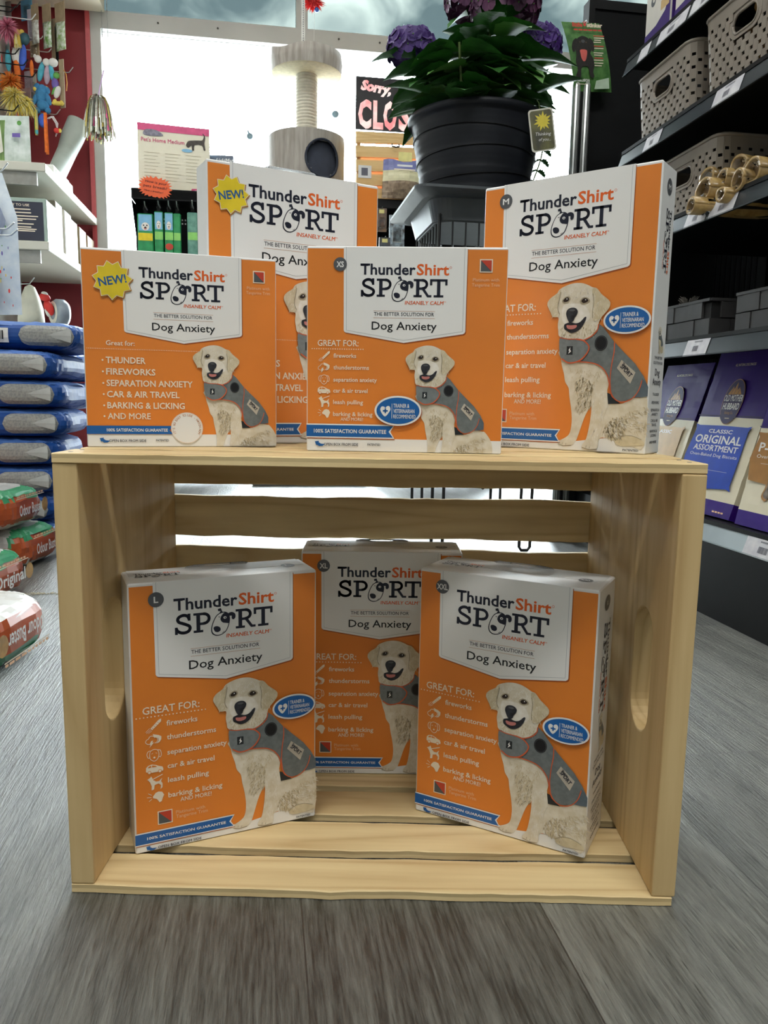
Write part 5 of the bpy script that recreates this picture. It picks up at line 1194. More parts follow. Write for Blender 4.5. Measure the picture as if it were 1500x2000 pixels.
a.poly([(p[0]*1000*.88, p[1]*1000*.93) for p in rr(.0285, .046, 0, .007)], TG_, 1)
for k in range(13):
    g = R(k*27.7); YL = mat('tag_yellow', '#E2CF3E', .35); c_ = (3, 19); L_ = 22 if k % 2 else 18
    a.poly([(c_[0], c_[1]), (c_[0]+.55*L_*math.cos(g)-3*math.sin(g), c_[1]+.55*L_*math.sin(g)+3*math.cos(g)), (c_[0]+L_*math.cos(g), c_[1]+min(L_*math.sin(g), 22)), (c_[0]+.55*L_*math.cos(g)+3*math.sin(g), c_[1]+.55*L_*math.sin(g)-3*math.cos(g))], YL, 2)
a.lim = []; a.text('Thinking', 0, -12, 7, K['white'], 3, 36, -.004, 'c', rot=-4, shear=.25); a.text('of you...', 3, -24, 6.5, K['white'], 3, 28, -.004, 'c', rot=-4, shear=.25); a.build('printing', GT)
mb = MB(); mb.tube([(0, .004, .045), (.002, .012, .062), (0, .02, .072)], .0012, STEM, 5); mb.build('tie', GT)

# ------------------------------------------------------------------ cat tree in front of the window
FAB = mat('cat_tree_fabric', '#A8A199', .85, scale=60, col2='#8C857C', stretch=(1, 1, .12), sheen=.2); PLUSH = mat('plush_cream', '#D6CDAF', .9, .05, 60); SIS = mat('sisal_rope', '#D2CCBC', .85, .04, 60); DRK = mat('cat_den_dark', '#2A2F3C', .9)
ct = thing('cat_tree', 'grey cat tree with a round perch on a roped post above a drum den', 'cat tree', rm(.113, 3.0, 0), TH)
mb = MB(); n = 48; V = []; F = []; dz0, dz1, dr = 1.10, 1.475, .163
hg, hz, hr = R(-68), 1.36, .075               # round den opening, on the camera side
for i in range(25):
    z = dz0+(dz1-dz0)*i/24
    for k in range(96): g = 2*math.pi*k/96; V.append((dr*math.cos(g), dr*math.sin(g), z))
for i in range(24):
    for k in range(96):
        g = 2*math.pi*(k+.5)/96; z = dz0+(dz1-dz0)*(i+.5)/24; dg = (g-hg+math.pi) % (2*math.pi)-math.pi
        if math.hypot(dg*dr, z-hz) < hr: continue
        F.append((i*96+k, i*96+(k+1) % 96, (i+1)*96+(k+1) % 96, (i+1)*96+k))
mb.add(V, F, FAB, True); mb.lathe([(0, dz1), (dr-.004, dz1), (dr, dz1-.006)], FAB, 96); mb.lathe([(dr-.012, dz0), (dr-.012, dz1-.01), (0, dz1-.01)], DRK, 48); mb.lathe([(0, dz0), (dr, dz0)], FAB, 48)
P = [((dr+.002)*math.cos(hg+hr*math.cos(t)/dr), (dr+.002)*math.sin(hg+hr*math.cos(t)/dr), hz+hr*math.sin(t)) for t in [2*math.pi*i/40 for i in range(41)]]
mb.tube(P, .005, DRK, 6, False); mb.build('drum_den', ct)
mb = MB(); prof = []; z = 1.475
while z < 1.735: prof += [(.0405, z), (.046, z+.003), (.0475, z+.0065), (.046, z+.010), (.0405, z+.013)]; z += .013
prof = [(0, 1.474)]+prof; mb.lathe(prof, SIS, 28); mb.build('roped_post', ct)
mb = MB(); prof = []; z = .04
while z < 1.10: prof += [(.045, z), (.05, z+.004), (.05, z+.008), (.045, z+.012)]; z += .012
mb.lathe(prof, SIS, 20); mb.build('roped_post', ct)
mb = MB(); mb.box(-.24, .24, -.24, .24, 0, .04, FAB, bev=.006); mb.build('base_board', ct)
mb = MB(); n = 56; V = []; F = []; pr = .148; z0 = 1.735
def rimz(g): return .075+.02*max(0, math.cos(g-R(170)))-.045*max(0, math.cos(2*(g-R(45))))**2*(1 if math.cos(g-R(45)) > 0 else .5)
for k in range(n):
    g = 2*math.pi*k/n
    for r, z in ((pr, z0), (pr+.004, z0+rimz(g)*.5), (pr, z0+rimz(g)), (pr-.02, z0+rimz(g)-.004), (pr-.024, z0+.03)): V.append((r*math.cos(g), r*math.sin(g), z))
for k in range(n):
    for j in range(4): F.append((k*5+j, ((k+1) % n)*5+j, ((k+1) % n)*5+j+1, k*5+j+1))
mb.add(V, F, FAB, True); mb.build('perch_rim', ct)
mb = MB(); mb.lathe([(0, z0-.004), (pr-.004, z0-.004), (pr, z0)], PLUSH, 48); mb.lathe([(pr-.024, z0+.03), (.06, z0+.05), (0, z0+.052)], PLUSH, 32); mb.build('perch_pad', ct, label='cream plush pad and underside')
tp = MB(); tp.box(-.022, -.008, -.0, .004, z0+.05, 2.75, mat('ribbon_white', '#D2D1CB', .5)); 
for i in range(90): tp.box(-.0165, -.0135, -.001, -.0002, z0+.09+i*.009, z0+.094+i*.009, INK)
o = tp.build('perforated_ribbon', loc=rm(.113, 3.0, 0), rot=(0, 0, TH)); tag(o, 'pale perforated ribbon hanging straight down to the cat perch', 'ribbon')
ty = thing('feather_toy', 'red fluffy toy with a blue bell hanging at the top of the picture', 'cat toy', at(612, 4, 3.55))
mb = MB(); RF = mat('fluff_red', '#D8383A', .9, .08, 80); rnd = random.Random(5)
for k in range(420):
    d = Vector((rnd.gauss(0, 1), rnd.gauss(0, 1), rnd.gauss(0, .7)-.1)).normalized(); L = rnd.uniform(.025, .058)*(1.15-.4*abs(d.z)); s = d.orthogonal().normalized()*.0018
    mb.add([s, -s, d*L*.6-s*.8+Vector((0, 0, -.003)), d*L+Vector((0, 0, -.008)), d*L*.6+s*.8], [(0, 1, 2, 3, 4)], RF)
mb.ell((0, 0, 0), (.022, .022, .02), RF, 12, 8); mb.build('fluff', ty)
mb = MB(); mb.ell((.018, -.02, -.042), (.011, .011, .011), mat('bell_blue', '#3E5FA8', .3, metal=.5), 12, 8); mb.build('bell', ty)
mb = MB(); mb.tube([(0, 0, .01), (0, 0, .5)], .0008, K['white'], 5); mb.tube([(.008, -.01, -.03), (.004, -.01, -.17)], .0005, K['white'], 4); mb.build('string', ty)
for u, v, d, r, lab in ((655, 223, 4.1, .019, 'small blue-grey wool ball hanging on a thread right of the cat tree'), (488, 266, 4.1, .017, 'small grey mouse toy hanging on a thread left of the cat tree')):
    ty = thing('ball_toy', lab, 'cat toy', at(u, v, d)); mb = MB(); WB = mat('wool_blue_grey', '#7F98A8', .9, .1, 60, bump=.6); mb.ell((0, 0, 0), (r, r, r*.95), WB, 16, 12)
    if u < 500: mb.tube([(-.004, 0, .012), (-.010, 0, .026), (-.012, 0, .034)], [.006, .004, .001], WB, 6)
    mb.build('ball', ty); mb = MB(); mb.tube([(0, 0, r*.9), (0, 0, 2.2-shop(at(u, v, d)).z)], .0005, K['cardedge'], 4); mb.build('thread', ty)

# ------------------------------------------------------------------ closed sign on the glass
sg = thing('closed_sign', 'black sign reading Sorry, CLOSED in the window behind the pot', 'sign', rm(.425, YW-.02, 1.822), TH)
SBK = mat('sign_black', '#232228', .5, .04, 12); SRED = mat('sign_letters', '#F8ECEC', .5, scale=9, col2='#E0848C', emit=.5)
mb = MB(); mb.box(0, .58, 0, .005, 0, .270, SBK); mb.build('board', sg)
a = Art(Matrix.Identity(4), step=.0006); a.l0 = 1
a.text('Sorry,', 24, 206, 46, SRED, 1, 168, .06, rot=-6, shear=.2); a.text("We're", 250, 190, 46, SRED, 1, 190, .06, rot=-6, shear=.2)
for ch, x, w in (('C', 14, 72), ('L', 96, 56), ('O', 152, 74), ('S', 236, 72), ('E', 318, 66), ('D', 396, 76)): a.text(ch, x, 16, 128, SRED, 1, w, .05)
a.build('lettering', sg)

# ------------------------------------------------------------------ right rear: black rack, slatted crate and treat bags
rk = thing('display_rack', 'black metal display rack behind the pot, slatted crate on its top', 'rack', rm(.36, 2.82, 0), TH)
mb = MB(); mb.box(0, .62, -.03, .36, 1.16, 1.20, BLK, bev=.004); mb.build('top_shelf', rk)
mb = MB(); mb.box(0, .62, .345, .36, .06, 1.16, BLK2); mb.build('back_panel', rk)
for z in (.34, .70):
    mb = MB(); mb.box(0, .62, .05, .345, z, z+.025, BLK); mb.build('shelf', rk)
for x in (0, .60):
    mb = MB(); mb.box(x, x+.02, 0, .36, 0, 1.16, BLK); mb.build('side_upright', rk)
sc_ = thing('slatted_crate', 'light pine slatted crate on the rack behind the pot', 'crate', rm(.315, 2.84, 1.205), TH)
for i in range(5):
    mb = MB(); mb.box(0, .60, 0, .012, i*.056, i*.056+.044, PINE_D); q = mb.build('slat', sc_); q.rotation_euler.y = R(-1.5); mb = MB(); mb.box(0, .60, .25, .262, max(0, i*.056-.028), i*.056+.026, PINE_D); mb.build('slat', sc_)
for x in (0, .585):
    mb = MB(); mb.box(x, x+.015, .012, .25, 0, .265, PINE_D); mb.build('end_board', sc_)
mb = MB(); mb.box(.005, .06, -.0015, 0, .085, .135, K['cardedge']); mb.box(.018, .045, -.0022, -.0015, .095, .125, INK); mb.build('price_tag', sc_)
mb = MB(); mb.tube([(.145, -.006, .225), (.145, -.012, .215), (.16, -.012, .212), (.175, -.012, .215), (.175, -.006, .225)], .003, BLK, 6); mb.build('handle', sc_)
neon = MB()
for z in (.052, .108, .164): neon.tube([(.02, .05, z), (.56, .05, z)], .005, mat('neon_red', '#FF5A36', .4, emit=6.0), 8)
tag(neon.build('neon_strip', loc=rm(.315, 2.86, 1.205), rot=(0, 0, TH)), 'glowing red light strips inside the slatted crate', 'light')
def treat_bag(u0, v0, u1, v1, d, label, c1, c2, c3):
    A, B = at(u0, v1, d), at(u1, v0, d); w = abs((B-A).dot(_r)); h = B.z-A.z
    o = thing('treat_bag', label, 'bag', (A+at(u1, v1, d))/2, TH); o.location.z = A.z
    mb = MB(); n = 14; rnd = random.Random(u0)
    for s in (-1, 1):
        V = []
        for j in range(n+1):
            for i in range(9):
                t = j/n; x = -w/2+w*i/8; q = math.sin(math.pi*i/8)*math.sin(math.pi*min(1, t*.92+.06)); V.append((x*(1-.06*t), s*.035*q+rnd.uniform(-.002, .002), h*t+.006*math.sin(i*1.1)*(t > .95)))
        for j in range(n):
            for i in range(8):
                m = c3 if j < n*.42 else c2 if j < n*.66 else c1
                mb.add([V[k] for k in (j*9+i, j*9+i+1, (j+1)*9+i+1, (j+1)*9+i)], [(0, 1, 2, 3)], m, True)
    mb.build('pouch', o)
    a = Art(Matrix.Translation((0, -.037, 0))); a.rect(-w*180, h*780, w*180, h*830, K['white'], 1); a.rect(-w*250, h*690, w*250, h*720, K['cream'], 1); a.build('printing', o)
    mb = MB(); mb.box(-w*.12, w*.2, -.004, -.002, h*.98, h*1.22, mat('header_yellow', '#E3D98E', .5)); mb.build('header_card', o)
treat_bag(745, 318, 828, 388, 3.2, 'blue and cream treat bag leaning on the slatted crate', mat('treat_blue', '#6A6FA3', .4, .06, 30), mat('treat_cream', '#D9D2AC', .4, .05, 30), mat('treat_bits', '#A8927A', .4, scale=60, col2='#7A6654'))
HKW = mat('hook_wire', '#3C3F42', .35, metal=.7)
for i, (u, v, w, h, c, lab) in enumerate(((745, 430, 20, 44, '#8A6A50', 'brown card pack hanging under the rack shelf'), (775, 452, 30, 60, '#AEBFCB', 'clear pack of small blue toys hanging under the rack shelf'), (751, 487, 22, 44, '#55606A', 'dark carded pack hanging low under the rack shelf'))):
    d = 3.05; o = thing('carded_pack', lab, 'pack', at(u, v, d), TH); s = d/FPX; mb = MB(); mb.box(-w*s/2, w*s/2, -.004, .004, -h*s/2, h*s/2, mat('pack_'+c[1:], c, .35, scale=50, col2='#4A4642')); mb.box(-w*s*.3, w*s*.3, -.016, -.004, -h*s*.35, h*s*.1, clear_plastic(), bev=.003); mb.build('card', o)
    mb = MB(); mb.box(-w*s*.25, w*s*.25, -.0055, -.004, h*s*.28, h*s*.44, mat('header_yellow', '#E3D98E', .5)); mb.build('label_patch', o)
    mb = MB(); mb.tube([(0, .41, h*s*.47), (0, -.02, h*s*.47), (0, -.028, h*s*.5)], .002, HKW, 6); mb.build('hook', o)

# ------------------------------------------------------------------ left rear: black rack with green packs, white box on top
rk = thing('display_rack', 'black pegged display rack left of the cat tree, green packs hanging on it', 'rack', rm(-.60, 2.86, 0), TH)
mb = MB(); mb.box(0, .455, -.02, .34, 1.158, 1.2, BLK, bev=.004); mb.add([(0, -.02, 1.2), (.455, -.02, 1.2), (.455, -.02, 1.158), (0, -.02, 1.158)], [(0, 1, 2, 3)], BLK); mb.build('top_shelf', rk)
mb = MB(); mb.box(.01, .445, .10, .115, .7, 1.158, BLK2); mb.build('peg_panel', rk); mb = MB(); mb.box(.0, .455, .325, .34, .05, 1.158, BLK2); mb.build('back_panel', rk)  # full-height back panel is unseen, added to keep window light off the floor
mb = MB()
for k in range(32): mb.box(.035+k*.0125, .041+k*.0125, .0975, .10, 1.105, 1.111, K['cardedge']); mb.box(.035+k*.0125, .041+k*.0125, .0975, .10, 1.09, 1.096, K['cardedge'])
mb.build('peg_holes', rk)
for x in (0, .44):
    mb = MB(); mb.box(x, x+.015, .08, .34, 0, 1.16, BLK); mb.add([(x, .08, 1.16), (x, -.02, 1.16), (x, .08, 1.03)], [(0, 1, 2)], BLK); mb.add([(x+.015, .08, 1.16), (x+.015, -.02, 1.16), (x+.015, .08, 1.03)], [(0, 1, 2)], BLK); mb.build('side_upright', rk)
mb = MB(); mb.box(.01, .445, .09, .34, .05, .09, BLK); mb.box(.01, .445, .09, .34, .66, .69, BLK); mb.build('shelf', rk)  # low base board added along with the back panel to block window light
PG = mat('pack_green', '#2F9A5C', .35, scale=30, col2='#1D7D49'); PB = mat('pack_sky', '#7FB6D6', .35); PGL = mat('pack_lime', '#8FD06A', .35)
for i, (u, w, v0, v1, lab, sky) in enumerate(((284, 30, 418, 520, 'widest green dental pack, first hook from the left', 1), (310, 17, 414, 520, 'slim green dental pack on the second hook from the left', 1), (330, 17, 416, 520, 'slim green dental pack on the third hook from the left', 1), (346, 14, 418, 520, 'narrow green dental pack on the fourth hook from the left', 0), (376, 20, 416, 520, 'grey-green dental pack on the hook nearest the tall orange box', 0))):
    d = 3.15; s = d/FPX; h = (v1-v0)*s; o = thing('dental_pack', lab, 'pack', at(u, v0, d), TH, 'green dental packs on the black rack')
    m = PG if i < 4 else mat('pack_grey_green', '#6FA08E', .35, scale=40, col2='#4C7F70'); mb = MB(); mb.box(-w*s/2, w*s/2, -.012, .012, -h, 0, m, bev=.004); mb.build('carton', o)
    a = Art(Matrix.Translation((0, -.0125, 0)), step=.0003); W_, H_2 = w*s*1000, h*1000
    if sky: a.rect(-W_*.42, -H_2*.32, W_*.42, -H_2*.02, PB, 1); a.poly(circ(0, -H_2*.24, W_*.25, H_2*.075, 16), K['dog4'], 2); a.poly(circ(-W_*.1, -H_2*.22, W_*.05, n=8), K['black'], 3); a.poly(circ(W_*.1, -H_2*.22, W_*.05, n=8), K['black'], 3); a.poly(circ(0, -H_2*.26, W_*.08, W_*.06, 10), K['black'], 3); a.poly(circ(0, -H_2*.285, W_*.1, W_*.05, 10), K['tongue'], 3)
    a.rect(-W_*.45, -H_2*.50, W_*.45, -H_2*.36, PGL if i else K['yellow'], 1)
    if i == 2: a.poly(circ(0, -H_2*.62, W_*.45, H_2*.06, 16), K['red'], 2)
    a.build('printing', o)
    mb = MB(); mb.tube([(0, .06, .03), (0, -.005, .03), (0, -.02, .045)], .0025, CHROME, 6); mb.box(-.008, .008, -.001, .001, -.01, .038, clear_plastic()); mb.build('hook', o)
hb = thing('pet_home_box', 'white carton with a pink top band and puppy picture on the left rack', 'box', rm(-.575, 2.88, 1.2), TH)
w, h, d = .285, .262, .16; HW = mat('pet_box_cream', '#E6DFC9', .5, .03, 10); PINK = mat('pet_box_pink', '#D24C7D', .45)
mb = MB(); mb.box(0, w, 0, d, 0, h, HW, bev=.002); mb.build('carton', hb, rot=(0, 0, R(6)))
a = Art(Matrix.Rotation(R(6), 4, 'Z'), step=.0005); a.l0 = 1; Wm, Hm = w*1000, h*1000
a.poly([(0, Hm-28), (Wm, Hm-28), (Wm, Hm), (0, Hm)], PINK, 1); a.text("Pet's Home Medium", 14, Hm-70, 15, PINK, 1, 170, .01)
GP = mat('kitten_grey', '#8A8796', .5, scale=80, col2='#6C6876'); a.poly(spline([(22, Hm-42), (30, Hm-26), (52, Hm-22), (80, Hm-26), (100, Hm-40), (90, Hm-46), (40, Hm-48)], 3), GP, 2)
DP = mat('pup_dark', '#4A4038', .5, scale=90, col2='#2E2925'); a.poly(spline([(190, Hm-72), (196, Hm-58), (206, Hm-52), (240, Hm-48), (256, Hm-46), (262, Hm-30), (256, Hm-22), (262, Hm-22), (268, Hm-36), (264, Hm-58), (268, Hm-84), (260, Hm-84), (254, Hm-66), (224, Hm-68), (222, Hm-88), (214, Hm-88), (212, Hm-70), (200, Hm-80)], 2), DP, 2)
a.poly(circ(194, Hm-92, 22, 7, 16), PB, 2); a.poly([(205, 2), (210, 22), (262, 26), (262, 2)], PINK, 2); a.rect(222, 10, 250, 16, K['white'], 3)
for r in range(9):
    for c_ in range(3): a.rect(24+c_*82, 150-r*13, 86+c_*82-(r % 3)*8, 152-r*13, mat('pet_box_text', '#C9C0A6', .5), 1)
a.build('printing', hb); mb = MB(); mb.box(w-.0005, w+.0008, .02, .10, 0, .04, PINK); mb.box(w-.0005, w+.0008, .04, .13, h-.07, h-.02, PB); mb.build('side_print', hb, rot=(0, 0, R(6)))
bs = thing('starburst_card', 'orange starburst card asking about pet breath, on the rack edge', 'sign', at(303, 366, 3.10), TH+R(3), rot=(R(6), R(7), TH))
OR = mat('card_orange', '#F2683A', .5, .03, 20); mb = MB(); n = 24; V = [(0, 0, 0)]
for i in range(2*n): g = math.pi*i/n; k = 1.0 if i % 2 == 0 else .80; V.append((.068*k*math.copysign(abs(math.cos(g))**.8, math.cos(g)), 0, .042*k*math.copysign(abs(math.sin(g))**.7, math.sin(g))))
mb.add(V, [(0, 1+i, 1+(i+1) % (2*n)) for i in range(2*n)], OR); mb.build('card', bs, solid=.0008)
a = Art(Matrix.Identity(4), step=.0008); a.l0 = 1
for t, x, y, hh, wd in (('How is your', -40, 14, 10, 84), ('pets breath?', -46, -3, 10, 92), ('Have a breather!', -42, -19, 7, 74)): a.text(t, x, y, hh, K['navy'], 1, wd, .0, shear=.15)
a.build('lettering', bs)
lk = thing('lick_mat_pack', 'grey pack with white lettering standing behind the tall orange box', 'pack', at(426, 345, 3.30), TH-R(6)); s = 3.30/FPX
mb = MB(); mb.box(-29*s, 30*s, 0, .012, -.06, 40*s, mat('pack_slate', '#70788A', .4, scale=30, col2='#5B6474'), bev=.003); mb.build('sleeve', lk); a = Art(Matrix.Identity(4), step=.0005); a.l0 = 1; a.text('LickiMat', -8, 26*s*1000, 17, K['white'], 1, 72, .03, shear=.2); a.rect(-60, 12, 56, 44, K['dark'], .5); a.rect(20, 48, 54, 52, K['cream'], 1); a.build('printing', lk)
# ------------------------------------------------------------------ left: white shelving with a peg wall
SHW = mat('shelf_white_laminate', '#CBC8BB', .45, .02, 6); PEGW = mat('peg_wall_pale', '#D6D2CB', .6, .05, 12)
ls = thing('wall_shelving', 'white wall shelving with a peg wall above, far left by the window', 'shelving', (0, 0, 0), TH)
mb = MB(); mb.box(-1.338, -1.318, .6, 3.85, .0, 2.3, PEGW)
for i in range(40):
    for j in range(18): mb.box(-1.3185, -1.3170, 2.2+i*.033, 2.205+i*.033, 1.36+j*.05, 1.366+j*.05, BLK)
mb.build('peg_wall', ls)
for z in (1.245, .945):
    mb = MB(); mb.box(-1.318, -.928, 2.86, 3.84, z, z+.034, SHW, bev=.003); mb.build('shelf', ls); mb = MB(); mb.box(-1.318, -.965, 2.872, 2.884, z-.05, z, mat('bracket_grey', '#8E8C86', .5)); mb.build('bracket', ls)

def prong(yr, z, x1=-1.05, x0=-1.316, dark=False, label=None):
    m = BLK if dark else CHROME; mb = MB()
    mb.tube([(x0, 0, 0), (x1-.03, 0, -.006), (x1-.02, 0, -.004), (x1, 0, .022)], .0028, m, 6)
    o = mb.build('peg_hook', loc=rm(0, yr, z), rot=(0, 0, TH))
    return tag(o, label, 'hook', 'hooks on the peg wall')
def hook_px(u, v, xt, dark=False, label=None):
    r = ray(u, v); c, s = math.cos(TH), math.sin(TH); e = Vector((c, s, 0)); t = (xt-CAM.dot(e))/r.dot(e); p = shop(CAM+r*t); return prong(p.y, p.z-.02, xt, dark=dark, label=label)
for u, v, xt, dk, lab in ((155, 15, -1.02, 0, 'long chrome hook at the top of the peg wall, nearest the ceiling beam'), (165, 44, -.99, 0, 'upper of two chrome hooks lying close together by the window'), (169, 50, -.985, 0, 'lower of two chrome hooks lying close together by the window'),
        (135, 116, -1.08, 0, 'chrome hook beside the brown card strip on the peg wall'), (143, 132, -1.03, 0, 'chrome hook holding the bag with the yellow cord'), (118, 214, -1.10, 0, 'chrome hook just above the tube, left of the tinsel pom-pom'), (130, 233, -1.09, 0, 'lowest chrome hook, beside the red-tipped toy'),
        (103, 92, -1.12, 0, 'chrome hook above the white plush mice'), (88, 66, -1.13, 0, 'chrome hook under the hanging silver packets'), (70, 28, -1.14, 0, 'short chrome hook behind the topmost packets'),
        (55, 117, -1.16, 1, 'black hook beside the blue feather'), (38, 95, -1.18, 1, 'black hook left of the blue feather'), (72, 140, -1.14, 1, 'black hook over the blue plush toy'), (40, 4, -1.16, 1, 'black hook in the top left corner'), (30, 12, -1.18, 1, 'second black hook in the top left corner'), (36, 206, -1.18, 1, 'black hook under the orange feather toy')):
    hook_px(u, v, xt, bool(dk), lab)

D0 = 3.72
def px(n, d=D0): return n*d/FPX
def face(u, v, d=D0, rz=0.0, name='toy', label='', cat='cat toy', group=None): return thing(name, label, cat, at(u, v, d), TH+R(rz), group)
FOIL = mat('foil_silver', '#C9CFCB', .25, .15, 70, metal=.6); KR = mat('card_kraft', '#A08D72', .6, .06, 40); PALE = mat('card_pale', '#DCD8CC', .5, .05, 30)
# hanging packets of catnip and seed
for i, (u, v0, v1, w, c, lab) in enumerate(((116, 5, 92, 16, '#8FAF6A', 'silver packet with a kraft top, hanging nearest the window'), (90, 8, 88, 14, '#6FA04A', 'green-windowed packet hanging beside the kraft-topped silver one'), (67, 8, 80, 12, '#A9A59B', 'narrow grey packet hanging left of the green one'))):
    o = face(u, v0, D0, -38, 'hanging_packet', lab, 'packet', 'packets on the top hooks'); h = px(v1-v0); w_ = px(w)*1.7
    mb = MB(); mb.box(-w_/2, w_/2, -.002, .002, -h*.42, 0, KR); mb.build('card_top', o); mb = MB()
    n = 8; V = []
    for j in range(n+1):
        for k in range(5): V.append((-w_/2+w_*k/4, -.010*math.sin(math.pi*k/4)*math.sin(math.pi*j/n)-.001, -h*.40-h*.6*j/n))
    mb.add(V, [(j*5+k, j*5+k+1, (j+1)*5+k+1, (j+1)*5+k) for j in range(n) for k in range(4)], mat('foil_'+c[1:], c, .28, scale=60, col2='#E3E8E2'), True); mb.build('pouch', o, solid=.002)
o = face(105, 80, 3.78, -35, 'card_strip', 'tall kraft card strip with a black edge on the peg wall', 'card'); mb = MB(); mb.box(-.016, .016, -.002, .002, -.10, .10, KR); mb.build('card', o); mb = MB(); mb.box(.016, .028, -.006, .002, -.10, .06, BLK); mb.build('stick', o)
o = face(121, 155, 3.72, -30, 'toy_bag', 'kraft-backed toy bag with a yellow cord', 'cat toy'); mb = MB(); mb.box(-.014, .014, -.002, .002, -.13, .09, KR); mb.build('card', o); mb = MB(); mb.tube([(.014, 0, .04), (.026, 0, .02), (.030, 0, -.02), (.024, 0, -.055)], .0025, mat('cord_amber', '#C98A33', .6), 6); mb.build('cord', o)
# plush toys
def plush(u, v, parts, label, rz=0, name='plush_toy', d=D0, group=None):
    o = face(u, v, d, rz, name, label, 'cat toy', group)
    for nm, m, els in parts:
        mb = MB()
        for (x, z, rx, rz_, a) in els: mb.ell((0, 0, 0), (px(rx), px(min(rx, rz_))*.8, px(rz_)), m, 14, 10, Matrix.Translation((px(x), -px(min(rx, rz_))*.2*(nm != 'body'), px(z))) @ Matrix.Rotation(R(a), 4, 'Y'))
        mb.build(nm, o)
    return o
PBL = mat('plush_blue', '#3D7FAE', .85, .08, 60, bump=.4); PYE = mat('plush_yellow', '#E0C35A', .85, .06, 60); PTE = mat('plush_teal', '#56AFC4', .85, .08, 60, bump=.4); PFR = mat('box_front_pale', '#A9B2B0', .5, scale=22, col2='#8C9AA2'); PWH = mat('plush_white', '#E6E4E0', .9, .03, 60); PMV = mat('plush_mauve', '#B9A3B4', .85, .06, 60); POR = mat('plush_orange', '#E8762E', .8, .08, 60); PRD = mat('toy_red', '#D8322F', .5); PBR = mat('toy_bright_blue', '#3D62C9', .6, .08, 50); PGN = mat('toy_green', '#5F9E4A', .6); PVI = mat('toy_violet', '#6E5AA8', .6, .08, 50)
plush(81, 190, [('body', PBL, [(0, 6, 11, 18, 10), (2, -15, 12, 10, 0), (-8, 17, 6, 9, 20), (10, 14, 6, 8, -30)]), ('limb', PBL, [(-11, -4, 5, 12, 20), (12, -2, 5, 13, -20), (-8, -25, 6, 6, 0), (11, -24, 6, 6, 0)]), ('paw_pads', PYE, [(-10, 14, 5, 5, 0), (10, 16, 4, 5, 0), (-9, -26, 5, 4, 0)])], 'blue plush toy with yellow paw pads hanging on the peg wall')
plush(80, 140, [('body', PTE, [(0, 0, 6, 19, 14)]), ('head', PWH, [(-4, 22, 7, 7, 0), (-10, 27, 3, 4, 0)])], 'teal and white plush mouse above the blue plush toy', group=None)
plush(92, 146, [('body', PMV, [(0, 0, 6, 18, 6)]), ('head', PWH, [(0, 22, 7, 7, 0)])], 'mauve plush mouse with a white head, middle of three')
plush(101, 142, [('body', PTE, [(0, 0, 5, 16, -8)]), ('head', PWH, [(4, 18, 9, 8, 0)])], 'teal plush mouse nearest the red wall')
plush(108, 165, [('body', PVI, [(0, 0, 7, 12, -6)]), ('head', PGN, [(3, 16, 6, 6, 0)]), ('patch', PRD, [(0, -2, 3, 4, 0)])], 'violet and green small plush toy')
plush(113, 202, [('body', PYE, [(0, 0, 12, 4, 0), (-6, 2, 4, 6, 20), (7, 1, 4, 5, -20)])], 'yellow star-shaped plush toy below the kraft bag', name='star_toy')
plush(112, 180, [('body', PWH, [(0, 0, 6, 12, 20)]), ('trim', PGN, [(-6, 2, 3, 9, 30)])], 'white plush toy with a green trim under the violet one')
plush(45, 113, [('feather', PBR, [(0, 0, 7, 24, 6)]), ('tip', PWH, [(-8, 6, 5, 22, 8)])], 'bright blue feather toy beside the black hook', name='feather_toy')
plush(16, 118, [('body', PTE, [(0, 0, 6, 20, 0)]), ('ring', PRD, [(-14, 2, 4, 12, 0)])], 'turquoise rubber ring toy at the far left of the peg wall', name='ring_toy')
plush(33, 122, [('feather', POR, [(0, -12, 6, 26, -4)]), ('tip', PWH, [(-2, 12, 7, 14, 0)])], 'orange feather toy hanging left of the blue feather', name='feather_toy')
plush(62, 134, [('body', POR, [(0, 0, 4, 16, 0)])], 'small orange toy behind the blue feather', name='fish_toy')
plush(45, 72, [('body', mat('toy_dark_teal', '#2F5B68', .5), [(2, -4, 10, 12, 20)]), ('ear', PYE, [(-10, 6, 6, 7, 0), (-2, 8, 5, 5, 0)])], 'dark teal toy with yellow ears in a bag at the upper left')
plush(84, 236, [('body', PBR, [(0, 0, 9, 13, 0)]), ('band', POR, [(0, 3, 8, 4, 0)])], 'blue ball toy with an orange band low on the peg wall', name='ball_toy')
plush(111, 255, [('body', PRD, [(0, 0, 6, 5, 0)]), ('tip', PYE, [(6, 0, 3, 4, 0)])], 'red plastic bead toy with white strings', name='bead_toy')
def strands(o, n, L, w, m, spread, seed, droop=1.0, nm='strands', c=(0, 0, 0), up=.25):
    rnd = random.Random(seed); mb = MB()
    for k in range(n):
        g = rnd.uniform(0, 6.283); e = rnd.uniform(-.2, 1)*spread; l = L*rnd.uniform(.6, 1.05); d = Vector((math.cos(g)*e, math.sin(g)*e, up*rnd.random())); p = Vector(c); P = []
        for i in range(6): t = i/5; P.append(p+d*l*t*(1-.35*t)-Vector((0, 0, l*droop*t*t)))
        s = Vector((-math.sin(g), math.cos(g), 0))*w/2
        if rnd.random() < .5: s = Vector((w/2, 0, 0))
        V = []
        for q in P: V += [q-s, q+s]
        mb.add(V, [(2*i, 2*i+1, 2*i+3, 2*i+2) for i in range(5)], m[k % len(m)])
    return mb.build(nm, o)
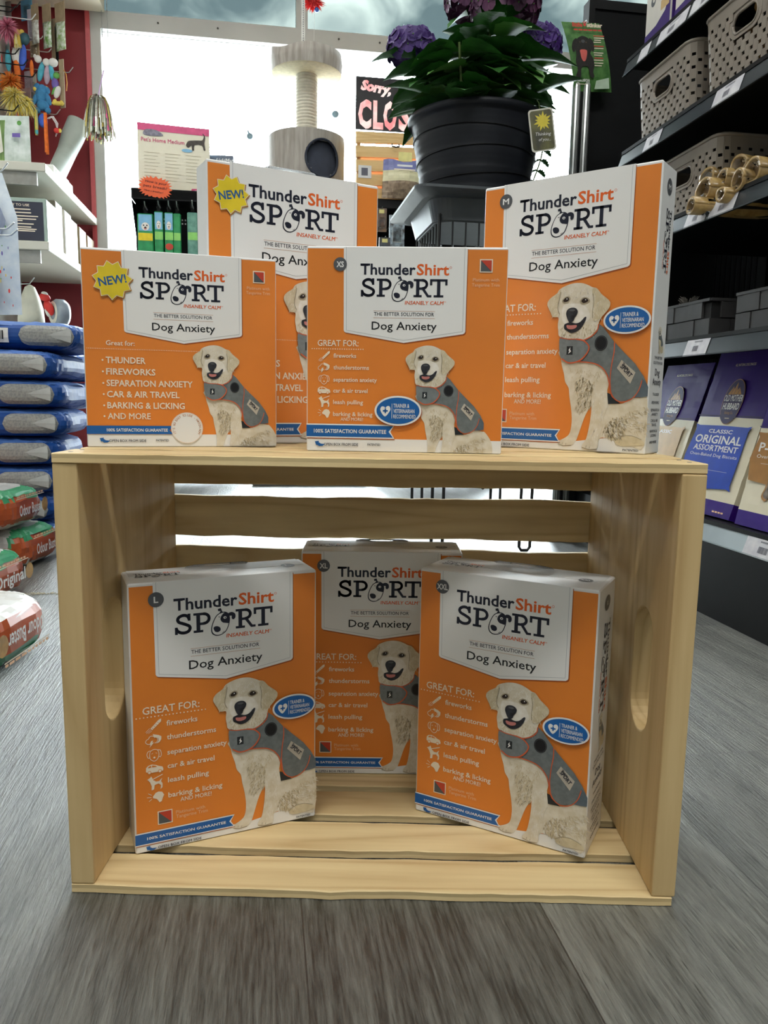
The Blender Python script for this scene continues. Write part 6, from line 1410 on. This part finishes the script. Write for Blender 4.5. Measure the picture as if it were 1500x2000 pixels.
def fluff(o, n, r, m, seed, nm, c=(0, 0, 0), droop=.3, sq=1.0):
    rnd = random.Random(seed); mb = MB(); c = Vector(c)
    for k in range(n):
        d = Vector((rnd.gauss(0, 1), rnd.gauss(0, 1), rnd.gauss(0, sq))).normalized(); L = r*rnd.uniform(.6, 1.1); s = d.orthogonal().normalized()*.0016; g = Vector((0, 0, -L*droop))
        mb.add([c+s, c-s, c+d*L*.6-s*1.4+g*.4, c+d*L+g, c+d*L*.6+s*1.4+g*.4], [(0, 1, 2, 3, 4)], m[k % len(m)])
    return mb.build(nm, o)
o = face(20, 158, 3.66, 0, 'feather_toy', 'big fluffy orange and yellow feather toy on the left', 'cat toy')
fluff(o, 520, px(26), [mat('feather_orange', '#EE7F2C', .9), mat('feather_amber', '#F0A04A', .9)], 1, 'orange_feathers'); fluff(o, 700, px(30), [mat('feather_yellow', '#F1D95A', .9), mat('feather_pale', '#F4EBB0', .9)], 2, 'yellow_feathers', (px(8), -.02, px(-28)), .5, 1.2); fluff(o, 300, px(22), [MATS['feather_yellow'], MATS['feather_pale']], 6, 'yellow_feathers', (px(28), -.01, px(-36)), .6)
o = face(14, 52, 3.64, 0, 'feather_toy', 'pink fluffy feather toy near the top left corner', 'cat toy'); fluff(o, 450, px(25), [mat('feather_pink', '#E89AB4', .9), mat('feather_rose', '#D9708E', .9)], 3, 'pink_feathers')
o = face(32, 60, 3.66, 0, 'feather_toy', 'pale yellow feather wand end beside the pink feather toy', 'cat toy'); strands(o, 120, px(26), .004, [MATS['feather_pale'], PYE], .5, 4, 1.2, 'pale_feathers')
o = face(33, 218, 3.66, 0, 'ribbon_toy', 'bunch of orange and purple ribbon strips hanging below the feather toy', 'cat toy'); strands(o, 26, px(52), .012, [POR, PVI, PRD, POR], .14, 5, 1.0, 'ribbons', up=0)
o = face(70, 214, 3.70, 0, 'ribbon_toy', 'yellow and blue ribbon strips below the blue plush toy', 'cat toy'); strands(o, 14, px(46), .012, [PYE, PTE, PGN], .10, 6, 1.0, 'ribbons', up=0)
o = face(88, 220, 3.70, 0, 'ribbon_toy', 'single orange ribbon strip right of the yellow ribbons', 'cat toy'); strands(o, 6, px(74), .014, [POR], .12, 7, 1.0, 'ribbons', up=0)
o = face(96, 232, 3.72, 0, 'string_toy', 'white looped strings ending at the red bead toy', 'cat toy'); mb = MB()
for k in range(5): mb.tube([(px(-4+k), 0, 0), (px(4+k), 0, px(5)), (px(12+k), 0, px(-8)), (px(15-k), 0, px(-24-2*k))], .0022, PMV if k % 2 else PWH, 5)
mb.build('strings', o)
o = face(12, 232, 3.6, 0, 'tinsel_toy', 'silver-grey tinsel toy at the left edge under the feathers', 'cat toy'); strands(o, 90, px(52), .006, [FOIL, mat('tinsel_grey', '#9A9A98', .3, metal=.5)], .28, 8, 1.0, 'tinsel', up=0)
for i, (u, v, w, h, c, lab) in enumerate(((52, 18, 20, 40, '#5E9FC9', 'blue carded toy at the top left of the peg wall'), (10, 26, 22, 40, '#7A6A66', 'dark carded toy in the top left corner'), (60, 50, 10, 60, '#D9CFE0', 'pale lilac toy card behind the silver packets'), (56, 160, 14, 40, '#C9B9C4', 'mauve toy card behind the feather toy'), (50, 196, 20, 44, '#A88A88', 'dusty pink toy card under the feather toy'), (8, 92, 18, 36, '#BFD6DA', 'pale blue toy card at the left edge'), (68, 95, 16, 30, '#B9A27E', 'tan toy card under the grey packet'), (66, 170, 10, 50, '#DAD4C6', 'cream toy card left of the blue plush toy'))):
    o = face(u, v, 3.78, -30, 'toy_card', lab, 'card', 'toy cards on the peg wall'); mb = MB(); mb.box(-px(w)*.7, px(w)*.7, -.002, .002, -px(h)/2, px(h)/2, mat('toycard_'+c[1:], c, .5, .06, 40)); mb.build('card', o); mb = MB(); mb.box(-px(w)*.5, px(w)*.5, -.012, -.002, -px(h)*.4, px(h)*.15, clear_plastic(), bev=.003); mb.build('blister', o)

# on the top shelf
o = thing('grass_pouch', 'clear pouch of cat grass standing on the end of the upper white shelf', 'pouch', rm(-1.07, 2.93, 1.283), TH-R(8)); mb = MB(); n = 10; h, w = .185, .150
for s in (-1, 1):
    V = []
    for j in range(n+1):
        for i in range(9): V.append((-w/2+w*i/8, s*.030*math.sin(math.pi*i/8)*(1-(j/n)**2), h*j/n))
    for j in range(n):
        for i in range(8): mb.add([V[k] for k in (j*9+i, j*9+i+1, (j+1)*9+i+1, (j+1)*9+i)], [(0, 1, 2, 3)], mat('pouch_film', '#CBD3CF', .25, scale=30, col2='#AEBBB2') if i > 2 or j > 8 else mat('grass_print', '#7C9A54', .4, scale=60, stretch=(1, 1, .1), col2='#4F7032'), True)
mb.build('film_pouch', o)
a = Art(Matrix.Translation((0, -.032, 0))); a.poly(circ(48, 148, 9, n=16), PGN, 1); a.rect(18, 95, 50, 110, PVI, 1); a.poly([(-40, 30), (-36, 150), (-28, 150), (-20, 40)], PALE, 1); a.build('printing', o)
o = thing('grey_tube', 'pale grey bent tube leaning on the upper white shelf against the red wall', 'tube', rm(0, 0, 0)); P = [rm(-1.025, 3.34, 1.312), at(131, 296, 3.82), at(142, 268, 3.84), at(154, 240, 3.85)]; GT2 = mat('tube_grey_green', '#A9B2AB', .55, .04, 12)
mb = MB(); mb.tube(P, [.040, .046, .054, .055], GT2, 20); mb.build('tube', o); mb = MB(); mb.tube([P[3], P[3]+(P[3]-P[2]).normalized()*.004], [.054, .05], mat('tube_inside', '#7F8880', .7), 20); mb.build('end_cap', o)
for c in o.children: c.location = -rm(-1.05, 3.32, 1.282)
o.location = rm(-1.05, 3.32, 1.282)
o = thing('carton', 'pale grey carton behind the bent tube on the upper shelf', 'box', rm(-1.20, 3.55, 1.284), TH); mb = MB(); mb.box(-.08, .10, 0, .12, 0, .12, mat('carton_grey', '#B2B1A8', .6), bev=.002); mb.build('carton_body', o); mb = MB(); mb.box(-.02, .02, -.0006, 0, 0, .12, PALE); mb.build('tape', o)
o = thing('pink_pack', 'white pack with a pink end lying on the front of the upper white shelf', 'pack', rm(-1.00, 3.10, 1.284), TH); mb = MB(); mb.box(-.05, .045, 0, .34, 0, .055, PWH, bev=.003); mb.build('sleeve', o)
mb = MB(); mb.box(.0455, .0465, .12, .26, .001, .054, mat('pack_pink', '#C46A93', .45)); mb.box(.0465, .047, .13, .25, .02, .034, PWH); mb.ell((.0455, .06, .03), (.001, .03, .02), PGN, 12, 8); mb.build('printing', o)
pm = thing('tinsel_pom', 'gold and silver tinsel pom-pom toy hanging by the window frame', 'cat toy', at(192, 190, 3.66)); TS = mat('tinsel_silver', '#C7CBBF', .22, .1, 50, metal=.75); TG2 = mat('tinsel_gold', '#B9A85C', .25, .1, 50, metal=.7); TP = mat('tinsel_pink', '#D9558C', .3, metal=.4)
strands(pm, 900, px(104, 3.6), .0065, [TS, TG2, TS, TS, TG2, TS, TS, TS, TG2, TS, TS, TS, TS, TP], .50, 9, .80, 'tinsel', up=.35); mb = MB(); mb.tube([(0, 0, 0), (.01, 0, .05), (.03, 0, .12)], .003, mat('cord_mauve', '#C9A9D6', .6), 6); mb.build('cord', pm)
# on the lower shelf
DBX = mat('box_dark_navy', '#2B2D3E', .5, .04, 20); LB = mat('box_pale_green', '#9FB0A6', .5, .04, 20); BRN = mat('box_brown', '#8A6F4E', .6, .06, 30); GTP = mat('box_taupe', '#8E8273', .6, .05, 20)
def shelfbox(y0, y1, x1, h, m, label, side=None, depth=.30):
    o = thing('shelf_box', label, 'box', rm(x1, y0, .9835), TH, 'boxes on the lower white shelf'); mb = MB(); mb.box(-depth, 0, 0, y1-y0, 0, h, m, bev=.003); mb.build('carton', o)
    if side: mb = MB(); mb.box(-.001, .0008, .004, y1-y0-.004, .004, h-.004, side); mb.build('front_panel', o)
    return o
o = shelfbox(2.885, 3.06, -.938, .165, LB, 'pale green and navy box with white lettering, nearest on the lower white shelf', mat('box_side_white', '#A6AFB6', .5, scale=30, col2='#7D8A9C'))
a = Art(Matrix.Translation((-.30, 0, 0)), step=.0006); a.l0 = 1; a.rect(2, 0, 288, 150, DBX, 1); a.text('EASY TO USE', 148, 132, 9, K['cream'], 2, 88, .01)
for i, (y, w) in enumerate(((118, 82), (105, 84), (92, 110), (81, 102), (74, 50), (62, 92), (50, 82), (42, 102), (35, 96))):
    a.rect(158, y, 158+w, y+4, K['cream'], 2)
    if i not in (4, 7, 8): a.poly(circ(150, y+2, 3.5, n=8), K['cream'], 2)
a.build('printing', o)
shelfbox(3.08, 3.19, -.95, .205, GTP, 'taupe-sided white box, second along the lower white shelf', PFR); shelfbox(3.21, 3.33, -.945, .198, PALE, 'white box with a blue swirl, third along the lower white shelf', mat('box_swirl', '#B4BEC0', .5, scale=5, col2='#4C7FB8')); shelfbox(3.345, 3.47, -.95, .19, LB, 'pale green slim box, fourth along the lower white shelf', LB)
shelfbox(3.49, 3.63, -.945, .185, BRN, 'white-fronted brown box, fifth along the lower white shelf', PFR); shelfbox(3.66, 3.82, -.945, .18, BRN, 'brown carton at the window end of the lower white shelf', BRN)
# hanging below and in front
o = thing('hanging_bag', 'tall white patterned bag hanging at the left edge with brown sticks showing', 'bag', at(-10, 338, 2.55), TH-R(20)); s = 2.55/FPX; h = 270*s; w = .15; mb = MB(); BPW = mat('bag_white_specks', '#DCE4EA', .35, scale=28, col2='#C6D3DF')
for sd in (-1, 1):
    V = []; n = 16
    for j in range(n+1):
        t = j/n; ww = w*(.35+.65*min(1, t*3.2)); [V.append((-ww/2+ww*i/8, sd*.03*math.sin(math.pi*i/8)*math.sin(math.pi*min(1, t+.05)), -h*t)) for i in range(9)]
    mb.add(V, [(j*9+i, j*9+i+1, (j+1)*9+i+1, (j+1)*9+i) for j in range(n) for i in range(8)], BPW, True)
mb.build('film_bag', o)
a = Art(Matrix.Translation((0, -.033, 0))); rnd = random.Random(12); SP = [K['blue'], PYE, PRD, PGN, PVI]
for k in range(46): x, y = rnd.uniform(-68, 68), -rnd.uniform(130, h*1000-10); a.poly(circ(x, y, rnd.uniform(1.5, 4), rnd.uniform(2, 8), 8), SP[k % 5], 1)
a.poly([(-66, -150), (-10, -90), (30, -100), (56, -160), (30, -210), (-40, -190)], mat('bag_slate_panel', '#8D97AE', .4), 2)
for k in range(5): a.rect(-70+k*17, -h*1000+18, -58+k*17, -275, mat('stick_brown', '#8A6F62', .5), 2)
a.build('printing', o); mb = MB(); mb.tube([(-.10, 0, .012), (.02, 0, .004), (.03, 0, .010), (.05, 0, .03)], .0028, CHROME, 6); mb.build('hook', o)
for u, v, lab in ((28, 440, 'chrome hook in front of the white patterned bag, upper one'), (35, 453, 'chrome hook in front of the white patterned bag, lower one')):
    p = shop(at(u, v, 2.30)); mb = MB(); mb.tube([(-.16, 0, -.012), (-.03, 0, -.012), (-.02, 0, -.010), (0, 0, .008)], .0028, CHROME, 6); tag(mb.build('peg_hook', loc=rm(p.x, p.y, p.z), rot=(0, 0, TH)), lab, 'hook')
o = thing('cone_bag', 'cream cone-shaped bag hanging under the lower white shelf', 'bag', at(58, 556, 3.25), TH); mb = MB(); mb.lathe([(.004, 0), (.02, -.01), (.036, -.05), (.05, -.10), (.055, -.17), (0, -.175)], mat('bag_cream', '#DAD7C4', .5, .05, 20), 20); mb.build('bag_body', o); mb = MB(); mb.tube([(-.05, 0, .0), (0, 0, .004), (.02, 0, .03)], .0025, CHROME, 6); mb.build('hook', o)
plush(88, 590, [('body', PRD, [(0, 8, 10, 7, 20), (6, -10, 8, 14, -20)]), ('stripe', PWH, [(4, -14, 5, 12, -10), (0, 14, 6, 4, 20)])], 'red and white plush toy hanging under the lower white shelf', d=3.4)
o = thing('round_tub', 'clear round plastic tub hanging under the lower white shelf', 'tub', at(117, 612, 3.45), TH+R(-50), rot=(R(90), 0, TH+R(-55))); mb = MB(); TUB = mat('tub_grey', '#9AA3B0', .25, .08, 20); mb.lathe([(0, .03), (.05, .03), (.062, .015), (.062, -.015), (.05, -.03), (0, -.03)], TUB, 28); mb.build('tub_body', o); mb = MB(); mb.lathe([(.03, .032), (.045, .034), (.05, .031)], PALE, 28); mb.build('rim_ring', o)

# ------------------------------------------------------------------ sacks on the floor, left
def sack(name, label, w, d, h, loc, rz, mfn, group, e=.42, seed=0, rot=None, jit=.004):
    o = thing(name, label, 'bag', loc, rz, group, rot); rnd = random.Random(seed); n = 72; mb = MB(); V = []; prof = []
    for r_ in (0, .14, .28, .42, .56, .68, .78, .86, .92, .96): cs = r_**(1/.34); prof.append((r_, -math.sqrt(1-cs*cs)**.62))
    for z_ in (-.86, -.66, -.40, -.14, .14, .40, .66, .86): sn = abs(z_)**(1/.62); prof.append((math.sqrt(1-sn*sn)**.34, z_))
    prof += [(r_, -z_) for r_, z_ in prof[9::-1]]; k = len(prof)-1
    def sg(x, q): return math.copysign(abs(x)**q, x)
    for i in range(k+1):
        cp_, zp = prof[i]
        for j in range(n):
            g = 2*math.pi*j/n
            x, y, z = w/2*cp_*sg(math.cos(g), e), d/2*cp_*sg(math.sin(g), e), h/2+h/2*zp
            q = 1+.012*math.sin(5*g+seed)*cp_; V.append((x*q+rnd.uniform(-jit, jit)*.4, y*q+rnd.uniform(-jit, jit)*.4, z+rnd.uniform(-jit, jit)*.5))
    for i in range(k):
        for j in range(n):
            f = (i*n+j, i*n+(j+1) % n, (i+1)*n+(j+1) % n, (i+1)*n+j); c = sum((Vector(V[q]) for q in f), Vector())/4
            mb.add([V[q] for q in f], [(0, 1, 2, 3)], mfn(c.x/w, c.y/d, c.z/h), True)
    mb.build('sack', o); return o
SB = mat('sack_blue', '#1A50A0', .5, .08, 12, bump=.5, bscale=25); SBL = mat('sack_blue_top_sheen', '#4F78C0', .5, .08, 12, bump=.5, bscale=25); CRY = mat('crystal_grey', '#A7A7A2', .5, scale=220, col2='#8A8C8C')  # lighter blue on the sack tops paints in their sheen
def blue_sack(xr, yf, z, label, w=.40, d=.32, h=.0674, rz=0, seed=0, bar=True):
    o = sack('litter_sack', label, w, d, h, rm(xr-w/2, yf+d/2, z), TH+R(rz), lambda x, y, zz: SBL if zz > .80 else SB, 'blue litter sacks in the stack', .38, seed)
    a, c, m, mq = w/2, h/2, 2/.38, 2.6
    def Y(x, zz):
        sp = min(1.0, abs((zz-c)/c))**(1/.62); cp_ = math.sqrt(max(0, 1-sp*sp))**.34; X_ = min(.999, abs(x/(a*max(cp_, .2)))); return -d/2*cp_*(1-X_**m)**(1/m)-.005
    def strip(mb, x0, x1, zf, mt, n=22, nz=6):
        for i in range(n):
            xa, xb = x0+(x1-x0)*i/n, x0+(x1-x0)*(i+1)/n
            for j in range(nz):
                q = []
                for x, t in ((xa, j/nz), (xb, j/nz), (xb, (j+1)/nz), (xa, (j+1)/nz)): lo, hi = zf(x); zz = lo+(hi-lo)*t; q.append((x, Y(x, zz), zz))
                mb.add(q, [(0, 1, 2, 3)], mt, True)
    r = h*.34; cx0, cx1 = w/2-.140, w/2-.022
    def zf(x):
        t = min(x-cx0, cx1-x); q = r if t >= r else math.sqrt(max(0, r*r-(r-t)**2)); return (c-q-.001, c+q-.001)
    mb = MB(); strip(mb, cx0, cx1, zf, CRY); mb.build('clear_window', o, label='clear window showing grey crystals')
    mb = MB(); mb.add([(cx1-.062, Y(cx1-.062, c), c), (cx1-.006, Y(cx1-.02, c)-.001, c+.016), (cx1-.004, Y(cx1-.02, c)-.003, c), (cx1-.006, Y(cx1-.02, c)-.001, c-.016)], [(0, 1, 2), (0, 2, 3)], mat('film_glint', '#C4C6C4', .15)); mb.build('film_fold', o)
    if bar:
        mb = MB(); strip(mb, cx0-.082, cx0-.022, lambda x: (c-.019, c+.014), K['white'], 6, 3); rnd = random.Random(seed); x = cx0-.074
        while x < cx0-.034: ww = rnd.choice((.0012, .002, .003)); yy = Y(x, c)-.0012; mb.add([(x, yy, c-.012), (x+ww, yy, c-.012), (x+ww, yy, c+.008), (x, yy, c+.008)], [(0, 1, 2, 3)], K['black']); x += ww+.0016
        mb.build('barcode_label', o)
    return o
names = ['blue litter sack at the bottom of the stack on the floor', 'blue litter sack second from the bottom of the stack', 'blue litter sack third from the bottom of the stack', 'blue litter sack in the lower middle of the stack, fourth up', 'blue litter sack in the upper middle of the stack, fifth up', 'blue litter sack third from the top of the stack', 'blue litter sack second from the top of the stack', 'blue litter sack on top of the stack']
XR = [-.565, -.562, -.556, -.552, -.536, -.536, -.542, -.503]
for i in range(8): blue_sack(XR[i], 1.37+(.03 if i == 7 else 0), .0005+.0678*i, names[i], rz=(0, -1, 1, 0, 1, -1, -3, 2)[i], seed=i)
blue_sack(-.565, 1.715, .41, 'blue litter sack lying behind the stack, seen at its right end', seed=20, bar=False, h=.08); blue_sack(-.57, 1.72, .328, 'blue litter sack under the one behind the stack', seed=21, bar=False, h=.08)
o = thing('litter_sack', 'blue litter sack standing upright between the stack and the crate', 'bag', rm(-.440, 1.46, 0), TH, 'blue litter sacks in the stack', rot=(R(-3), R(4), TH-R(35))); mb = MB(); n = 18
for sd in (-1, 1):
    V = []
    for j in range(n+1):
        t = j/n
        for i in range(9): V.append((-.10+.20*i/8, sd*.045*math.sin(math.pi*i/8)**.6*(1 if t < .7 else (1-t)/.3*.95+.05), .455*t))
    for j in range(n):
        for i in range(8): mb.add([V[k] for k in (j*9+i, j*9+i+1, (j+1)*9+i+1, (j+1)*9+i)], [(0, 1, 2, 3)], SB if j < 13 or i < 3 else mat('sack_grey_picture', '#8E8A84', .35, scale=22, col2='#5F5C58'), True)
mb.build('sack', o); b = Art(Matrix.Translation((0, -.047, 0)) @ Matrix.Rotation(R(-90), 4, 'Y')); b.text('ODORLESS', 30, 30, 34, K['white'], 1, 230, .02); b.build('lettering', o)

OB = mat('sack_orange', '#D9713A', .28, .06, 14, bump=.4, bscale=30); OD = mat('sack_rust', '#B4552C', .3, .06, 14); OG = mat('sack_green', '#3E9468', .3, .06, 20); OW = mat('sack_white', '#DAD9D6', .3, .04, 14, bump=.4, bscale=30); OGR = mat('sack_silver', '#B9BAB8', .3, .04, 14)
def odour_sack(loc, rz, label, w=.34, d=.22, h=.088, seed=0, rot=None, txt='Odour Buster'):
    def f(x, y, z):
        if y < -.41:                             # long side towards us
            return OW if z < .22 else OD if z < .76 else OG
        if z > .60: return OG if y < -.375 else OGR if y < -.20 else OB
        return OW if z < .24 else OD
    o = sack('litter_bag', label, w, d, h, loc, rz, f, 'orange and green litter bags', .40, seed, rot)
    a = Art(Matrix.Translation((0, -d/2*1.035-.002, 0))); a.text(txt, 0, h*360, h*250, K['white'], 1, w*560, .02, 'c'); a.rect(-w*350, h*765, w*350, h*785, K['cream'], 1)
    rnd = random.Random(seed); x = -w*330
    while x < w*300: ww = rnd.uniform(6, 16); a.rect(x, h*800, x+ww, h*845, K['pale'], 1); x += ww+3
    a.poly(circ(w*360, h*480, h*180, n=14), mat('ginger_picture', '#C99A52', .4, scale=40, col2='#8E6A34'), 1)
    a.build('printing', o); return o
def at_z(u, v, z): r = ray(u, v); return CAM+r*((z-CAM.z)/r.z)
def place(u, v, z, rz, w, d):                    # near right-hand bottom corner of the long side seen at (u, v)
    p = at_z(u, v, z); m = Matrix.Rotation(rz, 3, 'Z'); q = p-m @ Vector((-w/2*.9, -d/2*.95, 0)); q.z = z; return q
RZ = R(90)
odour_sack(place(47, 1117, .0005, RZ, .19, .30), RZ, 'orange litter bag lying on the floor under another, beside the crate', .19, .30, .088, 1)
odour_sack(place(12, 1044, .088, RZ+.04, .20, .30), RZ+.04, 'orange litter bag lying on top of another, left of the crate', .20, .30, .088, 2)
odour_sack(place(-42, 1200, .0005, RZ, .20, .26), RZ, 'orange litter bag at the left edge in front of the pair', .20, .26, .085, 3, txt='Original')
o = odour_sack(place(-22, 1335, .0005, RZ, .19, .24), RZ, 'upside-down white and red litter bag low at the left edge', .19, .24, .085, 4, rot=(R(180), 0, RZ+R(180)))
o.location.z = .0855
o = MB(); rnd = random.Random(3)
for k in range(120):
    x, y = rnd.gauss(0, .028), rnd.gauss(0, .0045); o.tube([(x, y, .0006), (x+rnd.uniform(-.006, .006), y+rnd.uniform(-.004, .004), .0012)], .0005, mat('scuff_pale', '#CFC9B4', .9), 4, False)
p = at_z(72, 1160, 0); tag(o.build('straw_shavings', loc=p, rot=(0, 0, R(8))), 'thin streak of pale shavings on the floor beside the crate', 'shavings', kind='stuff')
